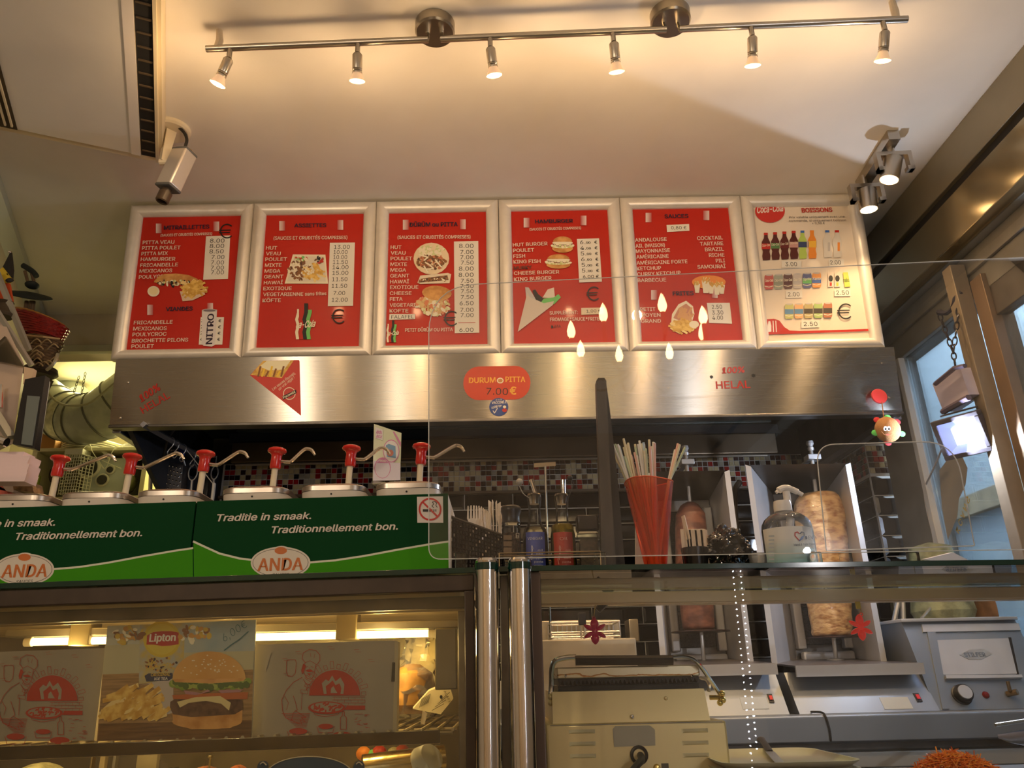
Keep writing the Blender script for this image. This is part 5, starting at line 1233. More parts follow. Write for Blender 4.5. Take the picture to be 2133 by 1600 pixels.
# ------------------------------------------------------------------ flood lamp on a chain
XF = 1.74
t = thing('flood_lamp', 'glowing grey LED floodlight hanging on a chain in front of the window', 'floodlight', Px(2010,900,XF))
fc = [Px(x_,y_,XF) for x_, y_ in [(1974,965),(2058,942),(2028,845),(1960,880)]]   # outline of the face
ctr = sum(fc, Vector())/4
ex = (fc[1]-fc[0]+fc[2]-fc[3]).normalized(); 
FD = Vector((-.78,-.52,-.35)).normalized()
eu = (fc[3]+fc[2]-fc[0]-fc[1])/2; eu = (eu-FD*eu.dot(FD)).normalized(); ev = FD.cross(eu).normalized()
FM = Matrix((ev, eu, FD)).transposed().to_4x4(); FM.translation = ctr
w2, h2 = .070, .060
GR = mat('lamp_grey',(.06,.055,.07),.45)
def frame_ring(w_, h_, w3, h3, z0, z1, nm, m_):
    for (x0_,y0_,x1_,y1_) in ((-w_,-h_,w_,-h3),(-w_,h3,w_,h_),(-w_,-h3,-w3,h3),(w3,-h3,w_,h3)):
        MB().rbox((x0_,y0_,z0),(x1_,y1_,z1),.003,2,None,FM).build(nm, m_, t)
frame_ring(w2+.018,h2+.018,w2,h2,-.03,.012,'bezel',GR)
MB().rbox((-w2-.01,-h2-.01,-.05),(w2+.01,h2+.01,-.028),.004,2,None,FM).build('housing', GR, t)
for k in range(7): MB().box((-w2,-h2+k*.024,-.085),(w2,-h2+k*.024+.005,-.05),None,FM).build('fin', GR, t)
MB().add([FM@Vector(v) for v in ((-w2,-h2,.004),(w2,-h2,.004),(w2,h2,.004),(-w2,h2,.004),(-w2*.55,-h2*.55,-.024),(w2*.55,-h2*.55,-.024),(w2*.55,h2*.55,-.024),(-w2*.55,h2*.55,-.024))],[(0,1,5,4),(1,2,6,5),(2,3,7,6),(3,0,4,7)]).build('reflector', mat('reflector_lit',(.35,.42,.9),.2,.6,emit=.9), t, sharp=0, recalc=False)
MB().add([FM@Vector(v) for v in ((-w2*.55,-h2*.55,-.0235),(w2*.55,-h2*.55,-.0235),(w2*.55,h2*.55,-.0235),(-w2*.55,h2*.55,-.0235))],[(0,1,2,3)]).build('led_panel', FLOOD, t, sharp=0, recalc=False)
lamp('flood_light', 'SPOT', ctr+FD*.03, 21, (.76,.84,1.), ctr+FD*.03+Vector((.43,-.9,.0)), spot_size=radians(179), spot_blend=.03, shadow_soft_size=.012)
lamp('flood_reflect', 'SPOT', ctr+FD*.06+Vector((0,0,-.02)), 18, COOL, ctr+FD*.06+Vector((-.75,.38,-.16)), spot_size=radians(125), spot_blend=.5, shadow_soft_size=.02)
# driver box above
bb = [Px(x_,y_,XF+.02) for x_, y_ in [(1965,858),(2018,822),(2000,766),(1942,800)]]
MB().prism(bb, (.06,0,0)).build('driver_box', mat('driver_lilac',(.44,.40,.50),.5), t, sharp=0)
bb = [Px(x_,y_,XF+.06) for x_, y_ in [(2018,836),(2034,830),(2026,757),(2008,758)]]
MB().prism(bb, (.03,0,0)).build('bracket', mat('bracket_bronze',(.40,.30,.18),.4,.5), t, sharp=0)
MB().tube([Px(1948,800,XF),Px(1988,767,XF),Px(2010,762,XF)], .009, 6).build('clip_rail', mat('clip_dark',(.10,.08,.12),.4), t)
MB().tube([Px(1964,858,XF),Px(2018,828,XF)], .012, 6).build('clip_rail', MC['clip_dark'], t)
chp = thing('lamp_chain', 'dark link chain holding the floodlight from the window head', 'chain', Px(1985,700,XF+.02))
CHD = mat('chain_iron',(.02,.018,.025),.4,.5)
ja = Px(1986,735,XF); l0_ = Px(1957,655,XF+.08); r0_ = Px(1999,625,XF+.08)
chain('', l0_, ja, 6, .008, .0028, CHD, '', chp); chain('', r0_, ja, 7, .008, .0028, CHD, '', chp); chain('', ja, Px(1990,762,XF), 2, .008, .0028, CHD, '', chp)
MB().tube(curve([l0_+Vector((0,0,.01)), Px(1972,652,XF+.07), Px(1985,640,XF+.07), Px(1994,618,XF+.07), Px(2002,608,XF+.08)],5), [.012,.014,.010,.010,.010,.010,.008,.008,.008,.008,.010,.012,.012,.014,.014,.012,.012,.010,.010,.010,.010][:21], 7).build('twine_bundle', mat('twine_navy',(.012,.012,.03),.7,bump=.8,bscale=200), chp)
o = MB().tube(curve([Px(1962,935,1.86),Px(1952,960,1.87),Px(1938,990,1.87),Px(1926,1020,1.87),Px(1930,1060,1.87),Px(1942,1110,1.87),Px(1948,1150,1.87)],6), .004, 8).build('lamp_cable', mat('cable_pale',(.42,.40,.38),.5)); tag(o, 'pale cable running down the left side of the window', 'cable')
# ------------------------------------------------------------------ front counter
YF = 1.60
zs = P(1050,1190,YF).z
SLAB0 = zs; SLAB1 = zs+.009
TL_, TR_ = .0135, .0075      # the two glass slabs fall away slightly to either side of the posts
def sag(o, th):
    p = Vector((.03, 0, SLAB0)); o.rotation_euler = (0, th, 0); o.location = p+Matrix.Rotation(th, 3, 'Y') @ (Vector(o.location)-p); return o
def zfall(x): return TL_*min(x-.03, 0)
for x0_, x1_, th_, lab_ in ((-1.6,.029,-TL_,'left dark-green glass slab carrying the green sauce cartons'),(.031,1.7,TR_,'right dark-green glass slab carrying the bottles, straws and hand gel')):
    t = thing('glass_countertop', lab_, 'counter top', ((x0_+x1_)/2,1.85,SLAB0))
    MB().box((x0_,YF,SLAB0),(x1_,2.2,SLAB1)).build('slab', clear('slab_glass',(.62,.74,.70),1.0), t, sharp=0)
    MB().rbox((x0_,YF-.003,SLAB0-.001),(x1_,YF-.0005,SLAB1+.001),.0008,1).build('front_edge', GEDGE, t)
    sag(t, th_)
# chrome posts
POSTG = None
for k, (px_, lab) in enumerate(((1015,'left one of the two chrome counter posts, beside the bronze case frame'),(1085,'right one of the two chrome counter posts, beside the open glass section'))):
    c_ = P(px_, 1300, YF-.032); r_ = mpp(c_)*24.5
    t = thing('chrome_post', lab, 'post', (c_.x, c_.y, 0))
    MB().lathe([(r_,0),(r_,SLAB0-.002)], (c_.x,c_.y,0), 40).build('tube', CHROME, t)
    MB().lathe([(0,0),(r_*1.04,0),(r_*1.04,.013),(0,.013)], (c_.x,c_.y,SLAB0-.0015), 40).build('collar', GEDGE, t)
    MB().lathe([(0,0),(r_*.98,0),(r_*1.0,.004),(r_*.85,.009),(r_*.4,.007),(0,.006)], (c_.x,c_.y,SLAB1+.003), 40).build('cap', CHROME, t)
# display case left: bronze frame
zb = .80
xr_ = P(987,1400,YF+.004).x
t = thing('display_case', 'left refrigerated display case with bronze frame and warm tube light', 'display case', (-.7,1.9,0))
zt_ = SLAB0-.003
z_a = P(700,1237,YF).z+.0046; z_b = P(700,1250,YF+.075).z+.0046; z_c = P(700,1275,YF+.075).z+.0046
MB().rbox((-1.6,YF+.004,z_a-.002),(xr_,YF+.034,zt_),.002).build('frame_top', BRONZE, t)
MB().rbox((P(966,1400,YF).x,YF+.004,zb),(xr_,YF+.034,z_a-.002),.002).build('frame_post', BRONZE, t)
MB().rbox((-1.6,YF+.075,z_c),(P(966,1400,YF).x-.002,YF+.10,z_b),.002).build('inner_rail', mat('rail_olive',(.16,.13,.07),.35,.7,noise=.2), t)
MB().rbox((-1.6,YF+.10,z_c-.004),(P(966,1400,YF).x-.002,YF+.104,z_c),.001).build('rail_bead', mat('bead_gold',(.55,.45,.28),.3,.8), t)
MB().box((-1.6,YF+.012,zb),(P(966,1400,YF).x-.001,YF+.017,z_a-.003)).build('front_glass', CASEGLASS, t, sharp=0)
INW = mat('case_inner',(.62,.52,.30),.45,noise=.1,nscale=5)
MB().box((-1.6,2.42,zb),(P(966,1400,YF).x,2.44,zt_)).build('back_wall', mat('case_back',(.30,.26,.17),.25,.7,noise=.3,nscale=2), t, sharp=0)
MB().box((-1.6,YF+.11,zt_-.035),(P(966,1400,YF).x,2.42,zt_-.012)).build('ceiling_board', mat('case_board',(.70,.55,.32),.5,noise=.2,nscale=3,stretch=(1,6,1)), t, sharp=0)
rx_ = P(952,1400,YF+.12).x
MB().rbox((rx_,YF+.12,zb),(rx_+.02,2.40,zt_-.036),.002).build('side_wall', mat('case_side',(.26,.23,.17),.3,.8,noise=.2), t)
q_ = [P(905,1308,1.86),P(950,1306,1.86)]
MB().rbox((q_[0].x,1.86,P(920,1435,1.86).z),(q_[1].x,1.885,P(920,1306,1.86).z),.003).build('end_plate', mat('end_plate_steel',(.25,.24,.19),.25,.9,noise=.3,nscale=5), t)
MB().rbox((-1.6,YF-.0,0),(rx_+.05,YF+.03,zb-.001),.003).build('plinth', BRONZE, t)
sag(t, -TL_)
# tube light in the case
t = thing('tube_light', 'warm glowing tube light across the top of the left display case', 'tube light', P(700,1318,1.90))
a_ = P(60,1338,1.90); b_ = P(900,1319,1.90); zz = (a_.z+b_.z)/2
MB().cyl((a_.x,1.90,zz),(b_.x,1.90,zz), .0085, 14).build('tube', TUBE, t)
MB().rbox((a_.x-.05,1.885,zz+.010),(b_.x+.14,1.935,zz+.028),.003).build('fitting', mat('fitting_grey',(.34,.31,.25),.35,.5), t)
for x_, nm in ((a_.x,'end_cap'),(b_.x,'end_cap')): MB().cyl((x_-.008,1.90,zz),(x_+.008,1.90,zz), .0105, 14).build(nm, CREAMP, t)
for px_ in (170,722):
    c_ = P(px_,1315,1.89); MB().rbox((c_.x-.024,1.882,zz-.011),(c_.x+.024,1.936,zz+.05),.003).build('tape', mat('brown_tape',(.20,.16,.08),.4), t)
for f_ in (.12,.5,.88):
    lamp('case_tube_lamp', 'POINT', (a_.x+(b_.x-a_.x)*f_, 1.885, zz-.02), 2.1, (1.0,.70,.28), None, shadow_soft_size=.03)
# upper shelf of the case
zsh = P(600,1533,YF+.10).z+.006; zsl = P(600,1560,YF+.10).z+.006
t = thing('case_shelf', 'shiny dark shelf front with wire rack inside the left display case', 'shelf', (-.6,1.9,zsl))
MB().rbox((-1.6,YF+.10,zsl),(P(912,1540,YF+.10).x,YF+.106,zsh),.001).build('front_rail', mat('mirror_rail',(.16,.14,.09),.10,1.), t)
MB().box((-1.6,YF+.104,zsl-.001),(P(912,1540,YF+.10).x,YF+.108,zsl+.0005)).build('rail_edge', MC['bead_gold'], t, sharp=0)
RK = mat('rack_wire',(.52,.45,.30),.35,.6)
x0_ = -1.58; x1_ = P(945,1530,YF+.13).x-.005
n_ = 46
for k in range(n_):
    x_ = x0_+(x1_-x0_)*k/(n_-1); MB().tube([(x_,YF+.11,zsh),(x_,2.38,zsh)], .0035, 6).build('rack_wire', RK, t)
for y_ in (YF+.115,1.85,2.1,2.37): MB().tube([(x0_,y_,zsh-.006),(x1_,y_,zsh-.006)], .0035, 6).build('rack_bar', RK, t)
sag(t, -TL_)
# things displayed on the shelf
def slab_px(name, pts_, Y, th, m_, lab, cat, dx=0):
    q_ = [P(x_,y_,Y) for x_,y_ in pts_]; c_ = sum(q_, Vector())/len(q_)
    o = thing(name, lab, cat, (c_.x, Y, min(p.z for p in q_))); MB().prism(q_, (0,th,0)).build('body', m_, o, sharp=0); return o
BOXW = mat('pizza_box_card',(.34,.30,.245),.6,noise=.05,nscale=6)
def chef(S, ox, oy, k):
    """red line drawing: cook with a tray beside a brick oven"""
    f_ = lambda x, y: (ox+x*k, oy+y*k)
    S.cur = 'red_drawing'; R_ = mat('drawing_red',(.42,.035,.015),.6)
    L_ = lambda pts_, w_=1.0, c=False: S.line([f_(*p) for p in pts_], w_*k, R_, 2, c)
    # oven
    arc = [(110+52*cos(radians(a)), 95-52*sin(radians(a))) for a in range(0,181,10)]
    S.poly([f_(*p) for p in arc], R_, 1)
    S.poly([f_(x,y) for x,y in [(88,92),(84,70),(92,62),(98,66),(105,54),(112,66),(122,58),(130,72),(128,92)]], BOXW, 2)
    S.poly([f_(x,y) for x,y in [(94,92),(92,76),(100,70),(106,64),(112,74),(120,70),(124,80),(122,92)]], R_, 3)
    S.poly([f_(x,y) for x,y in [(102,90),(103,80),(108,76),(112,84),(116,90)]], BOXW, 4)
    for a in range(4,180,13):
        c_, s_ = cos(radians(a)), sin(radians(a)); t_ = (-s_, -c_)
        p_ = lambda r_, w_: (110+r_*c_+t_[0]*w_, 95-r_*s_+t_[1]*w_)
        ro = 70 if (a//13) % 2 else 64
        L_([p_(55,-3.5),p_(ro,-3.5),p_(ro,3.5),p_(55,3.5)], .7, True)
    # ledge of bricks
    for j in range(4):
        L_([(106,98+j*6),(172,98+j*6)], .8)
        for i in range(5): L_([(110+i*14+(j%2)*6,98+j*6),(110+i*14+(j%2)*6,104+j*6)], .6)
    S.poly([f_(x,y) for x,y in [(135,116),(172,116),(172,124),(130,124)]], R_, 1)
    # cook: hat, head, moustache, body, arm
    L_([(50,28),(44,20),(46,8),(58,1),(72,3),(80,12),(80,24),(74,32)], 1.1); L_([(50,28),(60,24),(74,32)], .8); L_([(60,8),(62,16)], .7); L_([(70,10),(68,18)], .7)
    L_([(50,28),(46,40),(48,50),(54,60),(62,62),(68,54),(70,42),(72,32)], 1.1)
    S.poly([f_(x,y) for x,y in [(50,44),(56,42),(62,42),(68,46),(62,47),(56,47)]], R_, 3); S.poly([f_(x,y) for x,y in [(54,50),(62,50),(59,55)]], R_, 3)
    L_([(51,37),(56,36)], .8); L_([(62,36),(67,37)], .8); L_([(59,38),(60,43)], .7)
    S.poly([f_(x,y) for x,y in [(46,30),(52,34),(48,46),(44,52),(42,44)]], R_, 2)
    L_([(44,58),(26,68),(12,84),(2,104),(4,126),(10,140),(22,146)], 1.2); L_([(22,146),(26,130),(34,124),(30,108),(26,96)], 1.0)
    L_([(70,58),(80,66),(84,80),(82,92)], 1.1); L_([(46,62),(54,74),(62,70),(68,62)], 1.0); L_([(56,72),(52,84),(58,78),(62,86),(60,72)], .9); L_([(44,88),(42,124)], .9); L_([(8,96),(16,110),(12,124)], .8)
    L_([(22,144),(30,150),(44,154),(40,146),(50,148),(42,140),(52,140),(40,132),(30,126)], 1.0)
    # peel
    L_([(12,26),(14,22),(30,22),(32,28),(30,50),(24,56),(16,56),(12,48)], 1.0, True)
    # table hatching, pizza, bowls, mill
    for j in range(10): L_([(2+j*3.2,132+j*3.0),(2+j*3.2+58-j*4,132+j*3.0)], .8)
    S.ell(*f_(94,120), 38*k, 13*k, R_, 2); S.ell(*f_(94,119), 33*k, 10*k, BOXW, 3); 
    for j in range(34): 
        a_ = RND.uniform(0,6.28); q = sqrt(RND.random()); S.ell(*f_(94+31*q*cos(a_),119+9*q*sin(a_)), 4*k, 1.8*k, R_, 4, RND.uniform(0,90), n=6)
    L_([(64,124),(70,134),(90,138),(116,134),(124,124)], 1.0)
    for cx, cy, r_ in ((36,168,22),(92,158,18),(126,176,24)):
        S.ell(*f_(cx,cy), r_*k*.85, r_*k*.30, R_, 3); L_([(cx-r_,cy),(cx-r_*.8,cy+r_*.7),(cx+r_*.8,cy+r_*.7),(cx+r_,cy)], 1.0)
    L_([(122,140),(122,164),(134,164),(134,140),(130,136),(130,128),(126,128),(126,136)], 1.1, True)
    for j in range(18): x_ = RND.uniform(140,178); y_ = RND.uniform(132,172); L_([(x_,y_),(x_+RND.uniform(4,10),y_+RND.uniform(-1,1))], .8)
    for x_, y_ in ((96,-4),(150,2),(178,22),(4,20),(6,50),(30,6)): L_([(x_,y_),(x_+10,y_-1)], .6); L_([(x_+3,y_+4),(x_+14,y_+4)], .6)
o = slab_px('pizza_box', [(524,1536),(818,1534),(822,1334),(533,1343)], 1.74, .035, BOXW, 'white pizza box with red cook drawing, right of the burger poster', 'box')
S = Sheet(P(600,1500,1.74-.0005), (1,0,0), (0,0,1)); chef(S, 585, 1352, 1.02)
S.cur = 'scuff'; S.poly([(560,1360),(566,1357),(560,1380),(553,1402),(552,1385)], mat('scuff',(.36,.32,.27),.7), 1); S.build(o)
MB().prism([P(x_,y_,1.738) for x_,y_ in [(818,1534),(826,1530),(830,1337),(822,1334)]], (0,.03,0)).build('side_flap', mat('box_edge',(.45,.38,.25),.6), o, sharp=0)
MB().prism([P(x_,y_,1.737) for x_,y_ in [(815,1420),(822,1420),(823,1380),(817,1380)]], (0,.004,0)).build('slot', mat('slot_dark',(.06,.05,.03),.7), o, sharp=0)
o = slab_px('pizza_box', [(-60,1545),(196,1543),(220,1350),(-60,1360)], 1.74, .035, BOXW, 'white pizza box with red cook drawing at the left border, left of the burger poster', 'box')
S = Sheet(P(100,1500,1.74-.0005), (1,0,0), (0,0,1)); chef(S, -3, 1363, 1.02); S.build(o)
# burger poster
YPz = 1.715
o = slab_px('burger_poster', [(202,1544),(524,1538),(533,1291),(224,1304)], YPz, .004, mat('poster_sky',(.50,.50,.42),.5), 'glossy poster of a burger, fries and iced tea with 6,00 € written on it', 'poster')
S = Sheet(P(300,1500,YPz-.0004), (1,0,0), (0,0,1))
S.cur = 'background_print'
S.poly([(202,1544),(524,1538),(528,1395),(214,1405)], mat('print_planks',(.42,.25,.10),.5,noise=.35,nscale=12,stretch=(1,1,14)), 0)
S.poly([(204,1543),(524,1537),(525,1500),(207,1508)], mat('print_planks_dark',(.20,.10,.03),.5,noise=.4,nscale=12,stretch=(1,1,14)), 1)
S.poly([(214,1405),(528,1395),(531,1330),(219,1345)], mat('print_haze',(.50,.46,.30),.5), 1); S.poly([(380,1360),(531,1356),(533,1291),(380,1298)], mat('print_blue_sky',(.28,.38,.44),.5,col2=(.50,.50,.42),nscale=5), 2)
S.cur = 'tea_pack_print'
S.poly([(290,1425),(355,1418),(382,1412),(386,1298),(292,1302)], mat('print_tea',(.40,.42,.40),.5,col2=(.55,.42,.12),nscale=40), 3)
S.ell(338,1332,39,38,mat('print_yellow_disc',(.62,.46,.03),.5),4); S.ell(338,1332,33,32,mat('print_yellow_disc2',(.66,.52,.06),.5),5)
S.poly([(307,1324),(320,1317),(338,1315),(358,1315),(373,1318),(373,1342),(358,1345),(338,1346),(320,1343),(306,1343)], mat('print_tea_red',(.45,.02,.02),.5), 6)
blobs(S, 268,1325,34,18,26,7,[mat('flower_y',(.62,.42,.05),.5),BROWNI,mat('flower_o',(.60,.30,.06),.5),CREAMI],4); blobs(S, 405,1322,34,16,26,7,[MC['flower_y'],BROWNI,MC['flower_o'],CREAMI],5); blobs(S, 336,1385,34,16,60,3,[MC['flower_y'],NAVYI,MC['flower_o'],BROWNI],6)
S.poly([(302,1408),(310,1403),(360,1402),(362,1412),(352,1418),(306,1420)], mat('print_navy',(.02,.03,.09),.5), 6)
S.cur = 'lettering'
S.text('Lipton', 312,1337, 366,1335, 15, WHITEI, 8, .05); S.text('ORIGINAL', 315,1409, 356,1408, 6, MC['flower_y'], 8, .04); S.text('ICE TEA', 322,1417, 350,1416, 5, WHITEI, 8, .04)
BL = mat('marker_teal',(.05,.16,.20),.5)
S.text('6,00€', 468,1338, 516,1306, 17, BL, 8, -.01, shear=.1); S.line([(468,1355),(482,1344),(500,1332),(518,1316)], 2.5, BL, 8)
S.cur = 'fries_print'
S.poly([(290,1428),(362,1412),(362,1485),(334,1492),(330,1440),(310,1425)], mat('print_carton',(.52,.46,.42),.5), 4)
fries(S, 280,1455,50,22,44,9,(0,45),6); fries(S, 262,1480,48,14,26,9,(10,50),8); fries(S, 320,1485,26,9,10,9,(10,45),9)
S.cur = 'burger_print'
S.ell(432,1503,73,16,BUN,5); S.poly([(360,1485),(506,1472),(505,1502),(480,1517),(400,1519),(362,1508)], BUN, 5)
S.poly([(356,1462),(368,1455),(440,1450),(506,1458),(507,1478),(490,1488),(400,1494),(362,1488),(355,1475)], mat('patty_print',(.16,.08,.04),.5,col2=(.07,.03,.015),nscale=60), 7)
S.poly([(370,1462),(410,1452),(460,1450),(482,1464),(478,1480),(462,1466),(430,1460),(395,1464),(376,1474)], mat('cheese_print',(.72,.60,.30),.5), 9)
S.poly([(360,1448),(440,1444),(518,1442),(516,1456),(440,1458),(362,1456)], mat('tomato_print',(.50,.13,.03),.5), 8)
S.poly([(384,1438),(420,1444),(446,1430),(440,1440),(410,1448),(388,1446)], mat('onion_print',(.45,.22,.25),.5), 11); S.poly([(455,1438),(508,1436),(500,1442),(462,1444)], MC['onion_print'], 11)
LT = [mat('lettuce_a',(.22,.34,.04),.5),mat('lettuce_b',(.34,.42,.08),.5),mat('lettuce_c',(.08,.14,.02),.5)]
for k in range(46): 
    x_ = 360+k*3.5; S.ell(x_, 1424+RND.uniform(-6,9), 7, 8, LT[k%3], 9+k%3, RND.uniform(0,90), n=7)
S.ell(437,1415,76,58,mat('bun_top_print',(.62,.30,.06),.5,col2=(.70,.42,.14),nscale=6),13,a0=0,a1=180,n=28); S.poly([(361,1415),(513,1413),(508,1419),(440,1424),(366,1421)], BUN, 13)
for k in range(34): 
    a_ = RND.uniform(.3,2.8); q = RND.uniform(.35,.95); S.ell(437+70*q*cos(a_),1414-54*q*sin(a_),2,1.2,CREAMI,14,n=6)
S.build(o)
# bag of bread with a paper label at the right of the case
t = thing('bread_bag', 'clear plastic bag with brown bread and a paper label beside the pizza box', 'bag', P(880,1480,2.0))
bc = P(865,1458,2.0); s_ = mpp(bc)
rn = random.Random(4)
MB().lathe([(0,0),(.03,.0),(.055,.02),(.058,.06),(.05,.09),(.02,.11),(0,.112)], bc+Vector((-.01,0,-.03)), 20).build('bread', mat('bread_brown',(.50,.26,.06),.6,noise=.4,nscale=20,bump=.5,bscale=40), t)
pl_ = clear('bag_film',(.93,.88,.70),2.0,haze=.12)
vs = []; fs = []
for j in range(13):
    for k in range(20):
        q = 2*pi*k/20; r_ = [.05,.066,.07,.068,.064,.06,.055,.05,.048,.045,.044,.042,.04][j]*(1+.22*rn.uniform(-1,1)); vs.append(bc+Vector((r_*cos(q)+.02*j/12, r_*sin(q)*.8, -.035+j*.0155+rn.uniform(-.004,.004))))
for j in range(12):
    for k in range(20): fs.append((j*20+k, j*20+(k+1)%20, (j+1)*20+(k+1)%20, (j+1)*20+k))
MB().add(vs, fs).build('film', pl_, t, sharp=15)
q_ = [P(x_,y_,1.93) for x_,y_ in [(860,1477),(918,1488),(944,1456),(938,1436),(912,1432),(893,1440)]]
MB().prism(q_, (0,.002,.004)).build('paper_label', mat('label_cream',(.66,.58,.38),.6), t, sharp=0)
SB = Sheet(q_[0]+Vector((0,-.001,0)), (1,0,0), (0,0,1)); SB.cur = 'label_print'
for k in range(9): SB.line([(874+k*2.2,1474-k*1.2),(879+k*2.2,1455-k*1.2)], 1.0, BLACKI, 2)
for k in range(4): SB.line([(900+k*6,1480-k*7),(925+k*4,1466-k*8)], 1.0, BLACKI, 2)
SB.text('FALAFEL', 922,1436,938,1470,5,BLACKI,2,.0); SB.ell(919,1452,3,4,BLACKI,2); SB.build(t)
o = slab_px('price_tag', [(876,1507),(884,1510),(890,1486),(880,1480)], 1.85, .003, mat('tag_cream',(.70,.62,.45),.5), 'small cream tag clipped to the wire rack', 'tag')
# lower level of the case: trays, blue signs, flowers
zl = P(600,1600,YF+.05).z-.09
t = thing('lower_deck', 'steel deck at the bottom of the left display case', 'shelf', (-.7,1.95,zl))
MB().rbox((-1.58,YF+.06,zl-.01),(rx_-.002,2.38,zl),.002).build('deck', STEELP, t)
def blob_thing(nm, lab, cat, px_, py_, Y, rx3, ry3, rz3, m_, n=None):
    c_ = P(px_,py_,Y); o = MB().ball(c_, 1, None, 20, (rx3,ry3,rz3)).build(nm, m_, sharp=80); tag(o, lab, cat); return o
FRAME = mat('steel_frame_gold',(.55,.45,.25),.3,1.)
for k, (x0_, x1_, h_, m_, lab) in enumerate(((18,150,1590,mat('salad_pale',(.62,.60,.35),.6,noise=.4,nscale=40,bump=.8,bscale=60),'heap of pale salad at the lower left of the display case'),(380,470,1597,mat('meat_pink',(.42,.16,.08),.5,noise=.5,nscale=50,bump=.8,bscale=80),'heap of pinkish minced meat in the display case'),(470,515,1594,mat('meat_orange',(.52,.15,.06),.5,noise=.5,nscale=50,bump=.8,bscale=80),'heap of orange marinated meat in the display case'))):
    a_ = P(x0_,h_,1.95); c_ = P(x1_,h_,1.95)
    o = MB().ball(Vector(((a_.x+c_.x)/2,1.95,zl+.0)), 1, None, 24, ((c_.x-a_.x)/2,.12,a_.z-zl)).build(['salad_heap','minced_meat','marinated_meat'][k], m_, sharp=80); tag(o, lab, 'food', kind='stuff')
for k, (x0_, x1_, m_) in enumerate(((185,196,FRAME),(205,222,mat('cream_strip',(.60,.50,.30),.5)),(232,244,STEELP),(282,330,mat('case_divider',(.48,.42,.28),.4)))):
    a_ = P(x0_,1600,2.2); c_ = P(x1_,1560,2.2)
    o = MB().rbox((a_.x,2.2,zl),(c_.x,2.22,c_.z),.002).build('divider', m_); tag(o, ['thin gold divider at the back of the display case','cream divider at the back of the display case','narrow steel divider at the back of the display case','broad beige divider at the back of the display case'][k], 'divider')
# aluminium roll / tray
c_ = P(850,1583,1.95); o = MB().tube([P(755,1600,1.95), P(925,1578,2.0)], .028, 16).build('foil_roll', mat('foil_gold',(.85,.66,.30),.22,1.,noise=.3,nscale=6)); tag(o, 'gold-lit aluminium foil roll at the lower right of the display case', 'foil')
for k, (x0_, y0_, r_, m_) in enumerate(((757,1570,.012,ORGI),(790,1568,.012,mat('pepper_red',(.60,.05,.02),.4)),(820,1570,.011,SALAD),(838,1566,.012,mat('pepper_red2',(.62,.10,.03),.4)),(775,1574,.010,GRNI))):
    o = MB().ball(P(x0_,y0_,2.05), r_*1.5, None, 12, (1,1,.9)).build('vegetable_piece', m_); tag(o, ['orange pepper piece','bright red pepper piece','pale green salad piece','second red pepper piece','small green pepper piece'][k]+' behind the foil roll in the display case', 'vegetable')
    MB().cyl(P(x0_,y0_,2.05)+Vector((0,0,-r_)), Vector((P(x0_,y0_,2.05).x,2.05,zl)), .004, 6).build('stem', GRNI, o)
# blue plastic signs
BS = mat('sign_blue',(.035,.075,.13),.4)
o = slab_px('blue_sign', [(560,1615)]+[(645+90*cos(radians(a)),1615-39*sin(radians(a))) for a in range(165,14,-15)]+[(732,1615)], YF+.05, .004, BS, 'rounded dark blue price sign at the bottom of the display case', 'sign')
for cx_ in (548,748):
    c_ = P(cx_,1598,YF+.052); MB().lathe([(0,.0),(.011,.0),(.011,.003),(0,.003)], c_, 20, M=axis_m((0,-1,0))).build('ear', BS, o)
    MB().tube(curve([P(cx_-6,1592,YF+.045),P(cx_,1588,YF+.045),P(cx_+7,1594,YF+.045)],4), .0012, 6).build('ear_edge', CREAMP, o)
MB().tube([P(645+90*cos(radians(a)),1615-39*sin(radians(a)),YF+.047) for a in range(165,14,-10)], .0010, 6).build('edge', CREAMP, o)
o = slab_px('blue_flower_sign', [(835,1612),(842,1603),(870,1600),(895,1606),(900,1612)], YF+.05, .004, mat('sign_navy',(.01,.02,.06),.4), 'small navy sign with white petals at the bottom of the display case', 'sign')
for x_ in (862,888): MB().prism([P(a_,b_,YF+.048) for a_,b_ in [(x_-6,1608),(x_,1588),(x_+6,1606)]], (0,.002,0)).build('petal', mat('petal_cream',(.62,.60,.45),.5), o, sharp=0)
o = MB().lathe([(0,0),(.034,0),(.036,.004),(.028,.03),(.0,.034)], P(882,1592,1.80), 24, M=axis_m((.6,-.5,.5))).build('paper_cup', mat('cup_grey',(.55,.55,.48),.4)); tag(o, 'tilted grey paper cup above the small navy sign', 'cup')
t = thing('gold_flower_charm', 'small gold charm hanging under the case shelf', 'charm', P(438,1590,YF+.08))
MB().rbox(P(432,1580,YF+.08), P(444,1573,YF+.09), .001).build('clip', mat('gold_metal',(.80,.62,.25),.3,1.), t); MB().tube([P(438,1580,YF+.085),P(436,1600,YF+.085)], .002, 6).build('string', MC['gold_metal'], t)

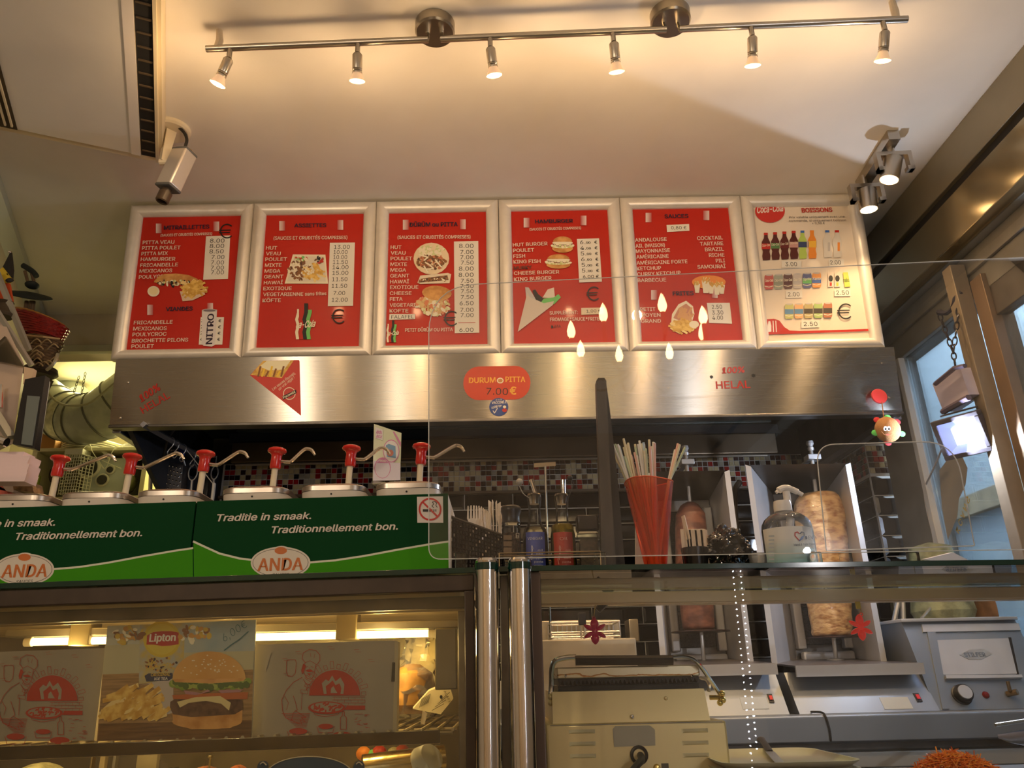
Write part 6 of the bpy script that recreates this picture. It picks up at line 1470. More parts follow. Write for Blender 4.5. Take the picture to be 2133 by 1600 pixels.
# ------------------------------------------------------------------ sauce dispensers on the glass
Zg = SLAB1+.001
GD = mat('box_dark_green',(.002,.042,.011),.6,spec=.08); GL = mat('box_light_green',(.045,.24,.008),.6,spec=.08)
YB = 1.74
zbt = P(535,1040,YB).z+TL_*.55
for k, (xa, xb, lab) in enumerate(((405,936,'right dark green sauce carton with the no-smoking sticker'),(-122,404,'left dark green sauce carton cut off by the left border'))):
    A_ = P(xa,1100,YB).x+.001; B_ = P(xb,1100,YB).x-.001; cx = 600 if k == 0 else 75
    t = thing('sauce_carton', lab, 'box', ((A_+B_)/2, YB+.14, Zg), 'green sauce cartons on the glass countertop')
    b = MB().rbox((A_,YB,Zg),(B_,YB+.003,zbt),.001,1); b.build('front_face', GD, t)
    MB().box((A_,YB+.003,Zg),(A_+.003,YB+.28,zbt-.002)).build('side_face', GD, t, sharp=0)
    MB().box((B_-.003,YB+.003,Zg),(B_,YB+.28,zbt-.002)).build('side_face', WHITEP if k == 0 else GD, t, sharp=0)
    MB().box((A_,YB+.277,Zg),(B_,YB+.28,zbt-.002)).build('back_face', GD, t, sharp=0)
    MB().box((A_+.003,YB+.003,Zg),(B_-.003,YB+.277,Zg+.003)).build('bottom', GD, t, sharp=0)
    S = Sheet((A_,YB,Zg), (1,0,0), (0,0,1), vmin=.0005); o_ = 0 if k == 0 else -531
    S.cur = 'green_wave'
    e = lambda x, y: (x+o_, y+(-o_)*.026-.0135*(1050-x-o_))
    crv = [(406,1128),(425,1137),(460,1153),(500,1163),(540,1168),(585,1172),(640,1172),(700,1167),(760,1158),(830,1145),(900,1133),(935,1128)]
    S.poly([e(*p) for p in crv]+[e(935,1225),e(406,1236)], GL, 1)
    S.cur = 'white_line'; S.line([e(*p) for p in crv], 4, mat('line_cream',(.62,.62,.50),.5), 2)
    S.cur = 'lettering'; LC = mat('letter_cream',(.62,.56,.48),.5)
    S.text('Traditie in smaak.', *e(452,1086), *e(650,1081), 14, LC, 3, .03, shear=.22); S.text('Traditionnellement bon.', *e(565,1111), *e(830,1103), 14, LC, 3, .03, shear=.22)
    S.cur = 'oval_logo'
    S.ell(*e(586,1172), 62, 33, LC, 3, n=36); S.ell(*e(588,1147), 18, 10, LC, 3); S.ell(*e(586,1172), 58, 29.5, mat('oval_line',(.05,.04,.03),.5), 4, n=36); S.ell(*e(586,1172), 57, 28.5, LC, 5, n=36)
    S.ell(*e(588,1150), 15, 8, LC, 6); S.ell(*e(587,1147), 13, 7.5, ORGI if False else mat('logo_orange',(.50,.13,.02),.5), 7); S.line([e(586,1160),e(596,1158),e(600,1154)], 1.5, BLACKI, 4)
    S.text('ANDA', *e(538,1189), *e(632,1187), 25, MC['logo_orange'], 8, .03); S.text('SAUCES', *e(568,1201), *e(602,1200), 6.5, BLACKI, 8, .0, shear=.2)
    S.build(t)
    if k == 0:
        S.tf = lambda x, y: (x, y-.0135*(1050-x))
        o = plate('no_smoking_sticker', S, [(871,1089),(925,1089),(925,1034),(871,1035)], .0008, mat('sticker_white',(.66,.60,.55),.5), 'square white no-smoking sticker on the right green carton', 'sticker')
        S.cur = 'red_ring'
        for a in range(0,360,12): S.line([(898+22*cos(radians(a)),1061+22*sin(radians(a))),(898+22*cos(radians(a+12)),1061+22*sin(radians(a+12)))], 3.6, REDI, 6)
        S.line([(883,1046),(913,1076)], 3.6, REDI, 7)
        S.cur = 'cigarette'; S.rect(883,1061,903,1066,BLACKI,5); S.rect(905,1061,907,1066,BLACKI,5); S.rect(909,1061,911,1066,BLACKI,5)
        S.line([(906,1058),(902,1054),(906,1050),(903,1046),(908,1045),(912,1048),(910,1053),(913,1057)], 1.5, BLACKI, 5); S.build(o); sag(o, -TL_)
    sag(t, -TL_)
ZBT = zbt; ZG0 = Zg
def pump_set(k, lidl, lidr, lidy, pxk, pyk, tipx, tipy, lab, flip):
    Yl = YB+.012; A_ = P(lidl, lidy, Yl); B_ = P(lidr, lidy, Yl); dz_ = zfall((A_.x+B_.x)/2); zbt = ZBT+dz_; Zg = ZG0+dz_; z1_ = zbt+.040; z0_ = zbt+.018
    x0_, x1_ = A_.x+.002, B_.x-.002; y0_, y1_ = Yl, Yl+.262; cx, cy = (x0_+x1_)/2, (y0_+y1_)/2
    t = thing('sauce_pump_bucket', lab, 'sauce dispenser', (cx, cy, Zg+.004), 'sauce pump buckets in the green cartons')
    def rr(z, inset, r_=.035, n=6):
        pts_ = []
        for (sx, sy, a0_) in ((1,1,0),(-1,1,90),(-1,-1,180),(1,-1,270)):
            cx_ = cx+sx*((x1_-x0_)/2-inset-r_); cy_ = cy+sy*((y1_-y0_)/2-inset-r_)
            for q in range(n+1): a_ = radians(a0_+90*q/n); pts_.append(Vector((cx_+r_*cos(a_), cy_+r_*sin(a_), z)))
        return pts_
    def loft(rings, nm, m_, close=True):
        vs = sum(rings, []); n = len(rings[0]); fs = []
        for i in range(len(rings)-1):
            for j in range(n): fs.append((i*n+j, i*n+(j+1)%n, (i+1)*n+(j+1)%n, (i+1)*n+j))
        if close: fs.append(tuple(range(n-1,-1,-1))); fs.append(tuple((len(rings)-1)*n+j for j in range(n)))
        MB().add(vs, fs).build(nm, m_, t, sharp=40)
    loft([rr(Zg+.006,.012), rr(zbt-.004,.006), rr(zbt-.003,.001), rr(z0_,.0)], 'bucket', mat('bucket_white',(.62,.56,.48),.4))
    loft([rr(z0_+.001,-.001), rr(z0_+.012,-.001), rr(z1_-.006,.004), rr(z1_-.003,.012), rr(z1_-.003,.03)], 'steel_lid', mat('lid_steel',(.46,.42,.38),.3,1.), True)
    bp_ = P((lidl+lidr)/2, lidy+8, Yl); MB().lathe([(0,0),(.0022,0),(.0022,.001),(0,.001)], Vector(((x0_+x1_)/2,y0_-.0002,(zbt+z0_)/2+.001)), 10, M=axis_m((0,-1,0))).build('rivet', BLACKM, t)
    Yk = cy; K_ = P(pxk, pyk, Yk); s_ = mpp(K_); zz0 = z1_-.003
    bt = P(pxk-6 if not flip else pxk-4, pyk+70, Yk)
    MB().cyl(Vector((K_.x-.004,Yk,zz0)), Vector((K_.x-.0015,Yk,K_.z-30*s_)), 6.3*s_, 16).build('pump_tube', mat('pump_tube_cream',(.66,.58,.42),.4), t)
    M_ = axis_m((.03,0,1)); c_ = Vector((K_.x,Yk,K_.z))
    kb_ = MB().lathe([(0,11*s_),(13*s_,10.5*s_),(18*s_,8*s_),(19.5*s_,4*s_),(18*s_,1*s_),(13*s_,-1.5*s_),(11*s_,-5*s_),(10.5*s_,-10*s_),(11.5*s_,-30*s_),(10*s_,-34*s_),(0,-34*s_)], c_, 28, M=M_).build('pump_knob', REDGLOSS, t)
    tx, ty = tipx, tipy
    n0 = P(pxk+9, pyk+17, Yk); pts_ = [n0, P(pxk+23, pyk+18.5, Yk), P(pxk+31, pyk+16, Yk), P(tx-24, ty-6, Yk), P(tx-14, ty-8.5, Yk), P(tx-6, ty-5, Yk), P(tx, ty+4, Yk)]
    MB().tube(curve(pts_, 6), [3.6*s_]*31+[3.2*s_]*3+[2.6*s_]*3, 10).build('nozzle', mat('nozzle_steel',(.72,.66,.58),.18,1.), kb_)
    return t
pumps = [(778,916,1012,878,935,967,937,'rightmost sauce pump bucket with red knob, nearest the acrylic guard'),(621,760,1019,732,939,812,942,'second sauce pump bucket from the right, its nozzle behind the leaflet stand'),
         (455,597,1024,577,944,656,944,'third sauce pump bucket from the right, first behind the no-text gap'),(276,408,1030,428,950,517,950,'third sauce pump bucket from the left, in front of the strainers'),
         (116,258,1038,275,956,383,953,'second sauce pump bucket from the left, in front of the box grater'),(-40,96,1044,125,960,241,957,'leftmost sauce pump bucket, in front of the wire basket')]
pumps[2] = pumps[2][:7]+('third sauce pump bucket from the right, at the left end of the mosaic strip',)
for k, p_ in enumerate(pumps): pump_set(k, p_[0], p_[1], p_[2], p_[3], p_[4], p_[5], p_[6], p_[7], False)
# leaflet stand between the last two buckets
YL = 1.93
o = slab_px('leaflet_stand', [(776,1009),(833,1000),(836,902),(779,883)], YL, .004, mat('leaflet_pale',(.62,.66,.45),.35,coat=.3), 'upright clear stand with a pale green and pink kids menu leaflet', 'leaflet stand')
S = Sheet(P(800,980,YL-.0004), (1,0,0), (0,0,1)); S.cur = 'leaflet_print'; PK = mat('print_pink',(.62,.22,.42),.4); LP = mat('print_lilac',(.66,.62,.72),.4)
S.poly([(778,960),(834,965),(834,1000),(777,1008)], LP, 1); S.ell(815,940,17,24,PK,2); S.ell(815,940,15.5,22,mat('print_white',(.72,.70,.68),.4),3); S.poly([(804,928),(810,925),(824,930),(825,955),(806,952)], mat('print_bag_blue',(.16,.32,.50),.4), 4); S.ell(813,944,7,7,mat('print_bag_red',(.45,.15,.10),.4),5)
S.ell(797,975,17,22,PK,3); S.ell(797,976,15.5,20,LP,4); S.poly([(785,965),(797,953),(810,965)], PK, 5); S.poly([(782,890),(798,896),(797,918),(782,913)], mat('print_white',(.72,.70,.68),.4), 3)
S.poly([(818,899),(822,900),(835,922),(835,932)], PK, 3)
S.cur = 'lettering'; S.text('kids', 784,903,795,905,7,PK,5,.04); S.text('BOX', 784,912,795,914,6,PK,5,.04); S.text('MENU', 791,962,804,963,4,WHITEI,7,.03); S.build(o)
MB().rbox(P(776,1010,YL)+Vector((0,-.02,0)), P(834,1004,YL)+Vector((0,.03,0)), .001).build('stand_foot', GLASS, o)
MB().tube([P(805,1008,YL), Vector((P(805,1008,YL).x,YL,zbt+.04))], .003, 6).build('leg', GLASS, o)
# ------------------------------------------------------------------ things on the glass, right half
def base(px_, Y): q = P(px_, 1180, Y); return Vector((q.x, Y, Zg))
# cutlery basket
Yk = 1.86
t = thing('cutlery_basket', 'black lattice basket with a slanting rim holding white plastic forks', 'basket', base(990, Yk))
LAT = mat('lattice_black',(.014,.010,.009),.35)
q4 = [P(937,1190,Yk),P(1048,1190,Yk),P(1048,1116,Yk),P(937,1076,Yk)]; q4[0].z = q4[1].z = Zg
def qp(u, v): return (q4[0]*(1-u)+q4[1]*u)*(1-v)+(q4[3]*(1-u)+q4[2]*u)*v
b = MB(); NB = 17; MBv = 13
for i in range(NB+1):
    b.tube([qp(i/NB,0), qp(i/NB,1)], .0021, 4)
for j in range(MBv+1): b.tube([qp(0,j/MBv), qp(1,j/MBv)], .0021, 4)
for i in range(NB):
    for j in range(MBv):
        if (i*7+j*5) % 4 != 0: b.hexa([qp((i+.0)/NB,(j+.0)/MBv)+Vector((0,.000,0)),qp((i+1)/NB,(j)/MBv),qp((i+1)/NB,(j)/MBv)+Vector((0,.002,0)),qp(i/NB,j/MBv)+Vector((0,.002,0)),qp(i/NB,(j+1)/MBv),qp((i+1)/NB,(j+1)/MBv),qp((i+1)/NB,(j+1)/MBv)+Vector((0,.002,0)),qp(i/NB,(j+1)/MBv)+Vector((0,.002,0))])
b.build('lattice_front', LAT, t, kind='stuff')
MB().tube([qp(0,1),qp(1,1)], .004, 6).build('rim', LAT, t)
MB().prism([p+Vector((0,.11,0)) for p in q4], (0,.003,0)).build('back_wall', LAT, t, sharp=0)
for u in (0,1): MB().hexa([qp(u,0)-Vector((.001,0,0)),qp(u,0)+Vector((.001,0,0)),qp(u,0)+Vector((.001,.11,0)),qp(u,0)+Vector((-.001,.11,0)),qp(u,1)-Vector((.001,0,0)),qp(u,1)+Vector((.001,0,0)),qp(u,1)+Vector((.001,.11,0)),qp(u,1)+Vector((-.001,.11,0))]).build('side_wall', LAT, t, sharp=0)
MB().hexa([q4[0],q4[1],q4[1]+Vector((0,.11,0)),q4[0]+Vector((0,.11,0)),q4[0]+Vector((0,0,.003)),q4[1]+Vector((0,0,.003)),q4[1]+Vector((0,.11,.003)),q4[0]+Vector((0,.11,.003))]).build('floor', LAT, t, sharp=0)
FKM = mat('fork_white',(.74,.66,.56),.4)
def fork(px_, top, Y, lean, k):
    b_ = base(px_+lean, Y); b_.z += .012; tip = P(px_, top, Y); d = tip-b_; L_ = d.length; d.normalize()
    M_ = Matrix.Translation(b_) @ Matrix((Vector((cos(k*.5),sin(k*.5),0)).cross(d).cross(d)*-1, Vector((cos(k*.5),sin(k*.5),0)).cross(d).normalized(), d)).transposed().to_4x4()
    b = MB(); w_ = .0042
    b.box((-w_,-.0012,0),(w_,.0012,L_-.055),None,M_); b.hexa([M_@Vector(v) for v in ((-w_,-.001,L_-.055),(w_,-.001,L_-.055),(w_,.001,L_-.055),(-w_,.001,L_-.055),(-.012,-.0025,L_-.032),(.012,-.0025,L_-.032),(.012,.0,L_-.032),(-.012,.0,L_-.032))])
    for j in range(4): x_ = -.0105+j*.007; b.hexa([M_@Vector(v) for v in ((x_-.0022,-.002,L_-.033),(x_+.0022,-.002,L_-.033),(x_+.0022,0,L_-.033),(x_-.0022,0,L_-.033),(x_-.001,-.003,L_),(x_+.001,-.003,L_),(x_+.001,-.001,L_),(x_-.001,-.001,L_))])
    return b
fk = [(984,1054,0),(990,1053,2),(996,1054,1),(1001,1057,2),(1006,1060,0),(1013,1062,-1),(1022,1044,2),(1028,1043,0),(1035,1045,-1),(1041,1048,-2),(1018,1068,0),(1044,1055,-2)]
for k, (px_, ty, ln) in enumerate(fk):
    bb = fork(px_, ty, Yk+.02+.008*(k % 9), ln-2, k*.37+.4); o = bb.build('plastic_fork', FKM); tag(o, ['leftmost','second from the left','third from the left','fourth from the left','fifth from the left','wide-headed front-centre','tall middle','second tall','third tall','tallest right-hand','low front','rightmost'][k]+' white plastic fork in the black lattice basket', 'fork', 'plastic forks in the lattice basket')
# pepper mill
def lathe_px(t, nm, cxpx, Y, rows, m_, n=32, zfix=True):
    """rows: (py, half width px)"""
    c_ = P(cxpx, 1150, Y); s_ = mpp(c_); pr = []
    for (py, hw) in rows:
        z = P(cxpx, py, Y).z; pr.append((hw*s_, max(z, Zg)))
    MB().lathe([(r_, z) for r_, z in pr], (c_.x, Y, 0), n).build(nm, m_, t, sharp=50)
Y_ = 1.80
t = thing('pepper_mill', 'clear pepper mill with a black top between the forks and the vinegar', 'pepper mill', base(1066,Y_))
lathe_px(t,'top',1066,Y_,[(1054,0),(1054.5,17),(1058,21.5),(1066,22),(1074,19),(1085,19),(1090,20),(1091,0)],BLACKP)
lathe_px(t,'glass_body',1066,Y_,[(1091,19),(1097,20),(1100,19),(1103,20.5),(1108,19.5),(1152,19.5),(1168,21),(1192,21),(1192,0)],GLASS)
lathe_px(t,'peppercorns',1066,Y_,[(1112,0),(1112,18),(1150,18),(1166,15),(1167,0)],mat('peppercorn',(.10,.05,.025),.7,noise=.7,nscale=220,bump=.8,bscale=300))
S = Sheet((base(1066,Y_).x,Y_-.0215,Zg),(1,0,0),(0,0,1)); S.cur='label'; 
for k in range(4): S.rect(1049,1115+k*13,1066,1125+k*13,mat('label_brown',(.16,.10,.05),.5),1)
S.line([(1075,1111),(1081,1111),(1081,1121),(1075,1121)],1,LAT if False else mat('label_line',(.5,.42,.3),.5),1,True); S.text('b',1076,1119,1080,1119,5,MC['label_line'],1,.0); S.build(t)
def oilbottle(lab, cx, Y, liquid, lh, labm, tilt, txt, sub, hasdark):
    t = thing('oil_bottle', lab, 'bottle', base(cx,Y))
    rows = [(1192,0),(1192,26),(1186,27),(1115,26),(1103,23),(1093,16),(1085,13.5),(1060,12.5),(1052,14.5),(1046,14),(1042,15.5),(1034,15.5),(1032,13)]
    lathe_px(t,'glass',cx,Y,rows,GLASS)
    lathe_px(t,'liquid',cx,Y,[(1190,0),(1190,24),(lh+3,23.5),(lh,21),(lh,0)],liquid)
    lathe_px(t,'stopper',cx,Y,[(1050,0),(1050,10),(1036,12),(1031.5,15),(1029,14),(1028,0)],mat('stopper_steel',(.45,.40,.34),.2,1.))
    a_ = P(cx+(2 if not tilt else 0),1030,Y); b_ = P(cx+tilt,999,Y)
    MB().tube([a_, b_], [.0052,.0058], 12).build('spout', CHROME, t)
    s_ = mpp(base(cx,Y)); c_ = base(cx,Y)
    # curved paper label on the front of the glass
    zt_ = P(cx,1112,Y).z; zb_ = P(cx,1181,Y).z; r_ = 26.6*s_; vs = []; fs = []
    for k in range(13):
        q = -pi/2-.85+1.7*k/12; vs += [Vector((c_.x+r_*cos(q),Y+r_*sin(q),zb_)),Vector((c_.x+r_*cos(q),Y+r_*sin(q),zt_))]
    for k in range(12): fs.append((k*2,k*2+2,k*2+3,k*2+1))
    MB().add(vs,fs).build('label', labm, t, recalc=False)
    S = Sheet((c_.x,Y-r_-.0008,Zg),(1,0,0),(0,0,1)); S.cur = 'lettering'; LW = mat('label_white',(.60,.58,.62),.5)
    S.text(txt, cx-(17 if len(txt)>3 else 8),1125, cx+(14 if len(txt)>3 else 8),1124, 6, LW if hasdark else mat('label_pink',(.62,.30,.22),.5), 1, .0)
    S.line([(cx-10,1175),(cx-12,1165),(cx-8,1150),(cx-6,1142),(cx-8,1136),(cx-9,1141),(cx-7,1152),(cx-9,1166)],1.2,LW if hasdark else MC['label_pink'],1)
    for k, w_ in enumerate(sub): S.text(w_, cx+15-len(w_)*3.6,1148+k*8, cx+15,1148+k*8, 4.2, LW if hasdark else MC['label_pink'],1,.0)
    S.build(t)
    return t
o1 = oilbottle('vinegar bottle with blue label and slanted steel spout', 1116, 1.84, clear('vinegar',(.85,.80,.70),.4), 1100, mat('label_blue',(.06,.09,.36),.5), -10, 'VINEGAR', ['oil','salt','pepper','pasta','sugar','tea'], True)
o2 = oilbottle('oil bottle with red label beside the vinegar bottle', 1174, 1.84, mat('olive_oil',(.30,.22,.01),.08,trans=.7,ior=1.47,coat=.3), 1093, mat('label_red',(.42,.04,.02),.5), -1, 'Oil', ['oil','pepper','salt','pasta','tea'], False)
MB().tube(curve([P(1180,1046,1.83),P(1190,1020,1.82),P(1194,1005,1.82),P(1186,994,1.82)],5), .0012, 5).build('cap_string', BLACKP, o2); MB().ball(P(1187,995,1.82), .007, None, 10).build('cap', BLACKP, o2)
MB().tube(curve([P(1104,1038,1.83),P(1090,1028,1.82),P(1082,1012,1.82)],5), .0012, 5).build('cap_string', mat('string_clear',(.4,.38,.33),.4), o1); MB().ball(P(1082,1004,1.82), .009, None, 10).build('cap', mat('cap_clear',(.35,.33,.30),.3), o1)
# small square jar
Yj = 1.84
t = thing('square_jar', 'small square glass shaker with a dark lid right of the oil bottle', 'jar', base(1225,Yj))
a_ = P(1206,1190,Yj); c_ = P(1246,1108,Yj); MB().rbox((a_.x,Yj-.02,Zg),(c_.x,Yj+.02,c_.z),.004,2).build('glass', GLASS, t)
MB().rbox((a_.x+.004,Yj-.016,Zg+.003),(c_.x-.004,Yj+.016,P(1225,1125,Yj).z),.003).build('spice', mat('spice_brown',(.09,.06,.03),.7,noise=.5,nscale=150), t)
MB().rbox((a_.x-.001,Yj-.021,c_.z+.0005),(c_.x+.001,Yj+.021,P(1225,1074,Yj).z),.006,3).build('lid', mat('lid_black_clear',(.012,.010,.010),.15), t)
# wire condiment rack
t = thing('condiment_rack', 'gold wire rack rail around the mill, bottles and jar', 'rack', base(1150,1.78))
GW = mat('wire_gold',(.55,.42,.24),.3,1.)
xa = P(1040,1150,1.77).x; xb = P(1250,1150,1.77).x
for z_ in (P(1150,1150,1.77).z, P(1150,1156,1.77).z): MB().tube([(xa,1.77,z_),(xb,1.77,z_),(xb,1.90,z_),(xa,1.90,z_)], .0017, 6, closed=True).build('wire', GW, t)
for x_ in (xa,xb): 
    for y_ in (1.77,1.90): MB().cyl((x_,y_,Zg),(x_,y_,P(1150,1150,1.77).z), .0017, 6).build('upright', GW, t)
# dark wooden post
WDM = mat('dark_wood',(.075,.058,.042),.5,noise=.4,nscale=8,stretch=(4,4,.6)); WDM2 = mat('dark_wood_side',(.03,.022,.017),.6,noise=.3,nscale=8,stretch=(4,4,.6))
t = thing('wooden_board', 'tall tapering dark wooden board standing on the counter glass', 'board', base(1272,1.80))
f_ = [P(1256,1189,1.80),P(1286,1189,1.80),P(1264,790,1.80),P(1258,785,1.80),P(1246,785,1.80),P(1241,790,1.80)]; f_[0].z = f_[1].z = Zg
bk = [p+Vector((.028 if i in (0,1) else .006,.05,0)) for i, p in enumerate(f_)]
MB().prism([P(x_,y_,1.80) if y_ < 1180 else Vector((P(x_,y_,1.80).x,1.80,Zg)) for x_,y_ in [(1254,1189),(1284,1189),(1272,1000),(1265,850),(1263,792),(1259,786),(1246,786),(1242,792),(1244,850),(1249,1000)]], (.0,.03,0)).build('front_board', WDM, t, sharp=30)
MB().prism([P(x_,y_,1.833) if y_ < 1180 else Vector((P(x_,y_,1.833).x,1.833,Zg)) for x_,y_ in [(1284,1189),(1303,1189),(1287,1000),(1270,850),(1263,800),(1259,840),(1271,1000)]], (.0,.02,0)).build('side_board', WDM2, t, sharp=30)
# straw cone
Ys = 1.86
t = thing('straw_cone', 'translucent orange-red plastic cone on the counter glass', 'cone holder', base(1370,Ys))
cT = P(1351,1003,Ys); s_ = mpp(cT); cB = base(1366,Ys)
vs = []; fs = []; n = 36; K = 14
for j in range(K+1):
    f2 = j/K; c_ = cB.lerp(Vector((cT.x,Ys,cT.z)), f2); r_ = (18+(50-18)*f2)*s_
    for k in range(n):
        q = 2*pi*k/n; rr_ = r_*(1+.012*cos(q*9+j)); vs.append(c_+Vector((rr_*cos(q),rr_*sin(q),.004*sin(q*2)*(f2))))
for j in range(K):
    for k in range(n): fs.append((j*n+k,j*n+(k+1)%n,(j+1)*n+(k+1)%n,(j+1)*n+k))
fs.append(tuple(range(n)))
CONE = bpy.data.materials.new('cone_translucent'); CONE.use_nodes = True; nt = CONE.node_tree; bs = nt.nodes['Principled BSDF']
bs.inputs['Base Color'].default_value = (.62,.055,.012,1); bs.inputs['Roughness'].default_value = .22
tr_ = nt.nodes.new('ShaderNodeBsdfTransparent'); tr_.inputs[0].default_value = (.95,.30,.14,1); mx = nt.nodes.new('ShaderNodeMixShader'); mx.inputs[0].default_value = .38
nt.links.new(tr_.outputs[0], mx.inputs[1]); nt.links.new(bs.outputs[0], mx.inputs[2]); nt.links.new(mx.outputs[0], nt.nodes['Material Output'].inputs[0])
MB().add(vs,fs).build('cone', CONE, t, sharp=60)
MB().tube([Vector((cT.x+50*s_*cos(q),Ys+50*s_*sin(q),cT.z+.004*sin(q*2))) for q in [2*pi*k/36 for k in range(36)]], .0016, 6, closed=True).build('rim', mat('cone_rim',(.66,.09,.03),.2), t)
rs = random.Random(9)
SC_ = [mat('straw_'+n_, c_, .35) for n_, c_ in (('cream',(.66,.60,.42)),('white',(.72,.70,.64)),('green',(.42,.52,.36)),('blue',(.42,.55,.66)),('pink',(.72,.42,.36)))]
def straw(i, tx, ty, m_, yo):
    tip = P(tx, ty, Ys+yo); b_ = cB+Vector((rs.uniform(-.009,.009),rs.uniform(-.009,.009),.012)); 
    # keep within the cone mouth
    f2 = (cT.z-b_.z)/(tip.z-b_.z) if tip.z > cT.z else 1; c_ = b_.lerp(tip, f2); off = Vector((c_.x-cT.x, c_.y-Ys, 0))
    pts_ = [b_, tip]
    if off.length > 45*s_: e_ = Vector((cT.x,Ys,cT.z))+off.normalized()*44*s_; pts_ = [b_, e_, tip]
    o = MB().tube(pts_, .0030, 8).build('drinking_straw', m_); cn_ = {'straw_cream':'cream','straw_white':'white','straw_green':'pale green','straw_blue':'pale blue','straw_pink':'pink'}[m_.name]; tag(o, 'thin '+cn_+' drinking straw standing in the orange-red cone', 'straw', cn_+' straws in the orange-red cone')
for i in range(36):
    tx = rs.uniform(1280,1372); straw(i, tx, rs.uniform(918,950)-(6 if rs.random() < .2 else 0), SC_[[0,1,2,0,3,0,1,4][i % 8]], rs.uniform(-.03,.05))
for tx, ty, c_ in ((1276,924,1),(1281,940,0),(1340,920,3),(1352,914,0),(1358,928,0),(1412,922,4),(1416,924,0),(1427,930,2),(1308,921,0),(1406,935,1)): straw(0, tx, ty, SC_[c_], rs.uniform(-.02,.03))
# white sleeve behind the cone
o = MB().prism([P(1322,1150,1.93)+Vector((0,0,-.035)),P(1346,1150,1.93)+Vector((0,0,-.035)),P(1340,1085,1.93),P(1324,1085,1.93)], (0,.01,0)).build('white_card', WHITEP); tag(o, 'narrow white card standing behind the orange-red cone', 'card')
# cup of toothpicks and crumpled black bag
Yc_ = 1.84
t = thing('black_cup', 'short black cup left of the crumpled black bag', 'cup', base(1450,Yc_)); c_ = base(1450,Yc_); s_ = mpp(c_)
MB().lathe([(0,.001),(24*s_,.001),(28*s_,P(1450,1139,Yc_).z-Zg),(26*s_,P(1450,1139,Yc_).z-Zg),(22*s_,.004),(0,.004)], c_, 28).build('body', mat('cup_black',(.010,.009,.009),.15), t)
WPK = mat('stirrer_wood',(.74,.58,.42),.6)
for k in range(24):
    x_ = 1424+k*2.0; o = MB().rbox(P(x_,1176,Yc_+.01*(k%3))+Vector((0,0,0)), P(x_+2.1,1100+(k%4)*.8-k*.05,Yc_+.002+.01*(k%3)), .0003, 1).build('wooden_stirrer', WPK); tag(o, 'flat wooden stirrer in the level front row of the black cup', 'stirrer', 'wooden stirrers in the black cup')
for k, (x0_,y0_,x1_,y1_) in enumerate(((1430,1102,1421,1073),(1436,1100,1424,1071))):
    o = MB().tube([P(x0_,y0_+20,Yc_),P(x1_,y1_,Yc_)], .0028, 4).build('wooden_stirrer', WPK); tag(o, 'flat wooden stirrer rising above the others in the black cup', 'stirrer', 'taller stirrers in the black cup')
from mathutils import noise as NZ
bm = bmesh.new(); bmesh.ops.create_icosphere(bm, subdivisions=5, radius=1)
bc = P(1510,1140,1.86); s_ = mpp(bc)
for v in bm.verts:
    c0 = v.co.copy(); d_ = 1+.28*NZ.noise(c0*2.2)+.16*abs(NZ.noise(c0*5.5))+.07*NZ.noise(c0*13)
    v.co = Vector((c0.x*48*s_*d_*(1-.28*max(0,c0.z)), c0.y*.05*d_, c0.z*44*s_*d_))
T_ = Matrix.Translation(bc+Vector((.002,0,-.0)))
b = MB(); b.bm(bm, None, T_); 
for v in b.v: v.z = max(v.z, Zg)
o = b.build('crumpled_bag', mat('black_film',(.008,.007,.007),.10,coat=.8), sharp=15); tag(o, 'crumpled glossy black plastic bag beside the black cup', 'bag')
c_ = P(1580,1160,1.80); s_ = mpp(c_)
o = MB().lathe([(0,Zg+.001),(14*s_,Zg+.001),(22*s_,P(1580,1150,1.80).z),(21*s_,P(1580,1150,1.80).z),(13*s_,Zg+.004),(0,Zg+.004)], (c_.x,1.80,0), 24).build('clear_dish', clear('dish_glass',(.80,.78,.74),2.2,haze=.25)); tag(o, 'small clear ribbed dish left of the hand gel bottle', 'dish')
# hand gel bottle
Yq = 1.76
t = thing('hand_gel_bottle', 'clear pump bottle of hand gel with white pump and pale blue label', 'bottle', base(1646,Yq)); c_ = base(1646,Yq); s_ = mpp(P(1646,1100,Yq))
lathe_px(t,'bottle',1646,Yq,[(1190,0),(1190,50),(1184,52),(1100,52),(1088,50),(1078,44),(1070,34),(1065,22),(1062,18),(1058,17)],clear('bottle_plastic',(.93,.95,.97),1.4,haze=.04),36)
lathe_px(t,'gel',1646,Yq,[(1189,0),(1188,49.5),(1102,49.5),(1101,0)],clear('gel',(.86,.92,.95),.5,haze=.10),36)
lathe_px(t,'collar',1644,Yq,[(1062,0),(1062,19),(1046,18.5),(1040,17),(1039,0)],mat('pump_white',(.78,.76,.74),.3))
MB().cyl(P(1640,1042,Yq),P(1637,1020,Yq), .0085, 12).build('pump_stem', MC['pump_white'], t)
MB().tube(curve([P(1616,1022,Yq),P(1626,1015,Yq),P(1638,1013,Yq),P(1652,1017,Yq),P(1662,1022,Yq),P(1671,1027,Yq)],5), [.004]*3+[.008]*10+[.007]*7+[.005]*6, 10).build('pump_nozzle', MC['pump_white'], t)
MB().cyl(P(1646,1075,Yq),P(1644,1100,Yq), .009, 12).build('pump_piston', mat('piston',(.70,.70,.72),.3), t)
r_ = 52.6*s_; zt_ = P(0,1100,Yq).z+.002; zt_ = P(1646,1101,Yq).z; zb_ = max(P(1646,1178,Yq).z, Zg+.002)
GLB = bpy.data.materials.new('gel_label'); GLB.use_nodes = True; nt = GLB.node_tree; bs = nt.nodes['Principled BSDF']; bs.inputs['Roughness'].default_value = .4
tcx = nt.nodes.new('ShaderNodeTexCoord'); sp = nt.nodes.new('ShaderNodeSeparateXYZ'); rp = nt.nodes.new('ShaderNodeValToRGB')
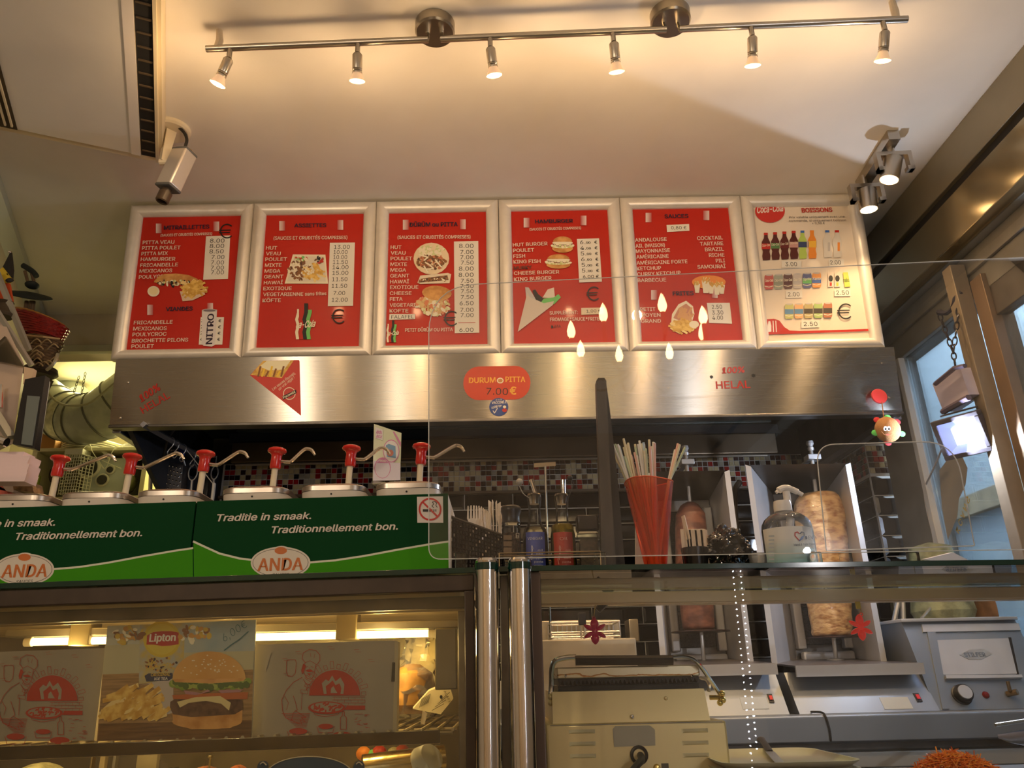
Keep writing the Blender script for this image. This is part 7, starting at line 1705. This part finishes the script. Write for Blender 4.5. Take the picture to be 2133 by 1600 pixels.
nt.links.new(tcx.outputs['Generated'], sp.inputs[0]); nt.links.new(sp.outputs['Z'], rp.inputs[0]); nt.links.new(rp.outputs[0], bs.inputs['Base Color'])
rp.color_ramp.elements[0].color = (.20,.45,.50,1); rp.color_ramp.elements[1].color = (.78,.78,.76,1); rp.color_ramp.elements[1].position = .7
vs = []; fs = []
for k in range(25):
    q = -pi/2-1.3+2.6*k/24; vs += [Vector((c_.x+r_*cos(q),Yq+r_*sin(q),zb_)),Vector((c_.x+r_*cos(q),Yq+r_*sin(q),zt_))]
for k in range(24): fs.append((k*2,k*2+2,k*2+3,k*2+1))
MB().add(vs,fs).build('label', GLB, t, recalc=False)
S = Sheet((c_.x,Yq-r_-.0004,Zg),(1,0,0),(0,0,1)); S.cur = 'lettering'
DK = mat('gel_text',(.05,.08,.16),.5)
S.text('DEVA', 1677,1120,1700,1118,7,DK,1,.0); S.text('Hand & Skin Clean', 1653,1133,1698,1131,4.5,DK,1,.01)
S.line([(1664,1122),(1655,1112),(1655,1106),(1660,1104),(1664,1108)],2,REDI,1); S.line([(1664,1122),(1674,1112),(1674,1106),(1669,1104),(1665,1108)],2,DK,1); S.poly([(1663,1124),(1668,1114),(1674,1111),(1672,1118)],BLUI,1)
S.ell(1692,1156,6,9,WHITEI,1); S.ell(1692,1155,3,4,ORGI,2); S.rect(1675,1138,1694,1143,mat('gel_blue',(.10,.35,.55),.5),1)
for k in range(9): S.line([(1601,1113+k*8),(1611,1112.5+k*8)],3.5,mat('gel_fine',(.45,.48,.46),.5),0)
S.build(t)
# tray-like tablet and dark hat at the right end
o = MB().prism([P(x_,y_,1.90) for x_,y_ in [(1926,1158),(1955,1166),(2022,1163),(1984,1144)]], (0,.02,.002)).build('white_tray', mat('tray_white',(.66,.66,.74),.35)); tag(o, 'small white tray with raised rim on the glass near the window', 'tray')
c_ = P(2100,1160,1.95); s_ = mpp(c_)
o = MB().lathe([(0,0),(84*s_,0),(70*s_,.02),(48*s_,.032),(20*s_,.038),(0,.040)], Vector((c_.x,1.98,Zg)), 36).build('dark_dome', mat('lid_navy',(.008,.009,.018),.45)); tag(o, 'low dark hat-like dome at the right border of the glass', 'bowl')
c_ = P(2030,1128,3.2); o = MB().lathe([(0,0),(.10,0),(.12,.04),(.11,.10),(.08,(c_.z-ztp)*.9),(.0,(c_.z-ztp)-.012)], Vector((min(c_.x,1.77),3.2,ztp+.0125)), 28).build('green_bag', mat('bag_green',(.30,.32,.18),.5,noise=.5,nscale=20,bump=.5)); tag(o, 'pale green bag by the window behind the white tray', 'bag')

# ------------------------------------------------------------------ right half of the counter: channel, flowers, contact grill
YCH = 2.02
zc1 = P(1500,1193,YCH).z; zc0 = P(1500,1249,YCH+.0).z
CHS = mat('channel_steel',(.86,.68,.44),.30,.45,noise=.08,nscale=5)
t = thing('steel_channel', 'stainless channel running under the glass above the contact grill', 'channel', (.8,YCH,zc0)); chan_ = t
zc1 = SLAB0-.003
MB().rbox((P(1126,1220,YCH).x,YCH,zc0),(1.7,YCH+.012,zc1-.028),.002).build('front', CHS, t)
MB().rbox((P(1126,1220,YCH).x,YCH-.010,zc1-.028),(1.7,YCH+.012,zc1),.002).build('upper_lip', CHS, t)
MB().rbox((P(1126,1220,YCH).x,YCH+.012,zc0),(1.7,YCH+.11,zc0+.004),.001).build('bottom', CHS, t)
t = thing('counter_frame', 'brown upright frame of the open glass section beside the right chrome post', 'frame', (P(1125,1300,YF).x, YF, 0))
b_ = P(1108,1300,YF+.004).x; c_ = P(1129,1300,YF+.004).x
MB().rbox((b_,YF+.004,0),(c_,YF+.05,SLAB0-.003),.002).build('upright', mat('frame_brown',(.10,.07,.055),.4,.4), t)
MB().rbox((P(1042,1300,YF+.05).x,YF+.04,0),(P(1060,1300,YF+.05).x,YF+.07,SLAB0-.003),.002).build('inner_upright', STEELD, t)
t = thing('front_glass_pane', 'clear front glass of the open counter section with reflections', 'glass pane', (.9,YF,.3))
MB().box((c_+.001,YF+.010,.30),(1.7,YF+.016,SLAB0-.004)).build('pane', clear('pane_glass',(.97,.98,.98),1.), t, sharp=0)
MB().rbox((c_,YF+.005,0),(1.7,YF+.03,.30),.003).build('rail', BRONZE, t)
sag(chan_, TR_); sag(t, TR_)
# transparent flower charms
def flower(nm, cx, cy, Y, topy, m_, lab, gold):
    c_ = P(cx, cy, Y); s_ = mpp(c_); t = thing(nm, lab, 'charm', c_)
    for k in range(6):
        a_ = pi/2+k*pi/3+.0; d_ = Vector((cos(a_),0,sin(a_))); L_ = 25*s_
        pts_ = [c_+d_*L_*f_ for f_ in (.12,.3,.55,.8,.95,1.05)]; wd = [.10,.26,.36,.30,.18,.05]
        MB().tube(pts_, [L_*x for x in wd], 10, flat=.55).build('petal', m_, t, sharp=50)
    MB().ball(c_, 6*s_, None, 12, (1,.7,1)).build('centre', m_, t, sharp=80)
    rt = P(cx+(1 if gold else -2), cy-27, Y)
    MB().tube([rt+Vector((3*s_*cos(q),0,3*s_*sin(q))) for q in [2*pi*k/14 for k in range(14)]], .0012, 6, closed=True).build('ring', m_, t)
    MB().tube([rt+Vector((0,0,3*s_)), P(cx-(3 if gold else -2), topy, Y)], .0012, 6).build('string', mat('string_gold',(.55,.40,.15),.4,.6), t)
    if gold: q = P(cx-6, topy+8, Y); MB().rbox(q+Vector((-.006,-.003,-.010)), q+Vector((.006,.003,.010)), .0012).build('clip', mat('clip_gold',(.80,.62,.10),.3,.5), t)
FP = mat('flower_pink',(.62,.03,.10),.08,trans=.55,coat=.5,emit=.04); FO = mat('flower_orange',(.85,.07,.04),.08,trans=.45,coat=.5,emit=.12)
flower('pink_flower', 1239, 1315, YCH+.02, 1252, FP, 'translucent pink-red flower charm hanging left under the steel channel', False)
flower('orange_flower', 1793, 1307, YCH+.02, 1252, FO, 'translucent orange-red flower charm hanging in front of the chicken doner', True)
# contact grill
YG = 2.05
GST = mat('grill_steel',(.86,.68,.34),.34,.5,noise=.05,nscale=4); 
t = thing('contact_grill', 'stainless contact grill with ribbed black plate and black handle bar', 'grill', (P(1325,1500,YG).x, YG+.2, .9))
def gx(px_, py_, Y=YG): return P(px_, py_, Y)
a_ = gx(1139,1560); c_ = gx(1519,1560); zgb = gx(1330,1505).z
MB().rbox((a_.x,YG,.93),(c_.x,YG+.40,zgb),.006,2).build('base', GST, t)
MB().box((a_.x+.01,YG-.001,zgb-.0035),(c_.x-.01,YG+.0,zgb-.002)).build('seam', STEELD, t, sharp=0)
z1_ = gx(1330,1438).z; x0_ = gx(1152,1480).x; x1_ = gx(1478,1480).x
MB().hexa([(x0_,YG+.02,zgb),(x1_+.004,YG+.02,zgb),(x1_+.004,YG+.37,zgb),(x0_,YG+.37,zgb),(x0_+.001,YG+.035,z1_),(x1_,YG+.035,z1_),(x1_,YG+.36,z1_),(x0_+.001,YG+.36,z1_)]).build('lower_body', GST, t, sharp=0)
zr1 = gx(1330,1424).z; zr2 = gx(1330,1420,YG+.05).z
xg0 = gx(1163,1430,YG+.05).x; xg1 = gx(1458,1430,YG+.05).x
IR = mat('cast_iron',(.012,.011,.010),.5,.3)
MB().box((xg0,YG+.06,z1_+.0005),(xg1,YG+.34,z1_+.012)).build('lower_plate', IR, t, sharp=0)
nR = 34
for k in range(nR):
    x_ = xg0+(xg1-xg0)*(k+.5)/nR; w_ = (xg1-xg0)/nR*.48
    MB().prism([(x_-w_,YG+.052,z1_+.026),(x_+w_,YG+.052,z1_+.026),(x_,YG+.052,z1_+.014)], (0,.28,0)).build('rib', IR, t, sharp=0)
MB().box((xg0,YG+.055,z1_+.026),(xg1,YG+.34,z1_+.030)).build('upper_plate', IR, t, sharp=0)
zu0 = z1_+.030; zu1 = gx(1330,1387,YG+.05).z
SCR = bpy.data.materials.new('scorched_steel'); SCR.use_nodes = True; nt = SCR.node_tree; bs = nt.nodes['Principled BSDF']; bs.inputs['Metallic'].default_value = .9; bs.inputs['Roughness'].default_value = .3
tcx = nt.nodes.new('ShaderNodeTexCoord'); sp = nt.nodes.new('ShaderNodeSeparateXYZ'); nz = nt.nodes.new('ShaderNodeTexNoise'); nz.inputs['Scale'].default_value = 14; nz.inputs['Detail'].default_value = 8
ad = nt.nodes.new('ShaderNodeMath'); ad.operation = 'MULTIPLY_ADD'; ad.inputs[1].default_value = 1.3; rp = nt.nodes.new('ShaderNodeValToRGB')
nt.links.new(tcx.outputs['Generated'], sp.inputs[0]); nt.links.new(tcx.outputs['Object'], nz.inputs['Vector']); nt.links.new(nz.outputs['Fac'], ad.inputs[0]); nt.links.new(sp.outputs['Z'], ad.inputs[2]); nt.links.new(ad.outputs[0], rp.inputs[0]); nt.links.new(rp.outputs[0], bs.inputs['Base Color'])
rp.color_ramp.elements[0].position = .86; rp.color_ramp.elements[0].color = (.60,.52,.34,1); rp.color_ramp.elements[1].position = 1.0; rp.color_ramp.elements[1].color = (.62,.54,.36,1)
e_ = rp.color_ramp.elements.new(.90); e_.color = (.42,.19,.04,1); e_ = rp.color_ramp.elements.new(.985); e_.color = (.22,.08,.02,1)
b = MB(); MB().rbox((xg0-.002,YG+.045,zu0),(xg1+.002,YG+.34,zu1),.003,2).build('upper_body', SCR, t)
for px_ in (1178,1441): 
    p_ = P(px_,1408,YG+.044); MB().lathe([(0,.003),(.003,.002),(.004,0)], p_, 10, M=axis_m((0,-1,0))).build('screw', CHROME, t)
for px_, py_ in ((1317,1493),(1387,1455)):
    p_ = P(px_,py_,YG+.018 if py_>1480 else YG+.03); MB().lathe([(0,.003),(.004,.002),(.005,0)], p_, 10, M=axis_m((0,-1,0))).build('screw', CHROME if py_ > 1480 else GST, t)
# handle frame
Yh = YG+.03
hp_ = [P(1147,1455,Yh+.02),P(1149,1425,Yh+.02),P(1150,1392,Yh),P(1158,1376,Yh-.01),P(1180,1370,Yh-.01),P(1200,1369,Yh-.01)]
MB().tube(curve(hp_,5), .0072, 10, flat=.7).build('handle_arm', CHROME, t)
hp_ = [P(1400,1369,Yh-.01),P(1425,1368,Yh-.01),P(1445,1374,Yh-.01),P(1462,1392,Yh),P(1485,1425,Yh+.02),P(1503,1452,Yh+.03)]
MB().tube(curve(hp_,5), .0072, 10, flat=.7).build('handle_arm', CHROME, t)
MB().tube([P(1199,1376,Yh-.01),P(1401,1375,Yh-.01)], .0125, 10).build('handle_grip', mat('grip_black',(.035,.025,.018),.35), t)
MB().tube([P(1198,1369,Yh-.02),P(1401,1368,Yh-.02)], .003, 8).build('grip_line', mat('grip_line',(.30,.22,.14),.3,.5), t)
MB().tube([P(1478,1453,YG+.06),P(1502,1453,YG+.05)], .006, 8).build('pivot_bar', mat('brass_bright',(.80,.60,.18),.25,1.), t)
for px_, py_ in ((1504,1445),(1506,1458),(1500,1464),(1147,1452),(1147,1464)):
    MB().ball(P(px_,py_,YG+.045), .008, None, 10).build('pivot_nut', MC['brass_bright'] if px_ > 1200 else GST, t)
MB().tube(curve([P(1460,1412,YG+.2),P(1472,1416,YG+.15),P(1478,1430,YG+.1),P(1476,1440,YG+.1)],5), .005, 8).build('conduit', NICKEL, t)
# louvres, label, cable, tag on the base
for cx_, col in ((1212,0),(1447,1)):
    for k in range(3):
        cy_ = 1524+k*25.5+(0 if col == 0 else -2)
        p0 = gx(cx_-27+k*1.2,cy_+5); p1 = gx(cx_+27+k*1.2,cy_-5)
        w_ = (p1.x-p0.x); h_ = p1.z-p0.z
        vs = [(p0.x,YG-.0005,p0.z),(p1.x,YG-.0005,p0.z),(p1.x,YG-.0005,p1.z),(p0.x,YG-.0005,p1.z),(p0.x+.008,YG-.006,p0.z+.003),(p1.x-.008,YG-.006,p0.z+.003),(p1.x-.008,YG-.003,p1.z-.003),(p0.x+.008,YG-.003,p1.z-.003)]
        MB().add(vs,[(0,1,5,4),(1,2,6,5),(2,3,7,6),(3,0,4,7),(4,5,6,7)]).build('louvre', mat('louvre_steel',(.95,.82,.52),.22,.3), t, sharp=50)
q_ = [gx(1279,1556),(gx(1365,1553)),gx(1364,1520),gx(1356,1513),gx(1352,1511),gx(1281,1513),gx(1276,1519)]
MB().prism([Vector((p.x,YG-.0005,p.z)) for p in q_], (0,-.0012,0)).build('blank_label', mat('label_beige',(.50,.44,.33),.5), t, sharp=0)
MB().tube([gx(1331,1573)+Vector((.018*cos(q),-.004,.018*sin(q))) for q in [2*pi*k/20 for k in range(20)]][:20], .004, 8, closed=True).build('grommet', BLACKP, t)
MB().tube(curve([gx(1334,1572)+Vector((0,.01,0)), gx(1332,1580)+Vector((0,-.03,0)), gx(1318,1592)+Vector((0,-.05,0)), gx(1295,1604)+Vector((0,-.05,-.02)), gx(1280,1620)+Vector((0,-.04,-.05))],6), .0085, 10).build('power_cable', CABLE, t)
p_ = gx(1368,1600); MB().lathe([(0,.006),(.006,.005),(.009,0)], p_, 12, M=axis_m((0,-1,0))).build('earth_screw', MC['brass_bright'], t)
MB().box((gx(1378,1600).x,YG-.001,gx(1378,1604).z),(gx(1393,1600).x,YG,gx(1393,1590).z)).build('warning_tag', mat('tag_dark',(.12,.11,.09),.5), t, sharp=0)
# counter deck behind the glass
zd = .925
t = thing('serving_deck', 'steel serving deck inside the open counter section', 'deck', (.9,2.1,.0))
MB().rbox((P(1130,1400,YF+.05).x,YF+.05,zd-.03),(1.75,2.55,zd),.003).build('top', WT, t)
MB().box((P(1130,1400,YF+.05).x,YF+.06,0),(1.75,2.54,zd-.03)).build('body', STEELD, t, sharp=0)
# stack of trays with a knife
TRM = mat('tray_beige',(.62,.54,.36),.5)
tz = P(1660,1588,1.90).z
def traymesh(z, k):
    xa_ = P(1508,1590,1.90).x; xb_ = P(1808,1590,1.90).x; ya_, yb_ = 1.90, 2.26
    b = MB(); n = 5
    def rr(z, ins, r_=.05):
        pts_ = []
        for (sx, sy, a0_) in ((1,1,0),(-1,1,90),(-1,-1,180),(1,-1,270)):
            cx_ = (xa_+xb_)/2+sx*((xb_-xa_)/2-ins-r_); cy_ = (ya_+yb_)/2+sy*((yb_-ya_)/2-ins-r_)
            for q in range(n+1): a_ = radians(a0_+90*q/n); pts_.append(Vector((cx_+r_*cos(a_), cy_+r_*sin(a_), z)))
        return pts_
    rings = [rr(z-.016,.022,.035), rr(z-.003,.002), rr(z,.0), rr(z,.005), rr(z-.003,.008), rr(z-.014,.026,.035)]
    vs = sum(rings, []); m_ = len(rings[0]); fs = []
    for i in range(5):
        for j in range(m_): fs.append((i*m_+j,i*m_+(j+1)%m_,(i+1)*m_+(j+1)%m_,(i+1)*m_+j))
    fs.append(tuple(range(m_-1,-1,-1))); fs.append(tuple(5*m_+j for j in range(m_)))
    return b.add(vs, fs)
for k in range(4):
    o = traymesh(tz-k*.0165, k).build('serving_tray', TRM, sharp=40); tag(o, ['beige serving tray holding the knife, topmost of its stack','beige serving tray second from the top of its stack','beige serving tray third from the top of its stack','beige serving tray at the bottom of its stack'][k], 'tray', 'stack of beige serving trays')
o = MB().rbox((P(1560,1590,1.95).x,1.98,zd),(P(1760,1590,1.95).x,2.2,tz-.067),.004).build('tray_stand', STEELP); tag(o, 'steel block carrying the stack of serving trays', 'stand')
t = thing('kitchen_knife', 'black-handled kitchen knife lying on the top tray', 'knife', P(1600,1570,2.1))
ka = Pz(1585,1541,tz+.012); kb = Pz(1604,1567,tz-.004); kc = Pz(1625,1590,tz-.010)
MB().tube(curve([ka, ka.lerp(kb,.3)+Vector((0,0,.004)), kb], 4), [.010,.013,.012,.010,.009,.009,.010,.010,.009][:9], 8, flat=.7).build('handle', mat('handle_black',(.03,.025,.025),.4), t)
sd = (kc-kb).normalized().cross(Vector((0,0,1)))*.011
MB().prism([kb-sd, kc-sd*.9, kc+sd, kb+sd], (0,0,.002)).build('blade', STEELP, t, sharp=0)
# carrot pan, scoop
cc = P(1990,1600,2.0); ctop = P(1990,1556,2.0)
t = thing('carrot_pan', 'steel gastronorm pan under the grated carrot', 'pan', (cc.x,2.0,zd))
xa_ = P(1880,1600,2.0).x; xb_ = P(2110,1600,2.0).x; zp = zd+.045
for (x0_,y0_,x1_,y1_) in ((xa_,1.88,xb_,1.884),(xa_,2.12,xb_,2.124),(xa_,1.884,xa_+.004,2.12),(xb_-.004,1.884,xb_,2.12)): MB().box((x0_,y0_,zd),(x1_,y1_,zp)).build('wall', STEELP, t, sharp=0)
MB().box((xa_,1.884,zd),(xb_,2.12,zd+.003)).build('bottom', STEELP, t, sharp=0)
b = MB(); rc = random.Random(12)
CR = [mat('carrot_a',(.95,.26,.012),.45), mat('carrot_b',(.95,.34,.03),.45), mat('carrot_c',(.85,.16,.006),.5)]
hh = ctop.z-zd-.02; rw = (xb_-xa_)/2-.01
b.lathe([(0,hh*.93),(rw*.3,hh*.86),(rw*.6,hh*.60),(rw*.85,hh*.3),(rw*.95,0.02),(0,.01)], (cc.x,2.0,zd), 24, CR[2])
for k in range(2600):
    a_ = rc.uniform(0,2*pi); q = sqrt(rc.random())*.97; r_ = rw*q; zz_ = hh*(1-q*q*.9)*(.97+rc.uniform(-.05,.06)); p_ = Vector((cc.x+r_*cos(a_), 2.0+r_*sin(a_)*.62/.62*.95 if abs(r_*sin(a_)) < .11 else 2.0+.11*(1 if sin(a_) > 0 else -1), zd+zz_+.004))
    d_ = Vector((rc.uniform(-1,1), rc.uniform(-1,1), rc.uniform(-.35,.5))).normalized(); L_ = rc.uniform(.010,.022)
    n_ = d_.cross(Vector((0,0,1))).normalized()*.0014; m_ = p_+Vector((0,0,.003))
    b.add([p_-d_*L_-n_,p_-d_*L_+n_,m_+n_*1.2,m_-n_*1.2,p_+d_*L_+n_,p_+d_*L_-n_,m_+Vector((0,0,.0022)),],[(0,1,2,3),(3,2,4,5),(0,3,6),(6,2,1),(6,3,5),(4,2,6)],CR[k%3])
o = b.build('grated_carrot', None, None, sharp=0, recalc=False); tag(o, 'heap of bright orange grated carrot at the lower right', 'grated carrot', kind='stuff')
t = thing('serving_scoop', 'steel scoop with a rounded bowl at the right border above the carrot', 'scoop', P(2110,1530,1.95))
sc = P(2150,1545,1.95); pts_ = []
vs = []; fs = []
for j in range(9):
    for k in range(13):
        q = pi*k/12; f_ = j/8; r_ = .05*(.35+.65*f_**.6) if f_ < .95 else .05; vs.append(P(2078,1530,1.95)+Vector((.16*f_, -.0+.03*cos(q)*f_, -.055*sin(q)*(.15+.85*f_**.7)+.018*f_)))
for j in range(8):
    for k in range(12): fs.append((j*13+k,j*13+k+1,(j+1)*13+k+1,(j+1)*13+k))
MB().add(vs,fs).build('bowl', mat('scoop_steel',(.45,.42,.44),.25,1.), t)
vs2 = MB().tube([P(2078,1530,1.95)+Vector((.16*f_,0,.018*f_+.020)) for f_ in (0,.5,1)], .004, 8).build('rim', STEELP, t)
MB().tube([P(2078,1530,1.95)+Vector((.15,0,.02)), P(2078,1530,1.95)+Vector((.30,.0,.09))], .008, 8).build('handle', STEELP, t)

# ------------------------------------------------------------------ acrylic guards above the counter
def rounded(pts_, Y, r_px):
    """outline with rounded corners, px"""
    out = []; n = len(pts_)
    for i in range(n):
        a = Vector(pts_[i-1]); b = Vector(pts_[i]); c = Vector(pts_[(i+1) % n]); r_ = r_px[i]
        if r_ <= 0: out.append(b); continue
        p0 = b+(a-b).normalized()*r_; p1 = b+(c-b).normalized()*r_
        for k in range(9):
            f_ = k/8; out.append(p0*(1-f_)**2+b*2*f_*(1-f_)+p1*f_**2)
    return [P(p.x, p.y, Y) for p in out]
def guard(pts_, r_px, Y, lab, feet, edge=.0012):
    q_ = rounded(pts_, Y, r_px); c_ = sum(q_, Vector())/len(q_)
    t = thing('acrylic_guard', lab, 'sneeze guard', (c_.x, Y, Zg))
    MB().prism(q_, (0,.004,0)).build('sheet', PLEXI, t, sharp=0)
    MB().tube([p+Vector((0,.002,0)) for p in q_], edge, 5, closed=True).build('polished_edge', PEDGE, t)
    for px_ in feet:
        p_ = P(px_, pts_[0][1], Y); MB().rbox((p_.x-.012,Y-.006,Zg),(p_.x+.012,Y+.010,P(px_,1150,Y).z),.002).build('foot_clamp', GLASS, t)
guard([(893,1165),(2300,1142),(2300,527),(893,596)], [26,0,0,100], 1.665, 'large clear acrylic guard sheet with rounded corners standing on the counter glass', (960,1250,1700))
guard([(1722,1147),(2031,1137),(1990,918),(1700,926)], [4,4,70,40], 1.72, 'smaller clear acrylic sheet with a rounded corner in front of the window', (1760,1900), .0014)

for o in C.objects:      # everything standing on the right slab follows its slight fall
    if o.parent is None and o.get('category') and o.name.split('.')[0] in ('cutlery_basket','plastic_fork','pepper_mill','oil_bottle','square_jar','condiment_rack','wooden_board','straw_cone','drinking_straw','white_card','black_cup','wooden_stirrer','crumpled_bag','clear_dish','hand_gel_bottle','white_tray','dark_dome') and o.location.x > .03:
        o.location.z -= TR_*(o.location.x-.03)
# ------------------------------------------------------------------ dining side: chandelier and LED string that mirror in the acrylic
t = thing('chandelier', 'brass chandelier with flame-shaped bulbs hanging over the customers', 'chandelier', (.48,.55,2.40))
YM = 1.667
bul = [(1190,695),(1210,735),(1257,660),(1380,640),(1290,745),(1395,740),(1465,665),(1464,700)]
BR = mat('chandelier_brass',(.45,.32,.15),.3,1.)
cz = 2.36; pts3 = []
for (px_, py_) in bul:
    v_ = Pz(px_, py_, 2.47); pts3.append(Vector((v_.x, 2*YM-v_.y, 2.45)))
cen = sum(pts3, Vector())/len(pts3)
for p_ in pts3:
    MB().lathe([(0,0),(.008,.002),(.0155,.016),(.017,.03),(.012,.052),(.005,.070),(0,.078)], p_, 16).build('bulb', FLAME, t)
    MB().cyl(p_+Vector((0,0,-.09)), p_, .009, 12).build('candle', mat('candle_cream',(.75,.66,.48),.5), t)
    MB().tube(curve([p_+Vector((0,0,-.09)), p_.lerp(cen,.3)+Vector((0,0,-.17)), p_.lerp(cen,.75)+Vector((0,0,-.14)), Vector((cen.x,cen.y,2.45-.06))],6), .005, 8).build('arm', BR, t)
MB().tube([(cen.x,cen.y,2.27),(cen.x,cen.y,HC-.001)], .012, 10).build('stem', BR, t)
lamp('chandelier_lamp', 'POINT', (cen.x, cen.y, 2.56), 6, WARM, None, shadow_soft_size=.02)
b = MB()
ra_ = P(1527,1190,5.2); rb_ = P(1568,1600,5.2)
rc2 = P(1543,1190,5.2); rd2 = P(1577,1560,5.2)
for (u, v, y2) in ((ra_, rb_, 0), (rc2, rd2, 0)):
    for k in range(30):
        p_ = u.lerp(v, k/29); p_.y = 2*(YF+.010)-p_.y
        b.lathe([(0,-.0045),(.0045,0),(0,.0045)], p_, 6)
o = b.build('led_string', LEDW, sharp=0); tag(o, 'vertical string of tiny white LEDs at the shop entrance', 'string lights', kind='stuff')
